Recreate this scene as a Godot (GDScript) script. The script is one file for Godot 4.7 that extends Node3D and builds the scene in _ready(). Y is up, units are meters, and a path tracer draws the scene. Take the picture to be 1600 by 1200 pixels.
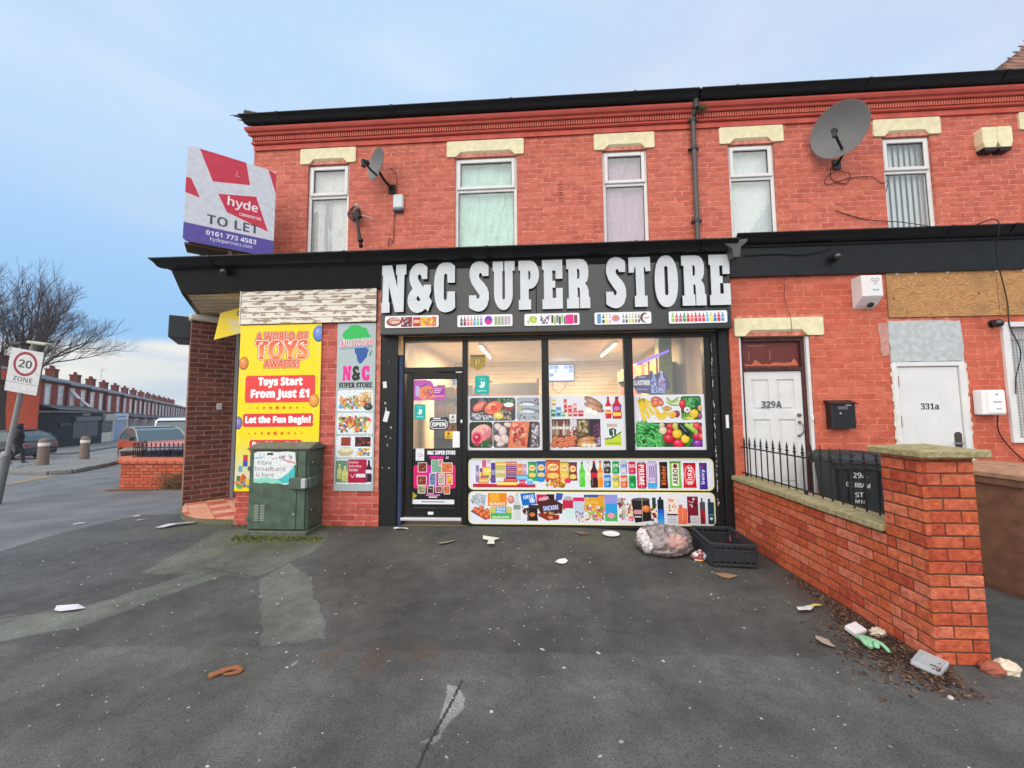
extends Node3D
# A brick corner shop with flats above, its forecourt and the side street beyond it.

var rng := RandomNumberGenerator.new()
var mats := {}
var texs := {}
var text_cache := {}
var sans_bold: SystemFont
var sans: SystemFont
var serif_bold: SystemFont
const EYE := Vector3(0, 1.54, 4.9)

# ---------- naming ----------
func tag(o: Node3D, label: String, category: String, group := "", kind := "") -> Node3D:
	o.set_meta("label", label)
	o.set_meta("category", category)
	if group != "":
		o.set_meta("group", group)
	if kind != "":
		o.set_meta("kind", kind)
	return o

func base(called: String, label: String, category: String, at := Vector3.ZERO, turn := 0.0, group := "") -> Node3D:
	var o := Node3D.new()
	o.name = called
	add_child(o, true)
	o.position = at
	o.rotation.y = turn
	return tag(o, label, category, group)

func sub(called: String, parent: Node3D, at := Vector3.ZERO) -> Node3D:
	var o := Node3D.new()
	o.name = called
	parent.add_child(o, true)
	o.position = at
	return o

func put(called: String, mesh: Mesh, mat: Material, parent: Node3D = null, xf := Transform3D()) -> MeshInstance3D:
	var o := MeshInstance3D.new()
	o.name = called
	o.mesh = mesh
	if mat:
		o.material_override = mat
	o.transform = xf
	(parent if parent else self).add_child(o, true)
	return o

func obj(called: String, st: SurfaceTool, mat: Material, parent: Node3D = null) -> MeshInstance3D:
	return put(called, st.commit(), mat, parent)

func structure(called: String, st: SurfaceTool, mat: Material, label: String, category: String) -> MeshInstance3D:
	var o := obj(called, st, mat)
	tag(o, label, category, "", "structure")
	return o

# ---------- geometry ----------
func mb() -> SurfaceTool:
	var st := SurfaceTool.new()
	st.begin(Mesh.PRIMITIVE_TRIANGLES)
	st.set_uv(Vector2.ZERO)
	st.set_color(Color.WHITE)
	return st

func tri(st: SurfaceTool, a: Vector3, b: Vector3, c: Vector3) -> void:
	st.set_normal((b - a).cross(c - a).normalized())
	st.add_vertex(a)
	st.add_vertex(c)
	st.add_vertex(b)

func quad(st: SurfaceTool, a: Vector3, b: Vector3, c: Vector3, d: Vector3) -> void:
	tri(st, a, b, c)
	tri(st, a, c, d)

func quad_uv(st: SurfaceTool, a: Vector3, b: Vector3, c: Vector3, d: Vector3, r := Rect2(0, 0, 1, 1)) -> void:
	st.set_normal((b - a).cross(c - a).normalized())
	var p := [a, c, b, a, d, c]
	var u := [Vector2(r.position.x, r.end.y), Vector2(r.end.x, r.position.y), r.end, Vector2(r.position.x, r.end.y), r.position, Vector2(r.end.x, r.position.y)]
	for i in 6:
		st.set_uv(u[i])
		st.add_vertex(p[i])

func bx(st: SurfaceTool, c: Vector3, s: Vector3, b := Basis(), ch := 0.0) -> void:
	var h := s / 2
	if ch <= 0.0:
		var v := []
		for i in 8:
			v.append(c + b * Vector3(h.x if i & 1 else -h.x, h.y if i & 2 else -h.y, h.z if i & 4 else -h.z))
		for f in [[4, 5, 7, 6], [1, 0, 2, 3], [5, 1, 3, 7], [0, 4, 6, 2], [6, 7, 3, 2], [0, 1, 5, 4]]:
			quad(st, v[f[0]], v[f[1]], v[f[2]], v[f[3]])
		return
	# chamfered: one inset face per side, a strip along each edge, a triangle on each corner
	var p := func(sx: float, sy: float, sz: float, ax: int) -> Vector3:
		var q := Vector3(sx * (h.x - (0.0 if ax == 0 else ch)), sy * (h.y - (0.0 if ax == 1 else ch)), sz * (h.z - (0.0 if ax == 2 else ch)))
		return c + b * q
	for s1 in [-1.0, 1.0]:
		var q := [p.call(s1, -1, -1, 0), p.call(s1, 1, -1, 0), p.call(s1, 1, 1, 0), p.call(s1, -1, 1, 0)]
		if s1 < 0: q.reverse()
		quad(st, q[0], q[1], q[2], q[3])
		q = [p.call(-1, s1, -1, 1), p.call(-1, s1, 1, 1), p.call(1, s1, 1, 1), p.call(1, s1, -1, 1)]
		if s1 < 0: q.reverse()
		quad(st, q[0], q[1], q[2], q[3])
		q = [p.call(-1, -1, s1, 2), p.call(1, -1, s1, 2), p.call(1, 1, s1, 2), p.call(-1, 1, s1, 2)]
		if s1 < 0: q.reverse()
		quad(st, q[0], q[1], q[2], q[3])
		for s2 in [-1.0, 1.0]:
			var e := [p.call(s1, s2, -1, 0), p.call(s1, s2, 1, 0), p.call(s1, s2, 1, 1), p.call(s1, s2, -1, 1)]
			if s1 * s2 > 0: e.reverse()
			quad(st, e[0], e[1], e[2], e[3])
			e = [p.call(s1, -1, s2, 0), p.call(s1, 1, s2, 0), p.call(s1, 1, s2, 2), p.call(s1, -1, s2, 2)]
			if s1 * s2 < 0: e.reverse()
			quad(st, e[0], e[1], e[2], e[3])
			e = [p.call(-1, s1, s2, 1), p.call(1, s1, s2, 1), p.call(1, s1, s2, 2), p.call(-1, s1, s2, 2)]
			if s1 * s2 > 0: e.reverse()
			quad(st, e[0], e[1], e[2], e[3])
			for s3 in [-1.0, 1.0]:
				var t := [p.call(s1, s2, s3, 0), p.call(s1, s2, s3, 1), p.call(s1, s2, s3, 2)]
				if s1 * s2 * s3 < 0: t.reverse()
				tri(st, t[0], t[1], t[2])

func span(st: SurfaceTool, x0: float, x1: float, y0: float, y1: float, z0: float, z1: float, ch := 0.0) -> void:
	bx(st, Vector3(x0 + x1, y0 + y1, z0 + z1) / 2, Vector3(absf(x1 - x0), absf(y1 - y0), absf(z1 - z0)), Basis(), ch)

func frame_of(d: Vector3) -> Basis:
	var up := Vector3.UP if absf(d.y) < 0.95 else Vector3.RIGHT
	var x := up.cross(d).normalized()
	return Basis(x, d.cross(x), d)

func tube(st: SurfaceTool, pts: Array, r, n := 8, caps := true) -> void:
	var rings := []
	for i in pts.size():
		var d: Vector3 = (pts[mini(i + 1, pts.size() - 1)] - pts[maxi(i - 1, 0)]).normalized()
		var f := frame_of(d)
		var rr: float = r[i] if r is Array else r
		var ring := []
		for k in n:
			var a := TAU * k / n
			ring.append([pts[i] + (f.x * cos(a) + f.y * sin(a)) * rr, f.x * cos(a) + f.y * sin(a)])
		rings.append(ring)
	for i in rings.size() - 1:
		for k in n:
			var a = rings[i][k]
			var b = rings[i][(k + 1) % n]
			var c = rings[i + 1][(k + 1) % n]
			var d = rings[i + 1][k]
			for v in [a, c, b, a, d, c]:
				st.set_normal(v[1])
				st.add_vertex(v[0])
	if caps:
		for e in [[0, -1.0], [rings.size() - 1, 1.0]]:
			var ring: Array = rings[e[0]]
			var o: Vector3 = pts[e[0]]
			for k in n:
				if e[1] > 0:
					tri(st, o, ring[k][0], ring[(k + 1) % n][0])
				else:
					tri(st, o, ring[(k + 1) % n][0], ring[k][0])

func curve(pts: Array, per := 6) -> Array:
	var out := []
	for i in pts.size() - 1:
		var a: Vector3 = pts[maxi(i - 1, 0)]
		var b: Vector3 = pts[i]
		var c: Vector3 = pts[i + 1]
		var d: Vector3 = pts[mini(i + 2, pts.size() - 1)]
		for k in per:
			out.append(b.cubic_interpolate(c, a, d, float(k) / per))
	out.append(pts[-1])
	return out

func lathe(st: SurfaceTool, prof: Array, n := 24, xf := Transform3D()) -> void:
	var nor := []
	for i in prof.size():
		var t: Vector2 = prof[mini(i + 1, prof.size() - 1)] - prof[maxi(i - 1, 0)]
		nor.append(Vector2(t.y, -t.x).normalized())
	for i in prof.size() - 1:
		for k in n:
			var v := []
			for q in [[i, k], [i + 1, k + 1], [i + 1, k], [i, k], [i, k + 1], [i + 1, k + 1]]:
				var a: float = TAU * q[1] / n
				v.append([Vector3(cos(a) * prof[q[0]].x, prof[q[0]].y, sin(a) * prof[q[0]].x), Vector3(cos(a) * nor[q[0]].x, nor[q[0]].y, sin(a) * nor[q[0]].x)])
			for w in v:
				st.set_normal((xf.basis * w[1]).normalized())
				st.add_vertex(xf * w[0])

func ccw(poly: PackedVector2Array) -> PackedVector2Array:
	var p := poly.duplicate()
	if Geometry2D.is_polygon_clockwise(p):
		p.reverse()
	return p

# a 2D outline (x right, y up) given thickness along z; front face at z1 with uv over its bounding box
func prism(st: SurfaceTool, poly: PackedVector2Array, z0: float, z1: float, xf := Transform3D(), sides := true, faces := true) -> void:
	var p := ccw(poly)
	var r := Rect2(p[0], Vector2.ZERO)
	for v in p:
		r = r.expand(v)
	if faces:
		var t := Geometry2D.triangulate_polygon(p)
		for i in range(0, t.size(), 3):
			var q := [p[t[i]], p[t[i + 1]], p[t[i + 2]]]
			if (q[1] - q[0]).cross(q[2] - q[0]) < 0:
				q = [q[0], q[2], q[1]]
			for w in [[z1, [0, 2, 1], 1.0], [z0, [0, 1, 2], -1.0]]:
				st.set_normal((xf.basis * Vector3(0, 0, w[2])).normalized())
				for k in w[1]:
					st.set_uv(Vector2((q[k].x - r.position.x) / r.size.x, 1.0 - (q[k].y - r.position.y) / r.size.y))
					st.add_vertex(xf * Vector3(q[k].x, q[k].y, w[0]))
	if sides:
		for i in p.size():
			var a := p[i]
			var b := p[(i + 1) % p.size()]
			quad(st, xf * Vector3(a.x, a.y, z0), xf * Vector3(b.x, b.y, z0), xf * Vector3(b.x, b.y, z1), xf * Vector3(a.x, a.y, z1))

func rrect(w: float, h: float, r: float, c := Vector2.ZERO, n := 5) -> PackedVector2Array:
	var p := PackedVector2Array()
	for q in [[1, 1, 0.0], [-1, 1, 0.25], [-1, -1, 0.5], [1, -1, 0.75]]:
		for k in n + 1:
			var a: float = TAU * (q[2] + 0.25 * k / n)
			p.append(c + Vector2(q[0] * (w / 2 - r) + cos(a) * r, q[1] * (h / 2 - r) + sin(a) * r))
	return p

# a profile in (z, y) run along x from x0 to x1; the ends may shear with z
func run_x(st: SurfaceTool, prof: PackedVector2Array, x0: float, x1: float, k0 := 0.0, zref := 0.0) -> void:
	var p := prof
	var n := p.size()
	for i in n:
		var a := p[i]
		var b := p[(i + 1) % n]
		var ax := x0 - (a.x - zref) * k0
		var bx_ := x0 - (b.x - zref) * k0
		quad(st, Vector3(ax, a.y, a.x), Vector3(x1, a.y, a.x), Vector3(x1, b.y, b.x), Vector3(bx_, b.y, b.x))
	var t := Geometry2D.triangulate_polygon(p)
	for i in range(0, t.size(), 3):
		for e in [[x1, 0.0], [x0, k0]]:
			var v := []
			for k in 3:
				var q := p[t[i + k]]
				v.append(Vector3(e[0] - (q.x - zref) * e[1], q.y, q.x))
			tri(st, v[0], v[1], v[2])

func bumpy(st: SurfaceTool, c: Vector3, r: Vector3, amp: float, freq: float, sd: int, nu := 28, nv := 16, flat_y := -1e9, cols := []) -> void:
	var nz := FastNoiseLite.new()
	nz.seed = sd
	nz.frequency = freq
	nz.fractal_octaves = 4
	var p := func(i: int, j: int) -> Vector3:
		var a := TAU * (i % nu) / nu
		var b := PI * j / nv
		var d := Vector3(sin(b) * cos(a), cos(b), sin(b) * sin(a))
		var k := 1.0 + amp * nz.get_noise_3dv(d * 10.0)
		var v := c + d * r * k
		v.y = maxf(v.y, flat_y)
		return v
	st.set_smooth_group(0)
	for j in nv:
		for i in nu:
			var q := [p.call(i, j), p.call(i, j + 1), p.call(i + 1, j + 1), p.call(i + 1, j)]
			if cols.size():
				st.set_color(cols[absi(hash([i / 2, j / 2, sd])) % cols.size()])
			tri(st, q[0], q[2], q[1])
			tri(st, q[0], q[3], q[2])

# ---------- materials ----------
static func K(r: int, g: int, b: int, a := 255) -> Color:
	return Color8(r, g, b, a)

func noise_tex(key: String, freq: float, lo: float, hi: float, sd := 1, oct := 4, size := 512, kind := FastNoiseLite.TYPE_SIMPLEX_SMOOTH, warm := Color(1, 1, 1)) -> NoiseTexture2D:
	if texs.has(key):
		return texs[key]
	var t := NoiseTexture2D.new()
	t.width = size
	t.height = size
	t.seamless = true
	var n := FastNoiseLite.new()
	n.seed = sd
	n.frequency = freq
	n.noise_type = kind
	n.fractal_octaves = oct
	t.noise = n
	var g := Gradient.new()
	g.set_color(0, Color(lo * warm.r, lo * warm.g, lo * warm.b))
	g.set_color(1, Color(hi, hi, hi))
	t.color_ramp = g
	texs[key] = t
	return t

func bump_tex(key: String, freq: float, strength: float, sd := 3, oct := 4, size := 512) -> NoiseTexture2D:
	if texs.has(key):
		return texs[key]
	var t := NoiseTexture2D.new()
	t.width = size
	t.height = size
	t.seamless = true
	t.as_normal_map = true
	t.bump_strength = strength
	var n := FastNoiseLite.new()
	n.seed = sd
	n.frequency = freq
	n.fractal_octaves = oct
	t.noise = n
	texs[key] = t
	return t

func flat(key: String, c: Color, rough := 0.6, spec := 0.4, metal := 0.0) -> StandardMaterial3D:
	if mats.has(key):
		return mats[key]
	var m := StandardMaterial3D.new()
	m.resource_name = key
	m.albedo_color = c
	m.roughness = rough
	m.metallic_specular = spec
	m.metallic = metal
	mats[key] = m
	return m

# colour broken up by a world-space noise, so that nothing reads as one flat tone
func worn(key: String, c: Color, rough: float, tex: Texture2D, scale: float, bump: Texture2D = null, bscale := 0.4, spec := 0.4) -> StandardMaterial3D:
	if mats.has(key):
		return mats[key]
	var m := flat(key, c, rough, spec)
	m.albedo_texture = tex
	m.uv1_triplanar = true
	m.uv1_world_triplanar = true
	m.uv1_scale = Vector3.ONE * scale
	if bump:
		m.normal_enabled = true
		m.normal_texture = bump
		m.normal_scale = bscale
	return m

func glass(key: String, a := 0.06, tint := Color(0.9, 0.95, 0.95)) -> StandardMaterial3D:
	var m := flat(key, Color(tint.r, tint.g, tint.b, a), 0.02, 0.5)
	m.transparency = BaseMaterial3D.TRANSPARENCY_ALPHA
	return m

func glow(key: String, c: Color, e: float) -> StandardMaterial3D:
	var m := flat(key, Color(0.8, 0.8, 0.8), 0.5)
	m.emission_enabled = true
	m.emission = c
	m.emission_energy_multiplier = e
	return m

func tinted(m: StandardMaterial3D) -> StandardMaterial3D:
	m.vertex_color_use_as_albedo = true
	return m

# ---------- lettering ----------
func text_tris(s: String, f: Font) -> PackedVector2Array:
	var key: String = s + f.font_names[0] + str(f.font_weight)
	if text_cache.has(key):
		return text_cache[key]
	var t := TextMesh.new()
	t.text = s
	t.font = f
	t.font_size = 64
	t.pixel_size = 0.01
	t.depth = 0.0
	t.curve_step = 2.0
	var a := t.get_mesh_arrays()
	var v: PackedVector3Array = a[Mesh.ARRAY_VERTEX]
	var ix = a[Mesh.ARRAY_INDEX]
	var out := PackedVector2Array()
	if ix != null and ix.size():
		for i in ix:
			out.append(Vector2(v[i].x, v[i].y))
	else:
		for p in v:
			out.append(Vector2(p.x, p.y))
	text_cache[key] = out
	return out

# solid lettering of its own: flat faces given a little thickness, fitted into w x h around the origin
func lettering(st: SurfaceTool, s: String, f: Font, w: float, h: float, t: float, xf := Transform3D()) -> void:
	var tr := text_tris(s, f)
	var r := Rect2(tr[0], Vector2.ZERO)
	for p in tr:
		r = r.expand(p)
	var c := r.get_center()
	var k := Vector2(w / r.size.x, h / r.size.y)
	for i in range(0, tr.size(), 3):
		var q := [(tr[i] - c) * k, (tr[i + 1] - c) * k, (tr[i + 2] - c) * k]
		if (q[1] - q[0]).cross(q[2] - q[0]) < 0:
			q = [q[0], q[2], q[1]]
		tri(st, xf * Vector3(q[0].x, q[0].y, t), xf * Vector3(q[1].x, q[1].y, t), xf * Vector3(q[2].x, q[2].y, t))
		for e in 3:
			var a: Vector2 = q[e]
			var b: Vector2 = q[(e + 1) % 3]
			quad(st, xf * Vector3(a.x, a.y, 0), xf * Vector3(b.x, b.y, 0), xf * Vector3(b.x, b.y, t), xf * Vector3(a.x, a.y, t))

# ---------- print: a small painter for posters, labels and screens ----------
class Art:
	static func K(r: int, g: int, b: int, a := 255) -> Color:
		return Color8(r, g, b, a)
	var im: Image
	var host
	var rg := RandomNumberGenerator.new()
	func _init(h, w: int, hh: int, c: Color, sd := 7):
		host = h
		im = Image.create(w, hh, false, Image.FORMAT_RGB8)
		im.fill(c)
		rg.seed = sd
	func rc(x: float, y: float, w: float, h: float, c: Color) -> void:
		im.fill_rect(Rect2i(roundi(x), roundi(y), maxi(1, roundi(w)), maxi(1, roundi(h))), c)
	func pg(p: PackedVector2Array, c: Color) -> void:
		var y0 := 1e9
		var y1 := -1e9
		for v in p:
			y0 = minf(y0, v.y)
			y1 = maxf(y1, v.y)
		for y in range(maxi(0, floori(y0)), mini(im.get_height(), ceili(y1) + 1)):
			var yy := y + 0.5
			var xs := []
			for i in p.size():
				var a := p[i]
				var b := p[(i + 1) % p.size()]
				if (a.y <= yy) != (b.y <= yy):
					xs.append(a.x + (yy - a.y) / (b.y - a.y) * (b.x - a.x))
			xs.sort()
			for i in range(0, xs.size() - 1, 2):
				var xa := roundi(xs[i])
				var xb := roundi(xs[i + 1])
				if xb > xa:
					im.fill_rect(Rect2i(xa, y, xb - xa, 1), c)
	func el(cx: float, cy: float, rx: float, ry: float, c: Color, rot := 0.0) -> void:
		var p := PackedVector2Array()
		var n := clampi(int(maxf(rx, ry)), 10, 40)
		for i in n:
			p.append(Vector2(cx, cy) + Vector2(cos(TAU * i / n) * rx, sin(TAU * i / n) * ry).rotated(rot))
		pg(p, c)
	func ball(cx: float, cy: float, rx: float, ry: float, c: Color, rot := 0.0) -> void:
		el(cx, cy, rx, ry, c.darkened(0.35), rot)
		el(cx - rx * 0.06, cy - ry * 0.08, rx * 0.88, ry * 0.86, c, rot)
		el(cx - rx * 0.16, cy - ry * 0.22, rx * 0.55, ry * 0.5, c.lightened(0.18), rot)
		el(cx - rx * 0.24, cy - ry * 0.34, rx * 0.2, ry * 0.16, c.lightened(0.5), rot)
	func rr(x: float, y: float, w: float, h: float, r: float, c: Color) -> void:
		rc(x + r, y, w - 2 * r, h, c)
		rc(x, y + r, w, h - 2 * r, c)
		for q in [[x + r, y + r], [x + w - r, y + r], [x + r, y + h - r], [x + w - r, y + h - r]]:
			el(q[0], q[1], r, r, c)
	func gr(x: float, y: float, w: float, h: float, a: Color, b: Color) -> void:
		for i in int(h):
			rc(x, y + i, w, 1, a.lerp(b, i / maxf(1, h - 1)))
	func ln(pts: Array, w: float, c: Color) -> void:
		for i in pts.size() - 1:
			var a: Vector2 = pts[i]
			var b: Vector2 = pts[i + 1]
			var n := (b - a).orthogonal().normalized() * w / 2
			pg(PackedVector2Array([a + n, b + n, b - n, a - n]), c)
			el(b.x, b.y, w / 2, w / 2, c)
	func tx(s: String, f: Font, cx: float, cy: float, w: float, h: float, c: Color, rot := 0.0, fat := 0.0, shear := 0.0) -> void:
		var tr: PackedVector2Array = host.text_tris(s, f)
		if tr.is_empty():
			return
		var r := Rect2(tr[0], Vector2.ZERO)
		for p in tr:
			r = r.expand(p)
		var m := r.get_center()
		var k := Vector2(w / r.size.x, h / r.size.y)
		var offs := [Vector2.ZERO]
		if fat > 0:
			for i in 8:
				offs.append(Vector2.from_angle(TAU * i / 8) * fat)
		for o in offs:
			for i in range(0, tr.size(), 3):
				var q := PackedVector2Array()
				for j in 3:
					var v := (tr[i + j] - m) * k
					q.append(Vector2(cx, cy) + o + Vector2(v.x + v.y * shear, -v.y).rotated(rot))
				pg(q, c)
	func star(cx: float, cy: float, r: float, c: Color) -> void:
		var p := PackedVector2Array()
		for i in 10:
			p.append(Vector2(cx, cy) + Vector2.from_angle(-PI / 2 + TAU * i / 10) * (r if i % 2 == 0 else r * 0.45))
		pg(p, c)
	func can(x: float, y: float, w: float, h: float, c: Color, word := "", wc := Color.WHITE) -> void:
		rr(x + w * 0.08, y, w * 0.84, h, w * 0.12, K(170, 172, 178))
		rr(x, y + h * 0.05, w, h * 0.9, w * 0.1, c)
		rc(x + w * 0.12, y + h * 0.1, w * 0.12, h * 0.8, c.lightened(0.25))
		rc(x + w * 0.82, y + h * 0.1, w * 0.14, h * 0.8, c.darkened(0.25))
		if word != "":
			tx(word, host.sans_bold, x + w / 2, y + h * 0.36, w * 0.86, h * 0.26, wc, -0.12)
		el(x + w * 0.5, y + h * 0.72, w * 0.24, h * 0.12, c.lightened(0.4))
	func bottle(x: float, y: float, w: float, h: float, c: Color, cap: Color, lab: Color) -> void:
		rc(x + w * 0.33, y, w * 0.34, h * 0.08, cap)
		pg(PackedVector2Array([Vector2(x + w * 0.35, y + h * 0.08), Vector2(x + w * 0.65, y + h * 0.08), Vector2(x + w * 0.72, y + h * 0.24), Vector2(x + w, y + h * 0.4), Vector2(x + w * 0.9, y + h * 0.6), Vector2(x + w, y + h * 0.78), Vector2(x + w * 0.95, y + h), Vector2(x + w * 0.05, y + h), Vector2(x, y + h * 0.78), Vector2(x + w * 0.1, y + h * 0.6), Vector2(x, y + h * 0.4), Vector2(x + w * 0.28, y + h * 0.24)]), c)
		rc(x + w * 0.16, y + h * 0.42, w * 0.14, h * 0.5, c.lightened(0.3))
		rc(x + w * 0.04, y + h * 0.44, w * 0.92, h * 0.17, lab)
	func pack(x: float, y: float, w: float, h: float, c: Color, word := "", wc := Color.WHITE, spot := Color(1, 1, 1, 0)) -> void:
		pg(PackedVector2Array([Vector2(x + w * 0.02, y), Vector2(x + w * 0.98, y), Vector2(x + w * 0.95, y + h * 0.5), Vector2(x + w, y + h), Vector2(x, y + h), Vector2(x + w * 0.05, y + h * 0.5)]), c)
		rc(x + w * 0.03, y, w * 0.94, h * 0.06, c.darkened(0.3))
		rc(x + w * 0.1, y + h * 0.1, w * 0.12, h * 0.8, c.lightened(0.22))
		if spot.a > 0:
			el(x + w * 0.5, y + h * 0.7, w * 0.34, h * 0.18, spot)
			el(x + w * 0.4, y + h * 0.74, w * 0.2, h * 0.1, spot.lightened(0.3))
		if word != "":
			tx(word, host.sans_bold, x + w / 2, y + h * 0.34, w * 0.8, h * 0.22, wc, -0.08)
	func jumble(x: float, y: float, w: float, h: float, cols: Array, n: int, smin: float, smax: float) -> void:
		for i in n:
			var s := rg.randf_range(smin, smax)
			var px := rg.randf_range(x + s, x + w - s)
			var py := rg.randf_range(y + s, y + h - s)
			var c: Color = cols[rg.randi() % cols.size()]
			c = c.lightened(rg.randf_range(0, 0.25)) if rg.randf() < 0.5 else c.darkened(rg.randf_range(0, 0.35))
			if rg.randf() < 0.5:
				el(px, py, s, s * rg.randf_range(0.5, 1.0), c, rg.randf() * PI)
			else:
				rc(px - s * 0.6, py - s * 0.8, s * 1.2, s * 1.6, c)
	func grainy(x: int, y: int, w: int, h: int, amp: float, freq: float) -> void:
		var n := FastNoiseLite.new()
		n.seed = rg.randi() % 1000
		n.frequency = freq
		n.fractal_octaves = 3
		for j in range(maxi(0, y), mini(y + h, im.get_height())):
			for i in range(maxi(0, x), mini(x + w, im.get_width())):
				var c := im.get_pixel(i, j)
				var k := 1.0 + amp * n.get_noise_2d(i, j) * 2.0
				im.set_pixel(i, j, Color(minf(1, c.r * k), minf(1, c.g * k), minf(1, c.b * k)))
	func tex() -> ImageTexture:
		return ImageTexture.create_from_image(im)

func printed(key: String, a: Art, rough := 0.35) -> StandardMaterial3D:
	var m := flat(key, Color(0.97, 0.97, 0.97), rough, 0.4)
	m.albedo_texture = a.tex()
	m.texture_repeat = false
	return m

# a thin sheet with a printed front; o is its lower left corner, facing +z unless given a basis
func sheet(called: String, o: Vector3, w: float, h: float, t: float, mat: Material, edge: Material, label: String, category: String, b := Basis(), rad := 0.0, group := "", parent: Node3D = null) -> MeshInstance3D:
	var poly := rrect(w, h, rad, Vector2(w / 2, h / 2)) if rad > 0 else PackedVector2Array([Vector2(0, 0), Vector2(w, 0), Vector2(w, h), Vector2(0, h)])
	return sheet_poly(called, poly, o, t, mat, edge, label, category, b, group, parent)

func sheet_poly(called: String, poly: PackedVector2Array, o: Vector3, t: float, mat: Material, edge: Material, label: String, category: String, b := Basis(), group := "", parent: Node3D = null) -> MeshInstance3D:
	var st := mb()
	prism(st, poly, 0, t, Transform3D(), false, true)
	var am: ArrayMesh = st.commit()
	var s2 := mb()
	prism(s2, poly, 0, t, Transform3D(), true, false)
	am = s2.commit(am)
	am.surface_set_material(0, mat)
	am.surface_set_material(1, edge)
	var mi := put(called, am, null, parent, Transform3D(b, o))
	if category != "":
		tag(mi, label, category, group)
	return mi

# ---------- brickwork ----------
# one brick: proud of the joints, edges eased; x along the wall, y up, z out of it; its back is buried
func brick_mesh(l: float, h: float, d: float, e: float) -> ArrayMesh:
	var key := "brick%d_%d_%d" % [roundi(l * 500), roundi(h * 500), roundi(d * 500)]
	if texs.has(key):
		return texs[key]
	var st := mb()
	brick_shape(st, Transform3D(), l, h, d, e)
	texs[key] = st.commit()
	return texs[key]

func brick_shape(st: SurfaceTool, xf: Transform3D, l: float, h: float, d: float, e: float) -> void:
	var a := []
	var b := []
	var c := []
	for q in [[-1, -1], [1, -1], [1, 1], [-1, 1]]:
		a.append(xf * Vector3(q[0] * l / 2, q[1] * h / 2, -d))
		b.append(xf * Vector3(q[0] * l / 2, q[1] * h / 2, -e))
		c.append(xf * Vector3(q[0] * (l / 2 - e), q[1] * (h / 2 - e), 0))
	quad(st, c[0], c[1], c[2], c[3])
	for i in 4:
		var j := (i + 1) % 4
		quad(st, b[i], b[j], c[j], c[i])
		quad(st, a[i], a[j], b[j], b[i])

# lays bricks over a wall face: o lower left corner, u along it, W x H; holes are Rect2 in (along, up)
func lay(parent: Node3D, o: Vector3, u: Vector3, W: float, H: float, course: float, pitch: float, proud: float, joint: float, holes: Array, tones: Array, merged: Material, cap: int, sd: int, start := 0.0, corner := false) -> int:
	var n := u.cross(Vector3.UP).normalized()
	var bs := Basis(u, Vector3.UP, n)
	rng.seed = sd
	var list := []
	var row := 0
	var y := 0.0
	while y < H - 0.02:
		var y1 := minf(y + course - joint, H)
		var x := -(pitch / 2 if row % 2 else 0.0) + start
		while x < W - 0.01:
			var x0 := maxf(x, 0.0)
			var x1 := minf(x + pitch - joint, W)
			var bits := [[x0, x1]]
			for r in holes:
				if r.position.y < y1 - 0.01 and r.end.y > y + 0.01:
					var nb := []
					for q in bits:
						if r.end.x <= q[0] or r.position.x >= q[1]:
							nb.append(q)
						else:
							if r.position.x - q[0] > 0.02: nb.append([q[0], r.position.x])
							if q[1] - r.end.x > 0.02: nb.append([r.end.x, q[1]])
					bits = nb
			for q in bits:
				if q[1] - q[0] > 0.02:
					var c: Vector3 = o + u * ((q[0] + q[1]) / 2) + Vector3.UP * ((y + y1) / 2)
					list.append([c, snappedf(q[1] - q[0], 0.004), snappedf(y1 - y, 0.004), c.distance_to(EYE) / sqrt(maxf(0.01, (EYE - c).normalized().dot(n)))])
			x += pitch
		y += course
		row += 1
	if cap < list.size():
		list.sort_custom(func(a, b): return a[3] / sqrt(a[1]) < b[3] / sqrt(b[1]))
	var st := mb()
	var rest := 0
	for i in list.size():
		var q: Array = list[i]
		var lift := proud + rng.randf_range(-0.0012, 0.0012)
		var xf := Transform3D(bs.rotated(u, rng.randf_range(-0.008, 0.008)).rotated(Vector3.UP, rng.randf_range(-0.004, 0.004)), q[0] + n * lift)
		var k := rng.randi() % tones.size()
		if i < cap:
			put("brick", brick_mesh(q[1], q[2], 0.03, 0.003), tones[k], parent, xf)
		else:
			var t: Color = tones[k].albedo_color.srgb_to_linear()
			st.set_color(t)
			brick_shape(st, xf, q[1], q[2], 0.03, 0.003)
			rest += 1
	if rest:
		var m := obj("brick_courses", st, merged, parent)
		m.set_meta("kind", "stuff")
	return list.size()

func ground_y(x: float, z: float) -> float:
	var s := maxf(0.0, -0.62 * (x + 4.5) - 0.78 * z)
	var y := -0.021 * s - 0.19 * (1.0 - exp(-s / 10.0))
	y += 0.09 * (1.0 - smoothstep(0.0, 1.4, z)) * (1.0 - smoothstep(0.4, 2.3, x)) * (1.0 - smoothstep(0.0, 6.0, s))
	return y

# ---------- light and sky ----------
const EXPOSURE := 2.6
const SKY_ENERGY := 0.39
const SUN_ENERGY := 0.5

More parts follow.
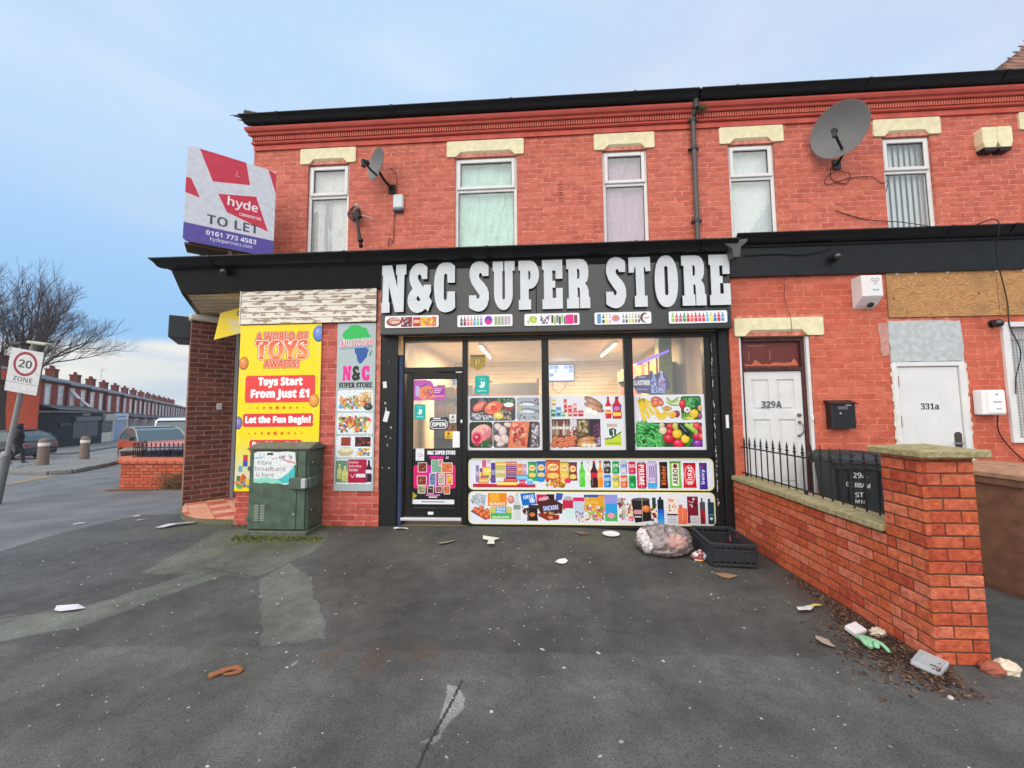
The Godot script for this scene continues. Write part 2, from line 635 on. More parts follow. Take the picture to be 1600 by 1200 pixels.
func sky_image() -> Image:
	var w := 1024
	var h := 512
	var im := Image.create(w, h, false, Image.FORMAT_RGB8)
	var n := FastNoiseLite.new()
	n.seed = 11
	n.frequency = 1.0
	n.fractal_octaves = 5
	for j in h / 2 + 2:
		var e := 90.0 - 180.0 * (j + 0.5) / h
		var er := deg_to_rad(e)
		for i in w:
			var az := 360.0 * (i + 0.5) / w - 180.0
			var a := deg_to_rad(az)
			var d := Vector3(sin(a) * cos(er), sin(er), -cos(a) * cos(er))
			var q := Vector3(d.x, d.y * 3.2, d.z)
			var n1 := n.get_noise_3dv(q * 1.3)
			var n2 := n.get_noise_3dv(Vector3(d.x * 2.0, d.y * 16.0, d.z * 2.0) + Vector3(5, 3, 1))
			var c := K(156, 203, 248).lerp(K(194, 222, 253), smoothstep(8.0, 30.0, e))
			# thin pale sheet of cloud, thickest towards the left of the street
			var k := 0.5 + 0.5 * cos(a + deg_to_rad(75.0))
			var m := clampf(k * 1.2 - 0.12 + n1 * 0.9, 0.0, 1.0) * smoothstep(9.0, 22.0, e)
			c = c.lerp(K(208, 219, 242), m * 0.9)
			var v := clampf(n.get_noise_3dv(q * 2.1 + Vector3(9, 1, 4)) * 1.8 + 0.1, 0.0, 1.0) * smoothstep(18.0, 34.0, e)
			c = c.lerp(K(214, 232, 252), v * 0.6)
			# bank of bright cloud along the skyline
			var b := smoothstep(9.6, 6.6, e + n2 * 3.2)
			c = c.lerp(K(246, 244, 236).lerp(K(208, 220, 232), clampf(0.3 + n2 * 1.9, 0.0, 1.0)), b)
			im.set_pixel(i, j, c)
	for j in range(h / 2 + 2, h):
		im.fill_rect(Rect2i(0, j, w, 1), K(120, 118, 114))
	return im

func setup() -> void:
	sans_bold = SystemFont.new()
	sans_bold.font_names = ["Droid Sans"]
	sans_bold.font_weight = 700
	sans = SystemFont.new()
	sans.font_names = ["Droid Sans"]
	serif_bold = SystemFont.new()
	serif_bold.font_names = ["Droid Serif"]
	serif_bold.font_weight = 700
	var cam := Camera3D.new()
	cam.name = "camera"
	add_child(cam)
	cam.position = EYE
	cam.basis = Basis(Vector3.UP, deg_to_rad(3.512)) * Basis(Vector3.RIGHT, deg_to_rad(4.105)) * Basis(Vector3.BACK, deg_to_rad(-0.438))
	cam.fov = rad_to_deg(2.0 * atan(600.0 / 601.45))
	cam.near = 0.05
	cam.far = 900.0
	cam.current = true
	var we := WorldEnvironment.new()
	we.name = "world"
	var e := Environment.new()
	e.background_mode = Environment.BG_SKY
	var sky := Sky.new()
	var sm := PanoramaSkyMaterial.new()
	sm.panorama = ImageTexture.create_from_image(sky_image())
	sky.sky_material = sm
	e.sky = sky
	e.background_energy_multiplier = SKY_ENERGY
	e.tonemap_mode = Environment.TONE_MAPPER_LINEAR
	e.tonemap_exposure = EXPOSURE
	e.sdfgi_enabled = true
	e.ssao_enabled = true
	e.ssil_enabled = true
	e.fog_enabled = true
	e.fog_density = 0.0008
	e.fog_light_color = K(206, 216, 228)
	we.environment = e
	add_child(we)
	var sun := DirectionalLight3D.new()
	sun.name = "sun"
	sun.light_energy = SUN_ENERGY
	sun.light_color = Color(1.0, 0.955, 0.89)
	sun.light_angular_distance = 100.0
	sun.shadow_enabled = true
	sun.rotation = Vector3(deg_to_rad(-42.0), deg_to_rad(-26.0), 0)
	add_child(sun)

# ---------- ground ----------
func grid_sheet(xs: Array, zs: Array, lift: float, uvr: Rect2, tile: float) -> SurfaceTool:
	var st := mb()
	var v := func(i: int, j: int) -> void:
		var x: float = xs[i]
		var z: float = zs[j]
		st.set_uv(Vector2((x - uvr.position.x) / uvr.size.x, (z - uvr.position.y) / uvr.size.y))
		st.set_uv2(Vector2(x, z) / tile)
		var e := 0.3
		st.set_normal(Vector3(ground_y(x - e, z) - ground_y(x + e, z), 2 * e, ground_y(x, z - e) - ground_y(x, z + e)).normalized())
		st.add_vertex(Vector3(x, ground_y(x, z) + lift, z))
	for j in zs.size() - 1:
		for i in xs.size() - 1:
			for q in [[i, j], [i + 1, j], [i + 1, j + 1], [i, j], [i + 1, j + 1], [i, j + 1]]:
				v.call(q[0], q[1])
	return st

func steps(a: float, b: float, d: float) -> Array:
	var out := []
	var n := maxi(1, ceili((b - a) / d))
	for i in n + 1:
		out.append(lerpf(a, b, float(i) / n))
	return out

# a flat polygon draped over the ground, a few millimetres up
func drape(poly: PackedVector2Array, lift: float, st: SurfaceTool = null, cell := 0.8, skirt := 0.0) -> SurfaceTool:
	if st == null:
		st = mb()
	var r := Rect2(poly[0], Vector2.ZERO)
	for p in poly:
		r = r.expand(p)
	for x in steps(r.position.x, r.end.x, cell).slice(0, -1):
		for z in steps(r.position.y, r.end.y, cell).slice(0, -1):
			var c := Vector2(r.size.x / maxi(1, ceili(r.size.x / cell)), r.size.y / maxi(1, ceili(r.size.y / cell)))
			for piece in Geometry2D.intersect_polygons(poly, PackedVector2Array([Vector2(x, z), Vector2(x + c.x, z), Vector2(x + c.x, z + c.y), Vector2(x, z + c.y)])):
				var t := Geometry2D.triangulate_polygon(piece)
				for i in range(0, t.size(), 3):
					var q := []
					for k in 3:
						var p: Vector2 = piece[t[i + k]]
						q.append(Vector3(p.x, ground_y(p.x, p.y) + lift, p.y))
						st.set_uv2(p)
					if (q[1] - q[0]).cross(q[2] - q[0]).y < 0:
						tri(st, q[0], q[2], q[1])
					else:
						tri(st, q[0], q[1], q[2])
	if skirt > 0:
		for i in poly.size():
			var a := poly[i]
			var b := poly[(i + 1) % poly.size()]
			var A := Vector3(a.x, ground_y(a.x, a.y) + lift, a.y)
			var B := Vector3(b.x, ground_y(b.x, b.y) + lift, b.y)
			var D := Vector3(0, skirt, 0)
			quad(st, A, B, B - D, A - D)
	return st

func speckle_tile(key: String, sd: int, white: float, spread: float) -> ImageTexture:
	if texs.has(key):
		return texs[key]
	var s := 384
	var im := Image.create(s, s, false, Image.FORMAT_RGB8)
	var n := FastNoiseLite.new()
	n.seed = sd
	n.frequency = 0.012
	var r := RandomNumberGenerator.new()
	r.seed = sd
	im.fill(Color(0.86, 0.86, 0.86))
	for i in 26000:
		var g := clampf(0.86 + r.randfn(0.0, spread), 0.4, 1.0)
		var c := Color(g, g, g * r.randf_range(0.96, 1.0))
		if r.randf() < white:
			c = Color(1, 1, 1)
		var w := 1 + r.randi() % 4
		var x := r.randi() % s
		var y := r.randi() % s
		im.fill_rect(Rect2i(x, y, w, 1 + r.randi() % 3), c)
	texs[key] = ImageTexture.create_from_image(im)
	return texs[key]

func blot(poly: Array, amt: float, sd: int, jag := 0.05) -> PackedVector2Array:
	var out := PackedVector2Array()
	var r := RandomNumberGenerator.new()
	r.seed = sd
	for i in poly.size():
		var a: Vector2 = poly[i]
		var b: Vector2 = poly[(i + 1) % poly.size()]
		var n := maxi(2, int(a.distance_to(b) / 0.08))
		for k in n:
			out.append(a.lerp(b, float(k) / n) + Vector2(r.randfn(0, jag), r.randfn(0, jag)) * amt)
	return out

func forecourt_image() -> Image:
	# 10 m x 4.4 m of tarmac from x -6, z -0.7, 7 mm a texel
	var w := 1430
	var h := 630
	var a := Art.new(self, w, h, K(92, 92, 93), 5)
	var P := func(p: Vector2) -> Vector2:
		return Vector2((p.x + 6.0) * 143.0, (p.y + 0.7) * 143.0)
	var Z := func(pts: Array, c: Color, sd: int, jag: float) -> void:
		var q := PackedVector2Array()
		for v in blot(pts, 1.0, sd, jag):
			q.append(P.call(v))
		a.pg(q, c)
	# the newer, smoother tarmac before the shop; then the older footway, then trench repairs
	Z.call([Vector2(-6, 2.42), Vector2(-3.6, 2.42), Vector2(-1.9, 2.36), Vector2(0.24, 2.32), Vector2(2.1, 2.27), Vector2(4.2, 2.3), Vector2(4.2, 4), Vector2(-6, 4)], K(101, 102, 101), 21, 0.015)
	Z.call([Vector2(-2.2, 0.2), Vector2(2.4, 0), Vector2(2.4, 2.27), Vector2(0.24, 2.31), Vector2(-1.4, 2.3), Vector2(-1.62, 1.9), Vector2(-2.2, 1.2), Vector2(-2.3, 0.8)], K(92, 91, 89), 22, 0.01)
	Z.call([Vector2(-4.3, 2.18), Vector2(-3.66, 1.9), Vector2(-3.3, 1.15), Vector2(-2.99, 1.32), Vector2(-3.16, 1.69), Vector2(-3.34, 2.2), Vector2(-3.75, 2.44)], K(118, 122, 116), 23, 0.012)
	Z.call([Vector2(-3.85, 1.3), Vector2(-3.95, 0.2), Vector2(-3.3, 0.1), Vector2(-2.56, 0.2), Vector2(-2.4, 0.6), Vector2(-2.65, 1.31), Vector2(-3.32, 1.28)], K(112, 115, 108), 24, 0.012)
	Z.call([Vector2(-2.58, 1.36), Vector2(-2.52, 1.02), Vector2(-2.16, 1.25), Vector2(-1.8, 1.75), Vector2(-1.46, 2.23), Vector2(-1.84, 2.36), Vector2(-2.1, 2.0)], K(114, 117, 112), 25, 0.012)
	Z.call([Vector2(-0.52, 2.64), Vector2(-0.41, 2.67), Vector2(-0.4, 2.82), Vector2(-0.46, 3.02), Vector2(-0.54, 3.04), Vector2(-0.5, 2.85)], K(150, 150, 148), 26, 0.014)
	for q in [[[Vector2(-4.4, 2.24), Vector2(-3.66, 1.92), Vector2(-3.3, 1.15), Vector2(-2.62, 1.32)], 1.6], [[Vector2(-0.44, 2.6), Vector2(-0.47, 2.8), Vector2(-0.52, 3.05), Vector2(-0.56, 3.5)], 2.0]]:
		var l := []
		for v in q[0]:
			l.append(P.call(v))
		a.ln(l, q[1], K(62, 61, 60))
	# weathering: low contrast mottling, green film by the walls and cabinet, rusty dirt, pale scuffs
	var n := FastNoiseLite.new()
	n.seed = 4
	n.frequency = 0.9
	n.fractal_octaves = 5
	var f := FastNoiseLite.new()
	f.seed = 9
	f.frequency = 5.0
	f.fractal_octaves = 3
	for j in h:
		for i in w:
			var x := i / 143.0 - 6.0
			var z := j / 143.0 - 0.7
			var c := a.im.get_pixel(i, j)
			var m := n.get_noise_2d(x, z)
			var g := f.get_noise_2d(x, z)
			var k := 1.0 + 0.24 * m + 0.12 * g
			var green := 0.0
			if z < 1.7:
				green = smoothstep(0.5, 0.0, absf(z - 0.42)) * smoothstep(0.75, 0.3, absf(x + 3.1)) * smoothstep(-0.25, 0.3, g + 0.1) * 0.95
				green = maxf(green, smoothstep(0.9, 0.1, z) * 0.4 * smoothstep(-0.1, 0.5, m + g * 0.5) * smoothstep(2.6, 0.5, x))
			var dirt := smoothstep(0.6, 0.15, Vector2((x + 0.95) * 0.8, (z - 2.42) * 2.6).length()) * smoothstep(-0.15, 0.35, g + 0.1) * 0.5
			dirt = maxf(dirt, smoothstep(0.5, 0.0, 2.38 - x + z * 0.0) * smoothstep(0.0, 0.4, m + g * 0.6 + 0.15) * 0.7 if x < 2.45 and z > 0 and z < 2.6 else 0.0)
			var lx := smoothstep(-3.6, -5.5, x)
			c = Color(c.r * k, c.g * k, c.b * k)
			c = c.lerp(Color(0.39, 0.4, 0.42) * k, lx * 0.8)
			c = c.lerp(K(86, 92, 52), green)
			c = c.lerp(K(96, 72, 62), dirt)
			a.im.set_pixel(i, j, c)
	return a.im

func ground() -> void:
	var tile := speckle_tile("fine_speckle", 3, 0.02, 0.14)
	var tile2 := speckle_tile("coarse_speckle", 8, 0.04, 0.2)
	var rough := bump_tex("tarmac_bump", 0.12, 5.0, 5, 3)
	var m := flat("tarmac_far", K(140, 142, 145), 0.62, 0.45)
	m.albedo_texture = noise_tex("street_mottle", 0.015, 0.72, 1.0, 6, 5)
	m.uv1_triplanar = true
	m.uv1_world_triplanar = true
	m.uv1_scale = Vector3.ONE * 0.11
	m.detail_enabled = true
	m.detail_albedo = tile2
	m.detail_blend_mode = BaseMaterial3D.BLEND_MODE_MUL
	m.detail_uv_layer = BaseMaterial3D.DETAIL_UV_2
	var xs := [-400.0, -200.0, -120.0, -80.0] + steps(-60, -14, 2.0) + steps(-13, -7, 1.0) + steps(-6, 4.5, 0.35) + [6.0, 9.0, 14.0, 40.0, 120.0, 300.0]
	var zs := [-500.0, -300.0, -200.0, -120.0, -80.0] + steps(-60, -12, 2.0) + steps(-11, -2, 1.0) + steps(-1, 3.8, 0.35) + [5.0, 8.0, 14.0, 30.0, 80.0]
	structure("ground", grid_sheet(xs, zs, 0.0, Rect2(-6, -6, 3, 3), 1.1), m, "grey tarmac ground running from the shop to the side street", "ground")
	var f := flat("tarmac_forecourt", Color(0.96, 0.96, 0.955), 0.75, 0.42)
	f.albedo_texture = ImageTexture.create_from_image(forecourt_image())
	var fc := f
	fc.detail_enabled = true
	fc.detail_albedo = tile
	fc.detail_blend_mode = BaseMaterial3D.BLEND_MODE_MUL
	fc.detail_uv_layer = BaseMaterial3D.DETAIL_UV_2
	structure("forecourt", grid_sheet(steps(-6, 4.0, 0.25), steps(-0.7, 3.7, 0.25), 0.004, Rect2(-6, -0.7, 10, 4.4), 0.75), fc, "patched dark tarmac forecourt before the shop", "forecourt")
	# the footway beyond, the side road, its kerbs and lines
	var road := worn("road_surface", K(146, 148, 154), 0.36, noise_tex("street_mottle", 0.015, 0.72, 1.0, 6, 5), 0.07, null, 0.4, 0.6)
	var R := PackedVector2Array([Vector2(-12.6, -2.6), Vector2(-15.4, -6.7), Vector2(-16.2, -8.4), Vector2(-42, -46), Vector2(-110, -138), Vector2(-114, -134), Vector2(-27.4, -14.8), Vector2(-27.8, -14.4), Vector2(-60, 0), Vector2(-60, 12), Vector2(-9, 9), Vector2(-10.5, 1.0)])
	structure("road", drape(R, 0.006, null, 6.0), road, "worn grey side street running down past the terrace", "road")
	var paving := worn("pavement", K(138, 138, 136), 0.7, noise_tex("street_mottle", 0.015, 0.72, 1.0, 6, 5), 0.3)
	var isl := PackedVector2Array([Vector2(-18.5, -7.75), Vector2(-17.2, -7.0), Vector2(-15.7, -6.75), Vector2(-15.35, -7.1), Vector2(-16.4, -8.9), Vector2(-24.5, -20.5), Vector2(-26.3, -19.3), Vector2(-21.2, -10.6)])
	structure("pavement_island", drape(isl, 0.12, null, 2.0, 0.3), paving, "raised tarmac kerb build-out carrying two bollards", "pavement")
	var kerb_m := worn("kerb_stone", K(150, 148, 144), 0.75, noise_tex("stone_mottle", 0.03, 0.6, 1.0, 12, 4), 1.3)
	var ring := isl.duplicate()
	var st := mb()
	for i in ring.size():
		var a := ring[i]
		var b := ring[(i + 1) % ring.size()]
		var l := a.distance_to(b)
		var n := maxi(1, roundi(l / 0.9))
		for k in n:
			var p := a.lerp(b, (k + 0.5) / n)
			var d := (b - a).normalized()
			bx(st, Vector3(p.x, ground_y(p.x, p.y) + 0.075, p.y), Vector3(l / n - 0.012, 0.13, 0.14), Basis(Vector3(d.x, 0, d.y), Vector3.UP, Vector3(-d.y, 0, d.x)), 0.012)
	structure("kerb", st, kerb_m, "grey kerb stones edging the bollard build-out", "kerb")
	# far footway along the terrace
	var B := Vector3(-35.397, 0, -20.823)
	var D := Vector3(-0.5908, 0, -0.8068)
	var N := Vector3(0.8068, 0, -0.5908)
	var far := PackedVector2Array()
	for q in [[-9.0, -0.2], [-9.0, 4.2], [120.0, 4.2], [120.0, -0.2]]:
		var p: Vector3 = B + D * q[0] + N * q[1]
		far.append(Vector2(p.x, p.z))
	structure("far_pavement", drape(far, 0.11, null, 5.0, 0.3), paving, "far footway along the brick terrace", "pavement")
	var yl := worn("yellow_line_paint", K(196, 160, 84), 0.7, noise_tex("paint_wear", 0.06, 0.7, 1.0, 14, 4), 1.0)
	for k in 2:
		var s2 := mb()
		var o := Vector2(-0.86, 0.51) * (0.05 + 0.28 * k)
		var pts := [Vector2(-12.5, -1.6), Vector2(-13.6, -4.0), Vector2(-15.2, -6.6)]
		for i in 2:
			var a: Vector2 = pts[i] + o
			var b: Vector2 = pts[i + 1] + o
			var nn := (b - a).orthogonal().normalized() * 0.05
			drape(PackedVector2Array([a - nn, b - nn, b + nn, a + nn]), 0.011, s2, 1.0)
		structure("yellow_line", s2, yl, "one of a worn pair of yellow lines along the kerb", "road marking").set_meta("group", "double yellow lines")

# ---------- buildings ----------
func holed(st: SurfaceTool, x0: float, x1: float, y0: float, y1: float, z0: float, z1: float, holes: Array) -> void:
	var xs := [x0, x1]
	for r in holes:
		xs.append(clampf(r.position.x, x0, x1))
		xs.append(clampf(r.end.x, x0, x1))
	xs.sort()
	for i in xs.size() - 1:
		if xs[i + 1] - xs[i] < 0.001:
			continue
		var xm: float = (xs[i] + xs[i + 1]) / 2
		var cuts := []
		for r in holes:
			if r.position.x < xm and r.end.x > xm:
				cuts.append([r.position.y, r.end.y])
		cuts.sort_custom(func(a, b): return a[0] < b[0])
		var y := y0
		for c in cuts:
			if c[0] > y + 0.001:
				span(st, xs[i], xs[i + 1], y, c[0], z0, z1)
			y = maxf(y, c[1])
		if y < y1 - 0.001:
			span(st, xs[i], xs[i + 1], y, y1, z0, z1)

func wall_seg(st: SurfaceTool, a: Vector2, b: Vector2, y0: float, y1: float, t: float) -> void:
	var d := (b - a).normalized()
	var n := Vector2(-d.y, d.x)
	var m := (a + b) / 2 + n * t / 2
	bx(st, Vector3(m.x, (y0 + y1) / 2, m.y), Vector3(a.distance_to(b), y1 - y0, t), Basis(Vector3(d.x, 0, d.y), Vector3.UP, Vector3(-d.y, 0, d.x)))

var red_tones := []
var red_merged: StandardMaterial3D
var red_joint: StandardMaterial3D

func brick_mats() -> void:
	var t := noise_tex("brick_blotch", 0.012, 0.88, 1.0, 31, 5, 512, FastNoiseLite.TYPE_SIMPLEX_SMOOTH, Color(0.98, 0.94, 0.93))
	var b := bump_tex("brick_bump", 0.16, 3.0, 32, 3, 256)
	var k := 0
	for c in [K(203, 104, 82), K(208, 110, 88), K(198, 98, 76), K(204, 106, 84), K(212, 115, 93), K(194, 97, 78)]:
		red_tones.append(worn("painted_brick_%d" % k, c, 0.62, t, 0.7, b, 0.25))
		k += 1
	red_merged = tinted(worn("painted_brick_rest", Color.WHITE, 0.62, t, 0.7, b, 0.25))
	red_joint = worn("painted_joint", K(234, 156, 136), 0.75, noise_tex("joint_blotch", 0.02, 0.74, 1.0, 33, 5, 512, FastNoiseLite.TYPE_SIMPLEX_SMOOTH, Color(0.95, 0.8, 0.78)), 0.9)

func curtain(called: String, parent: Node3D, x0: float, x1: float, y0: float, y1: float, z: float, c: Color, depth: float, waves: float, droop := 0.0, sd := 1) -> void:
	var n := FastNoiseLite.new()
	n.seed = sd
	n.frequency = 1.1
	var st := mb()
	st.set_smooth_group(0)
	var nx := 48
	var ny := 24
	var p := func(i: int, j: int) -> Vector3:
		var u := float(i) / nx
		var v := float(j) / ny
		var k := sin(u * TAU * waves + n.get_noise_2d(u * 6.0, v * 2.0) * 3.0) * depth
		k += droop * sin((u - 0.5) * (v - 1.0) * 14.0 + n.get_noise_2d(u * 3.0, v * 3.0) * 4.0) * depth
		return Vector3(lerpf(x0, x1, u), lerpf(y0, y1, v), z + k)
	for i in nx:
		for j in ny:
			quad(st, p.call(i, j), p.call(i + 1, j), p.call(i + 1, j + 1), p.call(i, j + 1))
	var m := worn("cloth_" + str(c.to_html(false)), c, 0.85, noise_tex("cloth_print%d" % (sd % 3), 0.01 + 0.012 * (sd % 3), 0.86, 1.0, 40 + sd, 3), 1.4)
	m.backlight_enabled = true
	m.backlight = c * 0.4
	var mi := obj(called, st, m, parent)

func upvc_window(parent: Node3D, x0: float, x1: float, y0: float, y1: float, z: float, split: float) -> Node3D:
	var w := sub("window", parent)
	var white := worn("white_upvc", K(224, 222, 220), 0.35, noise_tex("upvc_grime", 0.01, 0.95, 1.0, 51, 4), 0.8)
	var st := mb()
	var f := 0.05
	span(st, x0, x0 + f, y0, y1, z - 0.06, z, 0.006)
	span(st, x1 - f, x1, y0, y1, z - 0.06, z, 0.006)
	span(st, x0 + f, x1 - f, y1 - f, y1, z - 0.06, z - 0.002, 0.006)
	span(st, x0 + f, x1 - f, y0, y0 + f, z - 0.06, z - 0.002, 0.006)
	span(st, x0 + f, x1 - f, split - 0.03, split + 0.03, z - 0.06, z - 0.003, 0.006)
	obj("window_frame", st, white, w)
	st = mb()
	var s := 0.055
	var a := [x0 + 0.03, x1 - 0.03, split + 0.012, y1 - 0.03]
	span(st, a[0], a[0] + s, a[2], a[3], z + 0.001, z + 0.022, 0.008)
	span(st, a[1] - s, a[1], a[2], a[3], z + 0.001, z + 0.022, 0.008)
	span(st, a[0] + s, a[1] - s, a[3] - s, a[3], z + 0.001, z + 0.021, 0.008)
	span(st, a[0] + s, a[1] - s, a[2], a[2] + s, z + 0.001, z + 0.021, 0.008)
	obj("sash", st, white, w)
	st = mb()
	span(st, a[0] + s, a[1] - s, a[2] + s, a[3] - s, z - 0.012, z - 0.008)
	obj("pane", st, glass("window_glass", 0.08), w)
	st = mb()
	span(st, x0 + f, x1 - f, y0 + f, split - 0.03, z - 0.03, z - 0.026)
	obj("pane", st, glass("window_glass", 0.08), w)
	# dark beading round the panes
	st = mb()
	for r in [[a[0] + s, a[1] - s, a[2] + s, a[3] - s, z - 0.006], [x0 + f, x1 - f, y0 + f, split - 0.03, z - 0.024]]:
		span(st, r[0], r[0] + 0.008, r[2], r[3], r[4], r[4] + 0.004)
		span(st, r[1] - 0.008, r[1], r[2], r[3], r[4], r[4] + 0.004)
		span(st, r[0] + 0.008, r[1] - 0.008, r[3] - 0.008, r[3], r[4], r[4] + 0.0035)
		span(st, r[0] + 0.008, r[1] - 0.008, r[2], r[2] + 0.008, r[4], r[4] + 0.0035)
	obj("gasket", st, flat("gasket", K(48, 48, 50), 0.6), w)
	return w

func lintel(parent: Node3D, x0: float, x1: float, y0: float, y1: float, z: float, ox0: float, ox1: float) -> void:
	var m := worn("cream_paint", K(238, 227, 186), 0.6, noise_tex("cream_wear", 0.02, 0.9, 1.0, 61, 5), 0.7, bump_tex("brick_bump", 0.16, 3.0, 32, 3, 256), 0.2)
	var st := mb()
	var r := 0.015
	var d := 0.075
	var p := PackedVector2Array([Vector2(x0 + r, y0), Vector2(ox0 + 0.03, y0), Vector2(ox0 + 0.03 + d * 0.9, y0 + d), Vector2(ox1 - 0.03 - d * 0.9, y0 + d), Vector2(ox1 - 0.03, y0), Vector2(x1 - r, y0), Vector2(x1, y0 + r), Vector2(x1, y1 - r), Vector2(x1 - r, y1), Vector2(x0 + r, y1), Vector2(x0, y1 - r), Vector2(x0, y0 + r)])
	prism(st, p, z - 0.1, z + 0.02)
	# sloping soffit behind the cut-away
	var A := Vector3(ox0 + 0.03 + d * 0.9, y0 + d, z + 0.019)
	var B := Vector3(ox1 - 0.03 - d * 0.9, y0 + d, z + 0.019)
	quad(st, Vector3(ox0 + 0.03, y0 - 0.005, z - 0.06), Vector3(ox1 - 0.03, y0 - 0.005, z - 0.06), B, A)
	tri(st, Vector3(ox0 + 0.03, y0 - 0.005, z - 0.06), A, Vector3(ox0 + 0.03, y0, z + 0.019))
	tri(st, Vector3(ox1 - 0.03, y0 - 0.005, z - 0.06), Vector3(ox1 - 0.03, y0, z + 0.019), B)
	obj("lintel", st, m, parent)

func gutter_prof(z: float, y: float, r: float) -> PackedVector2Array:
	# ogee gutter: flat back, moulded front
	return PackedVector2Array([Vector2(z, y - r), Vector2(z + r * 0.45, y - r), Vector2(z + r * 0.75, y - r * 0.85), Vector2(z + r * 1.0, y - r * 0.5), Vector2(z + r * 1.35, y - r * 0.2), Vector2(z + r * 1.5, y - r * 0.12), Vector2(z + r * 1.5, y), Vector2(z + r * 1.36, y), Vector2(z + r * 1.2, y - r * 0.1), Vector2(z + r * 0.9, y - r * 0.4), Vector2(z + r * 0.6, y - r * 0.75), Vector2(z + 0.01, y - r * 0.85), Vector2(z + 0.01, y), Vector2(z, y)])

func cornice(parent: Node3D, x0: float, x1: float, k: float) -> void:
	var m := red_merged
	var Z := -0.8
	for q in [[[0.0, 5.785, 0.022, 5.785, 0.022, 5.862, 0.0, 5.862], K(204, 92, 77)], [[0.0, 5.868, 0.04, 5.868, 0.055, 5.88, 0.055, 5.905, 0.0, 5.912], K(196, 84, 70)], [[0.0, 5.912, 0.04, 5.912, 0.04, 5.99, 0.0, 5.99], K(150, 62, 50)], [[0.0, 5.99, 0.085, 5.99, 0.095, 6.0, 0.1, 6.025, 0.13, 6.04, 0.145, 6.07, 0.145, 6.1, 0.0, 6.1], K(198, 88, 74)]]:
		var p := PackedVector2Array()
		for i in range(0, q[0].size(), 2):
			p.append(Vector2(Z + q[0][i], q[0][i + 1]))
		var st := mb()
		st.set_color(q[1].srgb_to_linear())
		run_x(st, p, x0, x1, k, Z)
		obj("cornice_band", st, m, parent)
	var st := mb()
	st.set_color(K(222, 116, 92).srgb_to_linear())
	var x := x0 + 0.02
	while x < x1 - 0.03:
		span(st, x, x + 0.021, 5.918, 5.984, Z + 0.03, Z + 0.066)
		x += 0.037
	var o := obj("dentil_course", st, m, parent)
	o.set_meta("kind", "stuff")
	st = mb()
	run_x(st, gutter_prof(Z + 0.12, 6.225, 0.1), x0 + 0.03, x1, k * 0.8, Z)
	span(st, x0 + 0.02, x1, 6.1, 6.2, Z + 0.0, Z + 0.118)
	obj("gutter", st, worn("black_gutter", K(26, 26, 29), 0.38, noise_tex("gutter_dust", 0.03, 0.6, 1.0, 71, 4), 0.9), parent)
	st = mb()
	x = x0 + 0.5
	while x < x1:
		st = mb()
		run_x(st, PackedVector2Array([Vector2(Z + 0.118, 6.12), Vector2(Z + 0.18, 6.118), Vector2(Z + 0.225, 6.16), Vector2(Z + 0.276, 6.208), Vector2(Z + 0.276, 6.229), Vector2(Z + 0.11, 6.23)]), x, x + 0.045)
		obj("gutter_joint", st, flat("gutter_joint", K(20, 20, 23), 0.4), parent)
		x += 1.83

func roof_slope(parent: Node3D, x0: float, x1: float, skew: float) -> void:
	# slates in courses, each lapping the one below
	var st := mb()
	var m := worn("slate", K(84, 84, 92), 0.6, noise_tex("stone_mottle", 0.03, 0.6, 1.0, 12, 4), 0.8)
	var rows := 14
	for j in rows:
		var z0 := -0.56 - 0.28 * j
		var y0 := 6.22 + 0.155 * j
		var a := x0 + skew * j
		quad(st, Vector3(a, y0 + 0.012, z0), Vector3(x1, y0 + 0.012, z0), Vector3(x1, y0 + 0.17, z0 - 0.3), Vector3(a, y0 + 0.17, z0 - 0.3))
		quad(st, Vector3(a, y0, z0), Vector3(x1, y0, z0), Vector3(x1, y0 + 0.012, z0), Vector3(a, y0 + 0.012, z0))
	var zr := -0.56 - 0.28 * rows
	var yr := 6.22 + 0.155 * rows
	quad(st, Vector3(x1, yr, zr), Vector3(x0 + skew * rows, yr, zr), Vector3(x0, 6.22, -9.2), Vector3(x1, 6.22, -9.2))
	obj("roof", st, m, parent)

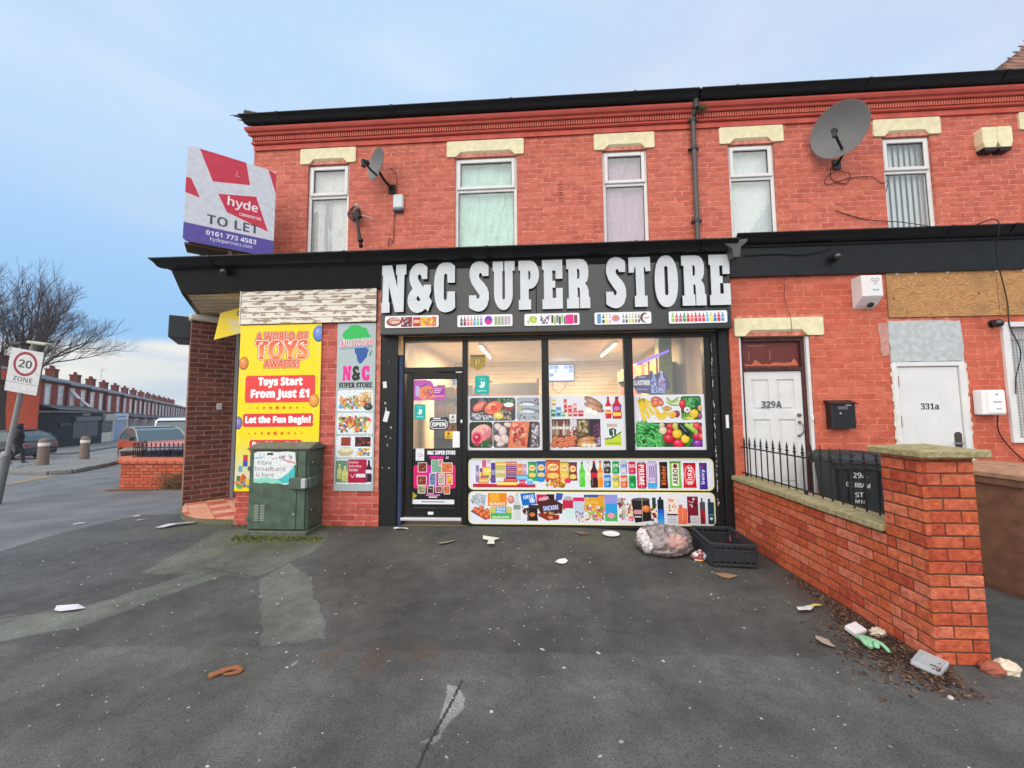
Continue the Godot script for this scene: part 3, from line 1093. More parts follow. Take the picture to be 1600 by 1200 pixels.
func corner_building() -> Node3D:
	var b := base("corner_shop_building", "red painted brick corner building with the shop below and three upstairs windows", "building")
	var wins := [[-3.60, -2.922], [-1.22, -0.25], [1.06, 1.733]]
	var holes := []
	for w in wins:
		holes.append(Rect2(w[0], 3.95, w[1] - w[0], 1.565))
	var st := mb()
	holed(st, -4.5, 2.42, 3.3, 6.2, -1.06, -0.806, holes)
	var wall := obj("wall", st, red_joint, b)
	# upstairs brick face; lintels and the hidden foot behind the lower gutter left out
	var hb := []
	for w in wins:
		hb.append(Rect2(w[0] + 4.52, 0.2, w[1] - w[0], 1.565))
		hb.append(Rect2(w[0] - 0.125 + 4.52, 1.77, w[1] - w[0] + 0.235, 0.255))
	lay(wall, Vector3(-4.52, 3.75, -0.806), Vector3.RIGHT, 6.94, 2.035, 0.0768, 0.208, 0.002, 0.011, hb, red_tones, red_merged, 300, 101)
	# remaining shell: returns, back, ceilings
	st = mb()
	wall_seg(st, Vector2(-9.2, -9.2), Vector2(-4.5, -0.82), 3.3, 6.2, -0.25)
	wall_seg(st, Vector2(2.40, -1.06), Vector2(2.40, -9.2), 0.0, 6.2, -0.12)
	wall_seg(st, Vector2(2.4, -9.2), Vector2(-9.2, -9.2), 0.0, 6.2, -0.25)
	wall_seg(st, Vector2(-9.9, -9.2), Vector2(-5.45, -2.1), 0.0, 3.3, -0.25)
	prism(st, PackedVector2Array([Vector2(-4.45, -0.9), Vector2(2.3, -0.9), Vector2(2.3, -9.1), Vector2(-9.1, -9.1)]), -3.3, -3.2, Transform3D(Basis(Vector3.RIGHT, PI / 2), Vector3.ZERO))
	obj("shell", st, flat("plaster_shell", K(190, 182, 170), 0.9), b)
	# a party wall inside keeps the three rooms apart
	st = mb()
	span(st, -2.2, -2.1, 3.34, 6.18, -4.0, -1.07)
	span(st, 0.5, 0.6, 3.34, 6.18, -4.0, -1.07)
	span(st, -5.6, 2.38, 3.34, 6.18, -4.1, -4.01)
	obj("room_wall", st, flat("room_plaster", K(200, 196, 188), 0.9), b)
	for i in 3:
		lintel(b, wins[i][0] - 0.125, wins[i][1] + 0.11, 5.52, 5.77, -0.8, wins[i][0], wins[i][1])
		upvc_window(b, wins[i][0], wins[i][1], 3.95, 5.515, -0.845, 4.99)
	curtain("curtain", b, -3.58, -2.94, 3.97, 5.5, -0.93, K(214, 213, 206), 0.008, 3.0, 0.0, 3)
	curtain("curtain", b, -3.36, -3.26, 3.97, 4.98, -0.915, K(178, 178, 174), 0.02, 1.0, 0.0, 4)
	curtain("curtain", b, -1.2, -0.27, 3.97, 5.5, -0.95, K(184, 228, 208), 0.012, 2.0, 1.2, 5)
	curtain("curtain", b, 1.08, 1.72, 3.97, 5.5, -0.95, K(186, 154, 176), 0.008, 1.0, 0.8, 7)
	cornice(b, -4.5, 2.44, 0.62)
	roof_slope(b, -4.75, 2.42, -0.12)
	# ridge tile and wire at the eaves corner
	st = mb()
	tube(st, [Vector3(-4.55, 6.3, -0.62), Vector3(-4.4, 6.42, -0.9), Vector3(-4.45, 6.7, -1.6)], [0.05, 0.07, 0.08], 8)
	obj("hip_tile", st, worn("mossy_tile", K(104, 108, 92), 0.85, noise_tex("stone_mottle", 0.03, 0.6, 1.0, 12, 4), 1.3), b)
	# old toothed-in brick patch between the windows
	st = mb()
	for k in 8:
		span(st, 0.37 + 0.01 * (k % 2), 0.465, 4.74 + k * 0.0384 * 1.16, 4.744 + k * 0.0384 * 1.16, -0.8, -0.7985)
	for k in 4:
		span(st, 0.415, 0.419, 4.76 + k * 0.089, 4.785 + k * 0.089, -0.8, -0.7986)
	obj("crack", st, flat("open_joint", K(96, 40, 36), 0.9), b)
	# downpipe with collars
	st = mb()
	tube(st, [Vector3(2.42, 6.1, -0.66), Vector3(2.42, 6.03, -0.66), Vector3(2.41, 5.97, -0.73), Vector3(2.405, 5.9, -0.74), Vector3(2.4, 3.8, -0.74)], 0.034, 12)
	obj("downpipe", st, flat("grey_pipe", K(82, 80, 80), 0.4), b)
	st = mb()
	for y in [5.86, 5.42, 4.3]:
		st = mb()
		tube(st, [Vector3(2.403, y, -0.74), Vector3(2.403, y + 0.05, -0.74)], 0.043, 12)
		span(st, 2.33, 2.475, y + 0.012, y + 0.036, -0.79, -0.73)
		obj("pipe_bracket", st, flat("pipe_bracket", K(62, 60, 60), 0.45), b)
	st = mb()
	tube(st, [Vector3(2.42, 6.14, -0.66), Vector3(2.42, 6.0, -0.66)], 0.045, 12)
	obj("pipe_collar", st, flat("pipe_bracket", K(62, 60, 60), 0.45), b)
	# front extension: stub of wall left of the shop
	st = mb()
	span(st, -3.94, -2.03, -0.2, 3.2, -0.25, -0.006)
	var w2 := obj("shop_wall", st, red_joint, b)
	var hs := [Rect2(0, 0.62, 1.115, 2.7), Rect2(1.345, 0.62, 0.6, 2.7), Rect2(0, 2.8, 2, 0.6)]
	var t2 := []
	for c in [K(196, 92, 78), K(186, 82, 70), K(204, 102, 88), K(178, 80, 70)]:
		t2.append(worn("stub_brick_%s" % c.to_html(false), c, 0.6, texs["brick_blotch"], 0.9, texs["brick_bump"], 0.25))
	lay(w2, Vector3(-3.95, -0.06, -0.006), Vector3.RIGHT, 1.93, 2.86, 0.0755, 0.215, 0.003, 0.012, hs, t2, red_merged, 200, 102, 0.02)
	st = mb()
	span(st, -3.94, -3.7, 0.0, 3.2, -1.1, -0.252)
	obj("shop_wall", st, red_merged, b)
	# lean-to roof over the front
	st = mb()
	quad(st, Vector3(-4.86, 3.56, 0.16), Vector3(2.44, 3.56, 0.16), Vector3(2.44, 3.74, -0.8), Vector3(-5.4, 3.74, -0.8))
	quad(st, Vector3(-5.4, 3.74, -0.8), Vector3(-4.5, 3.74, -0.8), Vector3(-9.2, 3.74, -9.2), Vector3(-10.4, 3.6, -9.0))
	obj("lead_roof", st, worn("lead", K(112, 114, 118), 0.55, noise_tex("stone_mottle", 0.03, 0.6, 1.0, 12, 4), 0.5), b)
	# canted black fascia and its gutter, mitred at the corner
	var blk := worn("black_fascia", K(26, 26, 27), 0.42, noise_tex("fascia_scuff", 0.02, 0.55, 1.0, 81, 5), 0.8)
	st = mb()
	run_x(st, PackedVector2Array([Vector2(-0.03, 3.18), Vector2(0.045, 3.18), Vector2(0.15, 3.46), Vector2(-0.03, 3.46)]), -4.8, 2.42, 0.55, 0.045)
	obj("fascia", st, blk, b)
	st = mb()
	run_x(st, PackedVector2Array([Vector2(-0.03, 3.462), Vector2(0.165, 3.462), Vector2(0.19, 3.475), Vector2(0.2, 3.5), Vector2(0.0, 3.58)]), -4.8, 2.42, 0.55, 0.045)
	obj("soffit_board", st, flat("black_trim", K(22, 22, 24), 0.4), b)
	st = mb()
	run_x(st, gutter_prof(0.2, 3.565, 0.1), -4.8, 2.42, 0.62, 0.045)
	obj("gutter", st, mats["black_gutter"], b)
	st = mb()
	for x in [-4.2, -2.4, -0.6, 1.2, 2.0]:
		st = mb()
		run_x(st, PackedVector2Array([Vector2(0.198, 3.458), Vector2(0.26, 3.458), Vector2(0.305, 3.5), Vector2(0.355, 3.548), Vector2(0.355, 3.57), Vector2(0.19, 3.572)]), x, x + 0.04)
		obj("gutter_joint", st, mats["gutter_joint"], b)
	# side fascia running back along the side street
	st = mb()
	var sd := Vector2(-0.585, -0.811)
	var c0 := Vector2(-4.82, 0.02)
	wall_seg(st, c0 + sd * 0.0, c0 + sd * 9.0, 3.18, 3.5, 0.05)
	obj("side_fascia", st, blk, b)
	# boarded soffit over the recessed corner door
	st = mb()
	for k in 9:
		var f0 := k / 9.0
		var f1 := (k + 0.93) / 9.0
		var L0 := c0 + sd * (f0 * 1.9)
		var L1 := c0 + sd * (f1 * 1.9)
		quad(st, Vector3(-3.75, 3.19, lerpf(0.02, -1.55, f1)), Vector3(L1.x, 3.19, L1.y), Vector3(L0.x, 3.19, L0.y), Vector3(-3.75, 3.19, lerpf(0.02, -1.55, f0)))
	obj("soffit", st, worn("soffit_board_paint", K(236, 224, 188), 0.6, noise_tex("cream_wear", 0.02, 0.9, 1.0, 61, 5), 0.7), b)
	st = mb()
	prism(st, PackedVector2Array([Vector2(-4.8, 0.0), Vector2(-3.7, 0.0), Vector2(-3.7, -1.7), Vector2(-5.9, -1.7)]), -3.24, -3.2, Transform3D(Basis(Vector3.RIGHT, PI / 2), Vector3.ZERO))
	obj("soffit_backing", st, flat("black_trim", K(22, 22, 24), 0.4), b)
	# brown brick pier beside the recess
	var pa := Vector3(-5.47, 0.12, -0.84)
	var pu := Vector3(0.67, 0, -0.742).normalized()
	var pn := pu.cross(Vector3.UP)
	st = mb()
	bx(st, pa + pu * 0.31 + Vector3.UP * 1.46 - pn * 0.13, Vector3(0.62, 2.92, 0.24), Basis(pu, Vector3.UP, pn))
	var pier := obj("pier", st, worn("pier_joint", K(168, 132, 120), 0.85, texs["joint_blotch"], 1.0), b)
	var t3 := []
	for c in [K(98, 60, 52), K(90, 54, 47), K(106, 66, 56), K(86, 52, 46), K(112, 70, 58), K(94, 66, 54)]:
		t3.append(worn("pier_brick_%s" % c.to_html(false), c, 0.7, texs["brick_blotch"], 1.1, texs["brick_bump"], 0.3))
	lay(pier, pa - pn * 0.01, pu, 0.62, 2.92, 0.0775, 0.225, 0.003, 0.013, [], t3, red_merged, 200, 103)
	var su := Vector3(-0.585, 0, -0.811)
	st = mb()
	bx(st, pa + su * 0.3 + Vector3.UP * 1.46 + Vector3(0.08, 0, -0.07), Vector3(0.5, 2.9, 0.2), Basis(su, Vector3.UP, su.cross(Vector3.UP)))
	obj("pier_return", st, mats["pier_joint"], b)
	st = mb()
	bx(st, pa + pu * 0.3 + Vector3.UP * 2.97 - pn * 0.1, Vector3(0.66, 0.1, 0.3), Basis(pu, Vector3.UP, pn), 0.02)
	obj("pier_cap", st, worn("white_flaking", K(214, 206, 194), 0.8, noise_tex("cream_wear", 0.02, 0.9, 1.0, 61, 5), 0.9), b)
	# roller shutter across the recess
	st = mb()
	var ra := Vector3(-5.02, 0, -1.33)
	var rb := Vector3(-3.8, 0, -0.9)
	var ru := (rb - ra).normalized()
	var rn := ru.cross(Vector3.UP)
	for k in 38:
		bx(st, (ra + rb) / 2 + Vector3.UP * (0.17 + 0.0775 * k), Vector3(ra.distance_to(rb), 0.066, 0.03), Basis(ru, Vector3.UP, rn), 0.008)
	var sh := obj("roller_shutter", st, flat("shutter_dark", K(44, 42, 44), 0.45), b)
	st = mb()
	bx(st, ra + Vector3.UP * 1.6 + rn * 0.04, Vector3(0.08, 2.95, 0.06), Basis(ru, Vector3.UP, rn), 0.006)
	obj("shutter_rail", st, flat("grey_steel", K(120, 122, 126), 0.4), sh)
	# tiled step
	corner_step(b)
	# iron corbel under the gutter at the party line
	st = mb()
	prism(st, PackedVector2Array([Vector2(-0.13, 0.13), Vector2(0.13, 0.16), Vector2(0.13, 0.13), Vector2(0.05, 0.06), Vector2(0.035, -0.06), Vector2(-0.035, -0.06), Vector2(-0.05, 0.05), Vector2(-0.13, 0.1)]), 0, 0.14, Transform3D(Basis(), Vector3(2.4, 3.41, 0.16)))
	obj("bracket", st, flat("grey_pipe", K(82, 80, 80), 0.4), b)
	return b

func corner_step(b: Node3D) -> void:
	var edge := PackedVector2Array([Vector2(-3.96, -0.03), Vector2(-4.25, -0.03), Vector2(-4.55, -0.07), Vector2(-4.82, -0.2), Vector2(-5.05, -0.38), Vector2(-5.25, -0.6), Vector2(-5.44, -0.84), Vector2(-5.04, -1.3), Vector2(-3.8, -0.9), Vector2(-3.96, -0.25)])
	var st := mb()
	var xf := Transform3D(Basis(Vector3.RIGHT, PI / 2), Vector3(0, 0, 0))
	var flipz := PackedVector2Array()
	for p in edge:
		flipz.append(p)
	prism(st, flipz, -0.155, 0.15, xf)
	var s := obj("step", st, worn("step_stone", K(132, 124, 98), 0.85, noise_tex("stone_mottle", 0.03, 0.6, 1.0, 12, 4), 1.6), b)
	var n := 0
	var reds := [K(214, 122, 98), K(230, 166, 136), K(206, 110, 90), K(234, 180, 150)]
	var inner := Geometry2D.offset_polygon(edge, -0.012)[0]
	for i in range(-6, 8):
		for j in range(-8, 6):
			var c := Vector2(-4.6, -0.55) + Vector2(0.72, 0.69) * (i * 0.235) + Vector2(-0.69, 0.72) * (j * 0.235)
			var q := PackedVector2Array()
			for k in [[-1, -1], [1, -1], [1, 1], [-1, 1]]:
				q.append(c + Vector2(0.72, 0.69) * (k[0] * 0.115) + Vector2(-0.69, 0.72) * (k[1] * 0.115))
			for piece in Geometry2D.intersect_polygons(q, inner):
				var t := mb()
				prism(t, piece, -0.166, -0.15, xf)
				var col: Color = reds[absi(i * 3 + j * 5 + (i * j) % 3) % 4]
				obj("tile", t, worn("step_tile_" + col.to_html(false), col, 0.5, texs["brick_blotch"], 1.5), s)
				n += 1

func panel_door(parent: Node3D, x0: float, x1: float, y0: float, y1: float, z: float) -> Node3D:
	var white := worn("white_door_paint", K(220, 219, 217), 0.5, noise_tex("upvc_grime", 0.01, 0.95, 1.0, 51, 4), 1.2)
	var st := mb()
	var rows := [[y0 + 0.12, y0 + 0.52], [y0 + 0.64, y0 + 1.42], [y0 + 1.53, y1 - 0.1]]
	var cx := (x0 + x1) / 2
	var cols := [[x0 + 0.09, cx - 0.05], [cx + 0.05, x1 - 0.09]]
	var hs := []
	for r in rows:
		for c in cols:
			hs.append(Rect2(c[0], r[0], c[1] - c[0], r[1] - r[0]))
	holed(st, x0, x1, y0, y1, z - 0.04, z, hs)
	for h in hs:
		span(st, h.position.x, h.end.x, h.position.y, h.end.y, z - 0.038, z - 0.016)
		span(st, h.position.x + 0.03, h.end.x - 0.03, h.position.y + 0.03, h.end.y - 0.03, z - 0.018, z - 0.006, 0.005)
	return obj("door", st, white, parent)

func neighbour_building() -> void:
	var b := base("terraced_house", "red painted brick terrace with two white front doors and a plywood panel", "building")
	var wins := [[2.923, 3.592], [5.112, 5.785], [7.1, 7.77]]
	var holes := []
	for w in wins:
		holes.append(Rect2(w[0], 3.95, w[1] - w[0], 1.565))
	var st := mb()
	holed(st, 2.42, 9.4, 3.3, 6.2, -1.06, -0.806, holes)
	var wall := obj("wall", st, red_joint, b)
	var hb := []
	for w in wins:
		hb.append(Rect2(w[0] - 2.42, 0.15, w[1] - w[0], 1.565))
		hb.append(Rect2(w[0] - 0.125 - 2.42, 1.72, w[1] - w[0] + 0.255, 0.255))
	lay(wall, Vector3(2.42, 3.8, -0.806), Vector3.RIGHT, 5.6, 1.985, 0.0768, 0.208, 0.002, 0.011, hb, red_tones, red_merged, 150, 104)
	st = mb()
	wall_seg(st, Vector2(9.4, -0.81), Vector2(9.4, -9.2), 0.0, 6.2, 0.2)
	wall_seg(st, Vector2(9.4, -9.2), Vector2(2.46, -9.2), 0.0, 6.2, 0.2)
	span(st, 2.54, 9.3, 3.25, 3.32, -9.0, -1.08)
	obj("shell", st, mats["plaster_shell"], b)
	st = mb()
	span(st, 4.3, 4.4, 3.34, 6.18, -4.0, -1.07)
	span(st, 6.4, 6.5, 3.34, 6.18, -4.0, -1.07)
	span(st, 2.54, 9.1, 3.34, 6.18, -4.1, -4.01)
	obj("room_wall", st, mats["room_plaster"], b)
	for i in 3:
		lintel(b, wins[i][0] - 0.125, wins[i][1] + 0.13, 5.52, 5.775, -0.8, wins[i][0], wins[i][1])
		upvc_window(b, wins[i][0], wins[i][1], 3.95, 5.515, -0.845, 5.0)
	curtain("curtain", b, 2.94, 3.58, 3.97, 5.5, -0.95, K(216, 226, 222), 0.005, 2.0, 0.4, 8)
	st = mb()
	for k in 8:
		var x := 5.14 + k * 0.08
		bx(st, Vector3(x + 0.035, 4.72, -0.95), Vector3(0.076, 1.5, 0.003), Basis(Vector3.UP, 0.35))
	obj("blind", st, worn("blind_cloth", K(214, 220, 214), 0.8, noise_tex("upvc_grime", 0.01, 0.95, 1.0, 51, 4), 0.8), b)
	cornice(b, 2.441, 9.4, 0.0)
	roof_slope(b, 2.425, 9.4, 0.0)
	# ground floor front
	var gh := [Rect2(2.53, -0.2, 0.85, 2.65), Rect2(4.29, -0.2, 0.83, 2.31), Rect2(5.56, 1.14, 1.3, 1.42)]
	st = mb()
	holed(st, 2.42, 9.4, -0.2, 3.6, -0.25, -0.006, gh)
	var lower := obj("front_wall", st, worn("red_joint_lower", K(236, 152, 128), 0.75, texs["joint_blotch"], 0.9), b)
	var hl := []
	for r in gh:
		hl.append(Rect2(r.position.x - 2.42, r.position.y, r.size.x, r.size.y))
	hl.append(Rect2(0.05, 2.44, 1.06, 0.235))
	hl.append(Rect2(1.87, 2.1, 0.83, 0.5))
	hl.append(Rect2(1.87, 2.63, 4.0, 0.6))
	var tl := []
	for c in [K(205, 102, 76), K(209, 107, 81), K(200, 97, 71), K(206, 104, 78), K(212, 112, 86)]:
		tl.append(worn("lower_brick_" + c.to_html(false), c, 0.58, texs["brick_blotch"], 0.6, texs["brick_bump"], 0.22))
	lay(lower, Vector3(2.42, 0.0, -0.006), Vector3.RIGHT, 4.3, 3.2, 0.0755, 0.216, 0.002, 0.009, hl, tl, red_merged, 150, 105, -0.05)
	# door 329A
	lintel(b, 2.475, 3.53, 2.45, 2.675, 0.0, 2.57, 3.37)
	var brown := worn("maroon_paint", K(98, 52, 50), 0.5, noise_tex("fascia_scuff", 0.02, 0.55, 1.0, 81, 5), 1.0)
	var whitef: StandardMaterial3D = mats["white_upvc"]
	var d1 := sub("doorway", b)
	st = mb()
	span(st, 2.532, 2.562, -0.02, 2.445, -0.1, -0.02, 0.004)
	span(st, 3.338, 3.376, -0.02, 2.445, -0.1, -0.02, 0.004)
	obj("white_trim", st, whitef, d1)
	st = mb()
	span(st, 2.563, 2.6, -0.02, 2.44, -0.14, -0.055, 0.005)
	span(st, 3.295, 3.337, -0.02, 2.44, -0.14, -0.055, 0.005)
	span(st, 2.6, 3.295, 2.39, 2.44, -0.14, -0.057, 0.005)
	span(st, 2.6, 3.295, 2.02, 2.065, -0.14, -0.05, 0.005)
	obj("door_frame", st, brown, d1)
	st = mb()
	span(st, 2.6, 3.295, 2.065, 2.39, -0.12, -0.1)
	span(st, 2.605, 2.63, 2.07, 2.385, -0.1, -0.088)
	obj("transom_panel", st, worn("maroon_panel", K(112, 54, 48), 0.3, noise_tex("cream_wear", 0.02, 0.9, 1.0, 61, 5), 1.0), d1)
	# bare patch where the panel's paint has peeled along the bottom
	st = mb()
	var pe := PackedVector2Array()
	rng.seed = 5
	for k in 16:
		pe.append(Vector2(2.635 + k * 0.043, 2.085 + rng.randf_range(0, 0.008)))
	for k in 16:
		pe.append(Vector2(3.28 - k * 0.043, 2.1 + rng.randf_range(0.0, 0.035) + (0.05 if k == 1 or k == 12 else 0.0)))
	prism(st, pe, -0.0995, -0.098)
	obj("peeled_paint", st, flat("bare_wood_orange", K(188, 104, 74), 0.8), d1)
	st = mb()
	span(st, 2.68, 2.9, 2.34, 2.348, -0.0995, -0.0985)
	for q in [[2.69, 2.16, 2.28], [2.945, 2.16, 2.3]]:
		span(st, q[0], q[0] + 0.006, q[1], q[2], -0.0995, -0.0985)
	obj("scratch", st, flat("pale_scratch", K(170, 120, 112), 0.8), d1)
	var door := panel_door(d1, 2.604, 3.291, 0.0, 2.016, -0.075)
	st = mb()
	lettering(st, "329A", sans_bold, 0.24, 0.085, 0.004, Transform3D(Basis(), Vector3(2.92, 1.605, -0.075)))
	obj("door_number", st, flat("number_grey", K(92, 92, 94), 0.4), d1)
	st = mb()
	for q in [[3.235, 1.47, 0.022], [3.235, 1.385, 0.016], [3.22, 1.22, 0.015]]:
		tube(st, [Vector3(q[0], q[1], -0.076), Vector3(q[0], q[1], -0.05)], q[2], 12)
	tube(st, curve([Vector3(3.235, 1.39, -0.052), Vector3(3.255, 1.33, -0.03), Vector3(3.25, 1.26, -0.03), Vector3(3.222, 1.22, -0.052)]), 0.009, 8)
	obj("handle", st, flat("worn_chrome", K(120, 118, 116), 0.3, 0.5, 0.8), d1)
	# door 331a, flush and steel, in a roughly caulked frame
	var d2 := sub("doorway", b)
	st = mb()
	span(st, 4.295, 4.352, -0.02, 2.1, -0.08, 0.012, 0.006)
	span(st, 5.055, 5.118, -0.02, 2.1, -0.08, 0.012, 0.006)
	span(st, 4.352, 5.055, 2.045, 2.1, -0.08, 0.01, 0.006)
	obj("door_frame", st, whitef, d2)
	st = mb()
	rng.seed = 9
	for k in 40:
		var y := 0.1 + k * 0.05
		for x in [4.292, 5.122]:
			bx(st, Vector3(x + rng.randf_range(-0.008, 0.008), y, 0.004), Vector3(rng.randf_range(0.012, 0.035), 0.055, 0.016), Basis(), 0.004)
	obj("caulk", st, worn("caulk", K(224, 218, 204), 0.8, noise_tex("cream_wear", 0.02, 0.9, 1.0, 61, 5), 1.0), d2)
	st = mb()
	span(st, 4.358, 5.05, 0.0, 2.04, -0.05, -0.012, 0.004)
	obj("door", st, worn("white_steel", K(222, 221, 219), 0.4, noise_tex("upvc_grime", 0.01, 0.95, 1.0, 51, 4), 0.6), d2)
	st = mb()
	for y in [0.6, 1.32, 1.8]:
		st = mb()
		span(st, 4.345, 4.37, y, y + 0.13, -0.012, 0.004, 0.003)
		obj("hinge", st, flat("rusty_hinge", K(150, 124, 118), 0.6), d2)
	st = mb()
	lettering(st, "331a", serif_bold, 0.205, 0.075, 0.003, Transform3D(Basis(), Vector3(4.705, 1.565, -0.012)))
	obj("door_number", st, flat("number_black", K(44, 44, 46), 0.5), d2)
	st = mb()
	prism(st, rrect(0.075, 0.2, 0.035, Vector2(4.985, 1.16)), -0.012, 0.0)
	obj("handle_plate", st, flat("bronze_plate", K(86, 76, 72), 0.4, 0.5, 0.5), d2)
	st = mb()
	tube(st, [Vector3(4.99, 1.13, -0.002), Vector3(4.99, 1.13, 0.04), Vector3(4.88, 1.13, 0.045)], 0.009, 8)
	obj("handle", st, flat("steel_bright", K(190, 190, 190), 0.25, 0.5, 0.9), d2)
	# rendered patch over the door
	st = mb()
	prism(st, blot([Vector2(4.29, 2.105), Vector2(5.115, 2.105), Vector2(5.115, 2.6), Vector2(4.29, 2.6)], 1.0, 77, 0.004), -0.006, 0.009)
	obj("cement_patch", st, worn("cement", K(196, 200, 202), 0.85, noise_tex("cement_cloud", 0.018, 0.86, 1.0, 91, 5), 1.1, bump_tex("cement_bump", 0.05, 6.0, 92, 4, 256), 0.15), b)
	st = mb()
	prism(st, blot([Vector2(4.2, 2.16), Vector2(4.288, 2.2), Vector2(4.288, 2.6), Vector2(4.17, 2.58)], 1.0, 78, 0.008), -0.004, 0.0056)
	obj("cement_smear", st, worn("cement_smear", K(206, 150, 138), 0.85, texs["cement_cloud"], 1.1), b)
	# plywood over the old shop window, nailed at the top
	st = mb()
	span(st, 4.3, 6.7, 2.645, 3.2, 0.0, 0.018, 0.002)
	var ply := flat("plywood", K(255, 255, 255), 0.75)
	var pn1 := FastNoiseLite.new()
	pn1.seed = 95
	pn1.frequency = 0.006
	var pa := Image.create(600, 140, false, Image.FORMAT_RGB8)
	for j in 140:
		for i in 600:
			var v := pn1.get_noise_2d(i * 0.9, j * 5.0) * 9.0 + pn1.get_noise_2d(i * 0.25 + 400, j * 1.4) * 16.0
			var g := pn1.get_noise_2d(i * 2.0, j * 40.0)
			var r := 0.5 + 0.5 * sin(v * 3.0)
			var c := K(188, 142, 92).lerp(K(140, 94, 56), pow(r, 2.5) * 0.75 + g * 0.25)
			var w := pn1.get_noise_2d(i * 0.7 + 900, j * 0.7)
			c = c.lerp(K(130, 102, 74), clampf(w * 1.3 - 0.1, 0, 0.6))
			if i > 326 and i < 350:
				c = c.lerp(K(120, 98, 72), 0.5)
			pa.set_pixel(i, j, c)
	ply.albedo_texture = ImageTexture.create_from_image(pa)
	ply.uv1_triplanar = true
	ply.uv1_world_triplanar = true
	ply.uv1_scale = Vector3(1 / 2.4, 1 / 0.56, 1.0)
	obj("plywood_sheet", st, ply, b)
	st = mb()
	for q in [[5.55, 2.66, 3.18, 0.004], [5.33, 2.9, 2.93, 0.02], [4.36, 2.86, 2.9, 0.016], [4.5, 2.7, 2.72, 0.01]]:
		st = mb()
		span(st, q[0], q[0] + q[3], q[1], q[2], 0.018, 0.0195)
		obj("ply_mark", st, flat("ply_mark", K(96, 66, 42), 0.9), b)
	st = mb()
	for x in [4.42, 4.64, 5.0, 5.55, 5.85]:
		st = mb()
		tube(st, [Vector3(x, 3.186, 0.012), Vector3(x, 3.186, 0.026)], 0.016, 10)
		obj("fixing", st, flat("galvanised", K(196, 200, 206), 0.35), b)
	# fascia on this side is flatter and a little higher
	st = mb()
	run_x(st, PackedVector2Array([Vector2(0.005, 3.195), Vector2(0.05, 3.195), Vector2(0.06, 3.55), Vector2(0.005, 3.55)]), 2.44, 9.4)
	obj("fascia", st, worn("black_fascia_flat", K(30, 30, 31), 0.4, noise_tex("fascia_scuff", 0.02, 0.55, 1.0, 81, 5), 0.7), b)
	st = mb()
	run_x(st, PackedVector2Array([Vector2(0.005, 3.552), Vector2(0.075, 3.552), Vector2(0.085, 3.58), Vector2(0.005, 3.6)]), 2.5, 9.4)
	run_x(st, gutter_prof(0.075, 3.68, 0.095), 2.47, 9.4)
	span(st, 2.47, 9.4, 3.59, 3.68, 0.01, 0.074)
	obj("gutter", st, mats["black_gutter"], b)
	st = mb()
	for x in [3.2, 4.9, 5.6]:
		st = mb()
		run_x(st, PackedVector2Array([Vector2(0.073, 3.58), Vector2(0.13, 3.58), Vector2(0.175, 3.62), Vector2(0.222, 3.664), Vector2(0.222, 3.684), Vector2(0.07, 3.686)]), x, x + 0.04)
		obj("gutter_joint", st, mats["gutter_joint"], b)
	st = mb()
	quad(st, Vector3(2.44, 3.66, 0.02), Vector3(9.4, 3.66, 0.02), Vector3(9.4, 3.86, -0.8), Vector3(2.44, 3.86, -0.8))
	obj("lead_roof", st, mats["lead"], b)
	# barred window beside the meter box
	var w := sub("window", b)
	st = mb()
	span(st, 5.555, 5.63, 1.13, 2.56, -0.03, 0.03, 0.006)
	span(st, 6.7, 6.78, 1.13, 2.56, -0.03, 0.03, 0.006)
	span(st, 5.63, 6.7, 2.5, 2.56, -0.03, 0.028, 0.006)
	span(st, 5.63, 6.7, 1.13, 1.19, -0.03, 0.028, 0.006)
	obj("window_frame", st, whitef, w)
	st = mb()
	span(st, 5.66, 6.7, 1.19, 2.0, -0.1, -0.06, 0.006)
	span(st, 5.66, 5.72, 2.0, 2.5, -0.1, -0.055, 0.006)
	span(st, 5.72, 6.7, 2.36, 2.5, -0.1, -0.057, 0.006)
	span(st, 5.72, 6.7, 2.0, 2.06, -0.1, -0.057, 0.006)
	obj("sash", st, whitef, w)
	st = mb()
	span(st, 5.72, 6.7, 2.06, 2.36, -0.085, -0.08)
	obj("pane", st, flat("frosted_pane", K(206, 212, 214), 0.25), w)
	st = mb()
	for k in 30:
		var x := 5.64 + k * 0.0355
		span(st, x, x + 0.0045, 1.19, 2.5, 0.0, 0.004)
	for k in 37:
		var y := 1.2 + k * 0.0355
		span(st, 5.63, 6.7, y, y + 0.0045, 0.0045, 0.0085)
	obj("wire_mesh", st, flat("mesh_steel", K(150, 148, 146), 0.45), w)
	# painted corbel block where the party wall ends
	st = mb()
	for k in 2:
		var x := 6.37 + 0.2 * k
		st = mb()
		prism(st, PackedVector2Array([Vector2(x, 5.3), Vector2(x + 0.03, 5.22), Vector2(x + 0.165, 5.22), Vector2(x + 0.195, 5.3), Vector2(x + 0.195, 5.5), Vector2(x + 0.18, 5.52), Vector2(x + 0.015, 5.52), Vector2(x, 5.5)]), -0.81, -0.7)
		obj("corbel", st, mats["cream_paint"], b)
		st = mb()
		prism(st, PackedVector2Array([Vector2(x + 0.005, 5.216), Vector2(x + 0.03, 5.17), Vector2(x + 0.165, 5.17), Vector2(x + 0.19, 5.216)]), -0.81, -0.705)
		obj("corbel_foot", st, mats["black_trim"], b)
	# taller tiled roof rising behind at the end
	var r := base("tiled_roof_house", "brown plain tiled roof rising behind the parapet", "building")
	st = mb()
	span(st, 9.45, 15.0, 0.0, 7.6, -8.0, -2.3)
	obj("wall", st, red_merged, r)
	st = mb()
	rng.seed = 14
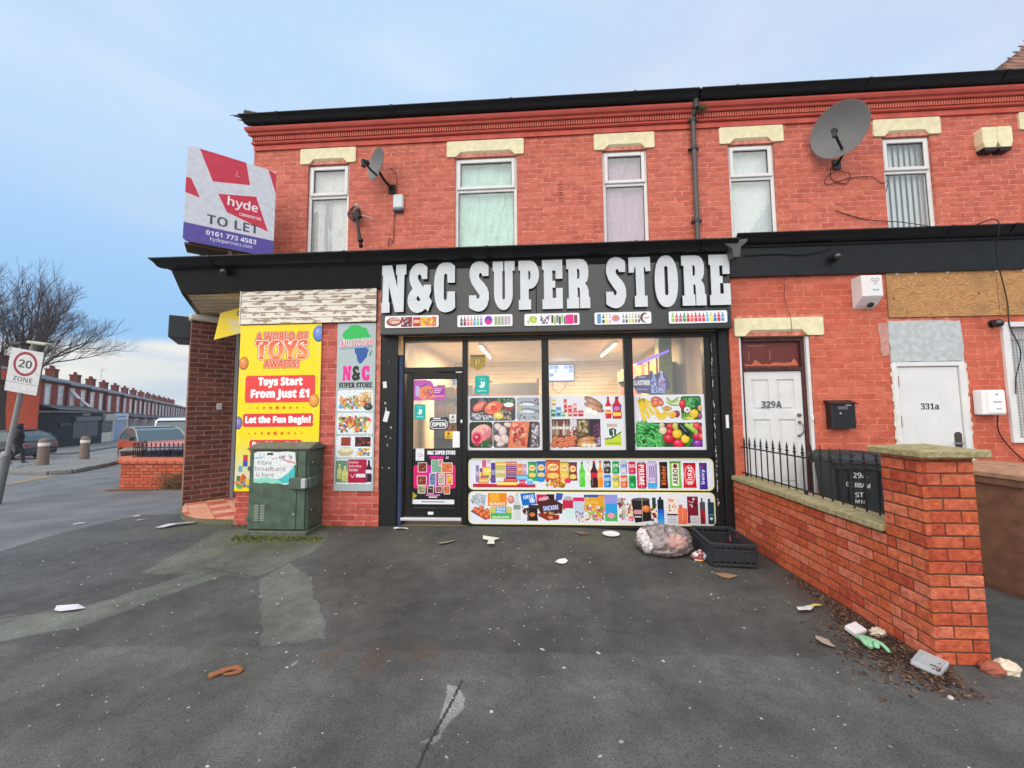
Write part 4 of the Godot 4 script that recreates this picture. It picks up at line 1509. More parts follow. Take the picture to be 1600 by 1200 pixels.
	for j in 16:
		var y := 7.5 + j * 0.15
		var z := -2.15 - j * 0.1
		var x0 := 8.5 + j * 0.18
		for i in 22:
			var x := x0 + i * 0.17 - (0.085 if j % 2 else 0.0)
			st.set_color(K(148, 108, 88).srgb_to_linear() * rng.randf_range(0.7, 1.1))
			bx(st, Vector3(x + 0.08, y + 0.06, z - 0.06), Vector3(0.162, 0.018, 0.2), Basis(Vector3.RIGHT, 0.95) * Basis(Vector3.UP, rng.randf_range(-0.02, 0.02)))
	var tm := tinted(worn("plain_tile", Color.WHITE, 0.8, texs["brick_blotch"], 1.2))
	var rf := obj("roof_tiles", st, tm, r)
	rf.set_meta("kind", "stuff")
	st = mb()
	quad(st, Vector3(8.52, 7.47, -2.17), Vector3(15, 7.47, -2.17), Vector3(15, 9.8, -3.8), Vector3(11.3, 9.8, -3.8))
	quad(st, Vector3(8.52, 7.47, -2.17), Vector3(11.3, 9.8, -3.8), Vector3(11.3, 9.8, -6.0), Vector3(8.52, 7.47, -8.1))
	obj("roof", st, worn("roof_under", K(90, 70, 60), 0.9, texs["brick_blotch"], 1.2), r)

# ---------- the shop ----------
func V2(a: Array) -> PackedVector2Array:
	var p := PackedVector2Array()
	for i in range(0, a.size(), 2):
		p.append(Vector2(a[i], a[i + 1]))
	return p

func arc(cx: float, cy: float, rx: float, ry: float, a0: float, a1: float, n := 10) -> Array:
	var out := []
	for i in n + 1:
		var a := deg_to_rad(lerpf(a0, a1, float(i) / n))
		out.append(cx + cos(a) * rx)
		out.append(cy + sin(a) * ry)
	return out

# heavy slab letters as outlines in a unit box; a hole is cut by a hairline keyhole
func glyph(ch: String) -> PackedVector2Array:
	match ch:
		"U":
			return V2([0, 1, 0.48, 1, 0.48, 0.8, 0.44, 0.8] + arc(0.5, 0.27, 0.06, 0.06, 180, 360, 6) + [0.56, 0.8, 0.54, 0.8, 0.54, 1, 1, 1, 1, 0.8, 0.91, 0.8] + arc(0.485, 0.33, 0.425, 0.33, 0, -180, 16) + [0.06, 0.8, 0, 0.8])
		"P":
			return V2([0, 1, 0.55, 1] + arc(0.55, 0.71, 0.45, 0.29, 90, -90, 14) + [0.49, 0.41, 0.49, 0.2, 0.6, 0.2, 0.6, 0, 0, 0, 0, 0.2, 0.08, 0.2, 0.08, 0.7, 0.48, 0.7, 0.48, 0.61, 0.53, 0.61] + arc(0.53, 0.7, 0.06, 0.09, -90, 90, 6) + [0.48, 0.79, 0.48, 0.702, 0.08, 0.702, 0.08, 0.8, 0, 0.8])
		"E":
			return V2([0, 1, 1, 1, 1, 0.61, 0.66, 0.61, 0.66, 0.78, 0.5, 0.78, 0.5, 0.57, 0.64, 0.57, 0.64, 0.43, 0.5, 0.43, 0.5, 0.22, 0.68, 0.22, 0.68, 0.42, 1, 0.42, 1, 0, 0, 0, 0, 0.2, 0.08, 0.2, 0.08, 0.8, 0, 0.8])
		"R":
			return V2([0, 1, 0.55, 1, 0.75, 0.985, 0.88, 0.92, 0.94, 0.82, 0.95, 0.74, 0.93, 0.62, 0.88, 0.54, 0.8, 0.5, 0.89, 0.44, 0.94, 0.36, 0.95, 0.22, 1, 0.22, 1, 0, 0.57, 0, 0.57, 0.36, 0.55, 0.41, 0.47, 0.43, 0.47, 0.22, 0.53, 0.22, 0.53, 0, 0, 0, 0, 0.2, 0.09, 0.2, 0.09, 0.7, 0.46, 0.7, 0.46, 0.59, 0.52, 0.59, 0.56, 0.62, 0.57, 0.7, 0.56, 0.77, 0.52, 0.8, 0.46, 0.8, 0.46, 0.702, 0.09, 0.702, 0.09, 0.8, 0, 0.8])
		"T":
			return V2([0, 1, 1, 1, 1, 0.71, 0.79, 0.71, 0.76, 0.78, 0.7, 0.8, 0.71, 0.22, 0.83, 0.22, 0.83, 0, 0.25, 0, 0.25, 0.22, 0.33, 0.22, 0.32, 0.8, 0.26, 0.78, 0.23, 0.69, 0, 0.69])
		"O":
			var a := []
			for i in range(1, 32):
				var t := TAU * i / 32.0
				a.append(0.5 + 0.5 * signf(cos(t)) * pow(absf(cos(t)), 0.85))
				a.append(0.5 + 0.5 * signf(sin(t)) * pow(absf(sin(t)), 0.85))
			a.append_array([1, 0.499, 0.575, 0.499] + arc(0.5, 0.27, 0.075, 0.045, 0, -180, 6) + arc(0.5, 0.75, 0.075, 0.045, 180, 0, 6) + [0.575, 0.501, 1, 0.501])
			return V2(a)
		"S":
			return norm([1465, 195, 1465, 320, 1392, 320, 1380, 290, 1365, 280, 1348, 300, 1350, 335, 1375, 370, 1415, 415, 1448, 465, 1468, 530, 1468, 610, 1445, 690, 1415, 728, 1380, 748, 1340, 755, 1290, 742, 1250, 720, 1228, 700, 1228, 555, 1315, 555, 1320, 590, 1335, 600, 1350, 590, 1358, 560, 1345, 540, 1310, 490, 1260, 410, 1235, 330, 1235, 260, 1252, 195, 1275, 165, 1300, 148, 1350, 135, 1400, 145, 1440, 170])
		"C":
			return norm([925, 148, 985, 155, 1035, 195, 1035, 398, 950, 398, 942, 300, 925, 283, 908, 300, 903, 400, 903, 580, 912, 607, 925, 610, 940, 590, 945, 505, 1035, 505, 1038, 700, 1000, 735, 960, 750, 920, 755, 880, 746, 850, 728, 820, 680, 800, 600, 790, 500, 787, 450, 789, 380, 797, 300, 820, 220, 845, 180, 880, 156])
		"N":
			return norm([135, 180, 262, 178, 332, 455, 332, 300, 315, 298, 315, 175, 445, 172, 447, 298, 422, 300, 415, 760, 305, 762, 222, 430, 222, 640, 236, 640, 235, 765, 130, 768, 130, 642, 142, 642, 148, 300, 135, 300])
	return norm([600, 155, 650, 165, 700, 205, 698, 352, 640, 355, 628, 318, 605, 290, 588, 305, 587, 345, 610, 390, 655, 460, 655, 425, 745, 425, 745, 510, 730, 545, 722, 575, 758, 632, 710, 752, 680, 718, 640, 750, 585, 768, 540, 756, 505, 730, 480, 690, 467, 645, 465, 620, 569, 591, 580, 618, 605, 625, 622, 608, 588, 555, 570, 588, 465, 617, 470, 570, 485, 525, 510, 485, 525, 470, 500, 420, 486, 360, 484, 320, 488, 275, 500, 235, 525, 195, 560, 165])

func norm(a: Array) -> PackedVector2Array:
	var p := V2(a)
	var r := Rect2(p[0], Vector2.ZERO)
	for v in p:
		r = r.expand(v)
	for i in p.size():
		p[i] = Vector2((p[i].x - r.position.x) / r.size.x, 1.0 - (p[i].y - r.position.y) / r.size.y)
	return p

func place(p: PackedVector2Array, x0: float, y0: float, x1: float, y1: float) -> PackedVector2Array:
	var o := PackedVector2Array()
	for v in p:
		o.append(Vector2(lerpf(x0, x1, v.x), lerpf(y0, y1, v.y)))
	return o

func shop_sign() -> void:
	var s := base("shop_sign", "black glossy shop fascia sign with big white block letters over the window", "sign")
	var st := mb()
	span(st, -1.985, 0.02, 2.545, 3.458, 0.0, 0.12, 0.004)
	span(st, 0.023, 2.395, 2.545, 3.458, 0.0, 0.12, 0.004)
	obj("sign_panel", st, worn("gloss_black", K(20, 20, 21), 0.32, noise_tex("fascia_scuff", 0.02, 0.55, 1.0, 81, 5), 0.3, null, 0.4, 0.6), s)
	st = mb()
	span(st, -1.99, 2.4, 2.535, 2.549, 0.0, 0.128)
	obj("drip_edge", st, flat("black_metal", K(40, 40, 42), 0.35), s)
	var white := worn("white_letter_face", K(214, 218, 221), 0.35, noise_tex("upvc_grime", 0.01, 0.95, 1.0, 51, 4), 0.8)
	var side := flat("letter_side", K(34, 34, 36), 0.4)
	for q in [["N", -1.98, -1.655], ["&", -1.635, -1.315], ["C", -1.29, -1.015], ["S", -0.835, -0.58], ["U", -0.53, -0.25], ["P", -0.2, 0.06], ["E", 0.1, 0.355], ["R", 0.405, 0.695], ["S", 0.895, 1.14], ["T", 1.18, 1.445], ["O", 1.495, 1.775], ["R", 1.825, 2.11], ["E", 2.155, 2.4]]:
		var x0: float = q[1] * 0.989
		var x1: float = q[2] * 0.989
		var over := 0.012 if q[0] in ["S", "O", "C", "&"] else 0.0
		var p := place(glyph(q[0]), x0, 1.54 + 0.989 * (1.285 - over), x1, 1.54 + 0.989 * (1.918 + over))
		var a := mb()
		prism(a, p, 0.158, 0.17, Transform3D(), true, true)
		var am: ArrayMesh = a.commit()
		var b := mb()
		prism(b, p, 0.12, 0.158, Transform3D(), true, false)
		am = b.commit(am)
		am.surface_set_material(0, white)
		am.surface_set_material(1, side)
		put("letter", am, null, s)
	# five printed strips under the letters
	var bounds := [[-1.92, -1.22, 2.62, 2.775], [-0.98, -0.28, 2.612, 2.765], [-0.13, 0.555, 2.61, 2.762], [0.74, 1.43, 2.606, 2.758], [1.64, 2.335, 2.6, 2.752]]
	var says := ["white product strip of meat and red and yellow food packets on the black sign", "white product strip of tall bottles and a purple flask under the letters S and U", "white product strip with green and bright pink tubs under the letters P and E", "white product strip ending in a dark crescent badge with red lettering", "white product strip of red, blue and yellow bottles at the pilaster end"]
	for i in 5:
		var q: Array = bounds[i]
		var a := Art.new(self, 420, 92, K(240, 240, 242), 60 + i)
		match i:
			0:
				a.el(70, 46, 58, 34, K(150, 74, 60))
				a.el(75, 40, 44, 22, K(226, 190, 170))
				a.ln([Vector2(20, 60), Vector2(60, 30), Vector2(110, 36)], 8, K(186, 96, 76))
				a.rc(126, 10, 88, 76, K(132, 44, 58))
				a.jumble(126, 10, 88, 76, [K(200, 60, 80), K(70, 30, 40), K(230, 200, 190)], 40, 4, 12)
				a.rc(220, 14, 60, 70, K(196, 48, 52))
				a.rc(226, 34, 46, 24, K(230, 190, 150))
				a.rc(282, 12, 44, 74, K(238, 196, 40))
				a.rc(328, 16, 38, 70, K(230, 150, 50))
				a.rc(368, 12, 34, 74, K(222, 110, 70))
				a.jumble(282, 20, 120, 60, [K(250, 220, 90), K(220, 90, 60), K(240, 160, 60)], 24, 4, 10)
			1:
				var x := 22.0
				for c in [K(70, 68, 72), K(120, 40, 60), K(230, 110, 130), K(220, 150, 90), K(100, 150, 210), K(110, 190, 120), K(150, 120, 190)]:
					a.bottle(x, 12, 20, 70, c, c.darkened(0.4), c.lightened(0.4))
					x += 25
				a.el(238, 44, 30, 34, K(120, 60, 170))
				a.el(238, 58, 26, 18, K(220, 40, 140))
				for k in 5:
					a.rr(284 + k * 25, 16, 21, 66, 5, K(150 + 10 * k, 172, 120 + 18 * k))
			2:
				a.el(66, 46, 30, 28, K(196, 210, 70))
				a.jumble(20, 10, 90, 72, [K(190, 200, 120), K(230, 190, 170), K(120, 180, 90)], 22, 4, 9)
				a.jumble(118, 10, 80, 72, [K(90, 90, 160), K(190, 60, 100), K(60, 60, 70)], 26, 5, 10)
				for k in 6:
					a.rr(206 + k * 19, 14 + (k % 2) * 10, 16, 60, 4, [K(70, 70, 74), K(150, 200, 90), K(120, 120, 130)][k % 3])
				a.rr(318, 12, 56, 72, 6, K(232, 40, 140))
				a.rr(378, 16, 26, 64, 6, K(150, 60, 80))
			3:
				a.rc(20, 10, 28, 74, K(90, 150, 200))
				for k in 3:
					a.bottle(56 + 24 * k, 12, 20, 70, [K(60, 80, 60), K(230, 220, 120), K(220, 190, 170)][k], K(40, 60, 60), K(240, 240, 230))
				a.el(158, 46, 30, 26, K(196, 150, 190))
				a.el(160, 42, 16, 14, K(230, 130, 60))
				for k in 6:
					a.bottle(206 + 23 * k, 14, 17, 68, [K(130, 140, 160), K(70, 80, 110), K(210, 210, 110), K(190, 200, 90), K(210, 110, 130), K(70, 130, 110)][k], K(50, 70, 110), K(230, 230, 220))
				a.el(372, 46, 34, 38, K(88, 70, 78))
				a.el(386, 48, 30, 32, K(244, 242, 242))
				a.tx("fresh", sans_bold, 384, 46, 42, 17, K(200, 50, 70), -0.2)
			4:
				var cols := [K(150, 200, 90), K(220, 90, 110), K(190, 90, 120), K(40, 170, 90), K(210, 40, 50), K(230, 90, 60), K(220, 50, 80), K(214, 70, 110), K(230, 60, 80), K(120, 190, 220), K(232, 220, 80), K(70, 110, 190), K(200, 50, 70), K(90, 150, 200)]
				for k in cols.size():
					a.bottle(18 + 27.5 * k, 12 + (k % 3) * 3, 24, 68 - (k % 3) * 3, cols[k], cols[k].darkened(0.3), cols[k].lightened(0.45))
		sheet("product_strip", Vector3(q[0], q[2], 0.121), q[1] - q[0], q[3] - q[2], 0.018, printed("strip_print_%d" % i, a), flat("strip_edge", K(30, 30, 32), 0.4), says[i], "poster", Basis(), 0.022, "product strips on the shop sign")

func shop_room() -> void:
	# walls with thickness, lit by tubes on the ceiling
	var cream := worn("shop_cream", K(230, 216, 190), 0.8, noise_tex("cream_wear", 0.02, 0.9, 1.0, 61, 5), 0.25)
	var r := base("shop_room", "cream painted shop interior seen through the front windows", "room")
	r.set_meta("kind", "structure")
	var st := mb()
	span(st, -2.0, 2.38, 0.0, 0.13, -5.0, -0.14)
	obj("floor", st, flat("shop_floor", K(120, 108, 98), 0.4), r)
	st = mb()
	span(st, -2.0, 2.38, 2.76, 2.86, -5.0, -0.14)
	obj("ceiling", st, cream, r)
	st = mb()
	span(st, -2.1, -2.0, 0.0, 2.86, -5.0, -0.14)
	span(st, 2.281, 2.379, 0.14, 2.755, -5.0, -0.14)
	obj("wall", st, cream, r)
	st = mb()
	for k in 27:
		span(st, -1.995, 2.275, 0.14 + k * 0.097, 0.14 + k * 0.097 + 0.092, -4.9, -4.6 + (0.0 if k % 1 == 0 else 0.0), 0.004)
	obj("slat_wall", st, cream, r)
	for q in [["shop tube light nearer the door, lit on the cream ceiling", -0.97, -0.97, -3.3, -1.8], ["shop tube light over the middle window, lit on the cream ceiling", 1.4, 1.4, -3.3, -1.8]]:
		var t := base("tube_light", q[0], "ceiling light", Vector3((q[1] + q[2]) / 2, 2.7, (q[3] + q[4]) / 2), 0.0, "lit tubes in the shop")
		st = mb()
		bx(st, Vector3(0, 0.035, 0), Vector3(0.07, 0.05, 1.55), Basis(), 0.006)
		obj("batten", st, flat("batten_white", K(230, 230, 226), 0.4), t)
		st = mb()
		tube(st, [Vector3(0, -0.01, -0.74), Vector3(0, -0.01, 0.74)], 0.014, 10)
		obj("tube", st, glow("tube_glow", Color(1.0, 0.9, 0.72), 3.0), t)
		var l := AreaLight3D.new()
		l.name = "tube_lamp"
		l.area_size = Vector2(0.05, 1.48)
		l.light_color = Color(1.0, 0.88, 0.7)
		l.light_energy = 5.0
		l.area_range = 8.0
		l.shadow_enabled = true
		l.rotation = Vector3(-PI / 2, 0, 0)
		l.position = Vector3(0, -0.03, 0)
		t.add_child(l)
	# screen on the back wall
	var tv := base("wall_screen", "small blue lit screen on the back wall of the shop", "television", Vector3(0.63, 2.48, -4.56))
	st = mb()
	bx(st, Vector3.ZERO, Vector3(0.64, 0.42, 0.05), Basis(), 0.008)
	obj("casing", st, flat("screen_casing", K(40, 42, 48), 0.4), tv)
	var a := Art.new(self, 192, 128, K(150, 176, 216), 4)
	for j in 3:
		for i in 5:
			a.rc(6 + i * 37, 6 + j * 32, 32, 26, [K(110, 134, 176), K(190, 204, 224), K(90, 110, 150)][(i * 2 + j) % 3])
	a.rc(70, 40, 76, 52, K(196, 212, 240))
	a.rc(20, 96, 120, 24, K(220, 228, 240))
	var sm := printed("screen_print", a)
	sm.emission_enabled = true
	sm.emission_texture = sm.albedo_texture
	sm.emission_operator = BaseMaterial3D.EMISSION_OP_MULTIPLY
	sm.emission = Color.WHITE
	sm.emission_energy_multiplier = 0.45
	sheet("screen", Vector3(-0.3, -0.19, 0.026), 0.6, 0.38, 0.002, sm, flat("screen_casing", Color.BLACK), "", "", Basis(), 0.0, "", tv)
	var tl := OmniLight3D.new()
	tl.name = "screen_lamp"
	tl.light_energy = 0.05
	tl.light_color = Color(0.7, 0.8, 1.0)
	tl.light_size = 0.2
	tl.shadow_enabled = true
	tl.position = Vector3(0, 0, 0.12)
	tv.add_child(tl)
	st = mb()
	tube(st, curve([Vector3(0.42, 2.28, -4.57), Vector3(0.42, 2.1, -4.55), Vector3(0.55, 2.0, -4.55), Vector3(0.7, 2.1, -4.55), Vector3(0.76, 2.28, -4.57)]), 0.008, 6)
	tag(obj("screen_cable", st, flat("cable_grey", K(120, 104, 90), 0.6)), "thin cable looping under the blue screen in the shop", "cable")
	# counter unit whose dark top shows over the meat poster
	var cu := base("wooden_counter", "brown wooden counter unit with a dark top behind the meat poster", "counter", Vector3(-0.45, 0.27, -3.0))
	st = mb()
	span(st, -0.5, 0.5, 0.0, 1.62, -0.3, 0.3, 0.01)
	obj("carcass", st, flat("counter_brown", K(96, 62, 48), 0.6), cu)
	st = mb()
	span(st, -0.52, -0.47, 1.62, 1.92, -0.3, 0.3, 0.004)
	span(st, 0.47, 0.52, 1.62, 1.92, -0.3, 0.3, 0.004)
	obj("end_post", st, flat("counter_post", K(112, 66, 52), 0.6), cu)
	st = mb()
	span(st, -0.47, 0.47, 1.62, 1.84, -0.28, 0.28, 0.004)
	obj("top_box", st, flat("counter_dark", K(86, 82, 80), 0.5), cu)
	# shelving down the far side and behind the door
	shelf_unit(Vector3(2.06, 0.13, -2.3), 1.7, 2.2, -1.35, "grey shop shelving with yellow and red packets behind the end window", [K(196, 176, 60), K(206, 180, 70), K(190, 70, 60), K(210, 90, 90), K(170, 160, 90)], "packets on the shelving behind the end window", 31)
	shelf_unit(Vector3(-1.3, 0.13, -1.9), 0.95, 1.75, 0.1, "dark shop shelving with rows of boxes seen through the glass door", [K(176, 64, 60), K(196, 90, 80), K(140, 144, 132), K(170, 140, 90), K(196, 186, 180), K(110, 124, 140)], "boxes on the shelving behind the glass door", 32)
	var col := mb()
	span(col, 1.93, 2.13, 0.13, 2.75, -1.4, -1.2, 0.01)
	tag(obj("green_column", col, worn("column_green", K(150, 172, 96), 0.6, noise_tex("cream_wear", 0.02, 0.9, 1.0, 61, 5), 0.7)), "dull green boxed column inside the end window", "column")
	# purple lit bars of a drinks display
	var dd := base("lit_display_stand", "drinks display with a purple lit top bar on two red posts", "display stand", Vector3(1.77, 0.13, -1.0))
	st = mb()
	bx(st, Vector3(0, 2.21, 0), Vector3(0.5, 0.035, 0.1), Basis(Vector3.BACK, 0.38), 0.004)
	obj("light_bar", st, glow("purple_glow", Color(0.42, 0.25, 1.0), 0.5), dd)
	for x in [-0.06, 0.06]:
		st = mb()
		tube(st, [Vector3(x, 0.0, 0), Vector3(x, 2.18 + x * 0.4, 0)], 0.013, 8)
		obj("post", st, flat("red_post", K(206, 74, 84), 0.5), dd)
	var pl := OmniLight3D.new()
	pl.name = "purple_lamp"
	pl.light_energy = 0.004
	pl.light_color = Color(0.5, 0.35, 1.0)
	pl.light_size = 0.1
	pl.shadow_enabled = true
	pl.position = Vector3(0, 2.14, 0.07)
	dd.add_child(pl)

func shelf_unit(at: Vector3, w: float, h: float, turn: float, label: String, cols: Array, grp: String, sd: int) -> void:
	var s := base("shop_shelving", label, "shelving", at, turn)
	var m := flat("shelf_grey", K(130, 126, 118), 0.5)
	var st := mb()
	span(st, -w / 2, w / 2, 0, h, -0.2, -0.17)
	obj("back_panel", st, m, s)
	for x in [-w / 2, w / 2 - 0.02]:
		st = mb()
		span(st, x, x + 0.02, 0, h, -0.169, 0.2)
		obj("upright", st, m, s)
	rng.seed = sd
	var hue := func(c: Color) -> String:
		return "mustard" if c.r > 0.6 and c.g > 0.5 and c.b < 0.45 else "red" if c.r > 1.6 * c.g else "pale" if c.g > 0.7 else "grey"
	var nth := ["first", "second", "third", "fourth", "fifth", "sixth", "seventh", "eighth", "ninth", "tenth", "eleventh", "twelfth", "thirteenth", "fourteenth"]
	var n := int(h / 0.34)
	for j in n:
		st = mb()
		span(st, -w / 2 + 0.021, w / 2 - 0.021, 0.3 + 0.34 * j, 0.32 + 0.34 * j, -0.168, 0.2)
		obj("shelf", st, m, s)
		if 0.3 + 0.34 * j + at.y < 1.0:
			continue
		var x := -w / 2 + 0.03
		var seat := 0
		while x < w / 2 - 0.13:
			var c: Color = cols[rng.randi() % cols.size()]
			var bw := rng.randf_range(0.09, 0.16)
			var bh := rng.randf_range(0.16, 0.28)
			st = mb()
			bx(st, Vector3(x + bw / 2, 0.32 + 0.34 * j + bh / 2, 0.08), Vector3(bw, bh, 0.12), Basis(), 0.006)
			bx(st, Vector3(x + bw / 2, 0.32 + 0.34 * j + bh * 0.55, 0.1405), Vector3(bw * 0.7, bh * 0.3, 0.003))
			var o := put("product_box", st.commit(), flat("product_" + c.to_html(false), c, 0.45), null, Transform3D(Basis(Vector3.UP, turn), at))
			tag(o, hue.call(c) + (" packet, " if sd == 31 else " box, ") + nth[seat] + " along the " + nth[j] + " shelf up " + ("behind the end window" if sd == 31 else "behind the glass door"), "box", grp)
			x += bw + 0.012
			seat += 1

func shopfront() -> void:
	var s := base("shopfront", "black shopfront of three large panes, a glazed door and flat pilasters", "shopfront")
	var blk := worn("shopfront_black", K(27, 27, 28), 0.42, noise_tex("fascia_scuff", 0.02, 0.55, 1.0, 81, 5), 1.0)
	var tim := worn("pilaster_black", K(34, 34, 35), 0.5, noise_tex("timber_scuff", 0.03, 0.45, 1.0, 85, 5), 1.2)
	var st := mb()
	span(st, -2.03, -1.8, 0.0, 2.54, -0.14, -0.02, 0.006)
	obj("pilaster", st, tim, s)
	st = mb()
	span(st, -1.798, -1.745, 0.05, 2.3, -0.14, -0.05, 0.004)
	obj("pilaster_edge", st, worn("blue_paint_edge", K(70, 86, 128), 0.6, noise_tex("timber_scuff", 0.03, 0.45, 1.0, 85, 5), 1.6), s)
	st = mb()
	span(st, 2.285, 2.395, 0.0, 2.54, -0.139, 0.0, 0.006)
	span(st, 2.2, 2.283, 0.0, 2.54, -0.14, -0.04, 0.006)
	obj("pilaster", st, tim, s)
	# chipped white paint down the pilasters
	st = mb()
	rng.seed = 44
	for k in 46:
		var y := rng.randf_range(0.2, 2.4)
		var x := 2.2 + absf(rng.randfn(0, 0.006))
		span(st, x, x + rng.randf_range(0.004, 0.012), y, y + rng.randf_range(0.01, 0.05), -0.039, -0.0383)
	for k in 10:
		var x := rng.randf_range(-2.0, -1.84)
		var y := rng.randf_range(0.6, 2.3)
		span(st, x, x + rng.randf_range(0.006, 0.02), y, y + rng.randf_range(0.01, 0.04), -0.019, -0.0183)
	obj("paint_chip", st, flat("chip_white", K(190, 188, 184), 0.7), s).set_meta("kind", "stuff")
	for q in [[-1.995, 1.86, 0.05, 0.085, 0.1], [-1.975, 1.42, 0.06, 0.14, -0.25], [2.325, 1.32, 0.035, 0.16, 0.0]]:
		st = mb()
		bx(st, Vector3(q[0] + q[2] / 2, q[1] + q[3] / 2, -0.017 if q[0] < 0 else 0.003), Vector3(q[2], q[3], 0.003), Basis(Vector3.BACK, q[4]))
		obj("torn_notice", st, flat("torn_paper", K(222, 222, 220), 0.7), s)
	# head beam and frame members
	st = mb()
	span(st, -1.745, 2.2, 2.475, 2.54, -0.16, -0.04)
	span(st, -1.745, -1.72, 0.12, 2.475, -0.15, -0.06, 0.003)
	span(st, -0.955, -0.89, 0.12, 2.475, -0.15, -0.058, 0.004)
	span(st, 0.08, 0.172, 1.045, 2.475, -0.15, -0.058, 0.004)
	span(st, 1.135, 1.24, 1.045, 2.475, -0.15, -0.058, 0.004)
	span(st, 2.125, 2.2, 1.045, 2.475, -0.15, -0.058, 0.004)
	span(st, -1.72, -0.955, 2.065, 2.13, -0.15, -0.056, 0.004)
	span(st, -0.89, 2.2, 0.955, 1.045, -0.15, -0.05, 0.005)
	span(st, -0.89, 2.2, 0.0, 0.1, -0.16, -0.05, 0.005)
	obj("frame", st, blk, s)
	st = mb()
	span(st, -0.888, 2.199, 0.101, 0.954, -0.16, -0.085)
	obj("stall_board", st, worn("stall_black", K(40, 40, 30), 0.4, noise_tex("fascia_scuff", 0.02, 0.55, 1.0, 81, 5), 1.0), s)
	st = mb()
	span(st, -1.8, 2.28, -0.15, 0.099, -0.3, -0.055, 0.01)
	obj("threshold", st, worn("step_stone", K(132, 124, 98), 0.85, noise_tex("stone_mottle", 0.03, 0.6, 1.0, 12, 4), 1.6), s)
	for q in [[-0.89, 0.08, 1.045], [0.172, 1.135, 1.045], [1.24, 2.125, 1.045]]:
		st = mb()
		span(st, q[0], q[1], q[2], 2.475, -0.104, -0.1)
		obj("pane", st, glass("shop_glass", 0.05), s)
	st = mb()
	span(st, -1.72, -0.955, 2.13, 2.475, -0.104, -0.1)
	obj("pane", st, glass("shop_glass", 0.05), s)
	# the door
	var d := sub("door", s)
	st = mb()
	span(st, -1.7, -1.615, 0.2, 2.06, -0.12, -0.075, 0.004)
	span(st, -1.03, -0.958, 0.2, 2.06, -0.12, -0.075, 0.004)
	span(st, -1.615, -1.03, 1.975, 2.06, -0.12, -0.076, 0.004)
	span(st, -1.615, -1.03, 0.2, 0.31, -0.12, -0.076, 0.004)
	obj("door_frame", st, blk, d)
	st = mb()
	span(st, -1.615, -1.03, 0.31, 1.975, -0.104, -0.1)
	obj("pane", st, glass("shop_glass", 0.05), d)
	st = mb()
	span(st, -1.08, -0.985, 1.08, 1.29, -0.074, -0.055, 0.006)
	obj("handle_box", st, flat("white_plastic", K(232, 232, 230), 0.4), d)
	st = mb()
	span(st, -1.75, -0.96, 0.16, 0.195, -0.1, -0.03, 0.006)
	obj("sill", st, flat("aluminium", K(210, 212, 214), 0.3, 0.5, 0.3), d)
	st = mb()
	span(st, -1.04, -0.955, 2.052, 2.066, -0.074, -0.05, 0.003)
	span(st, -0.975, -0.952, 1.4, 1.44, -0.057, -0.052)
	span(st, -1.4, -1.33, 0.23, 0.265, -0.074, -0.07)
	obj("door_tag", st, flat("white_plastic", K(232, 232, 230), 0.4), d)

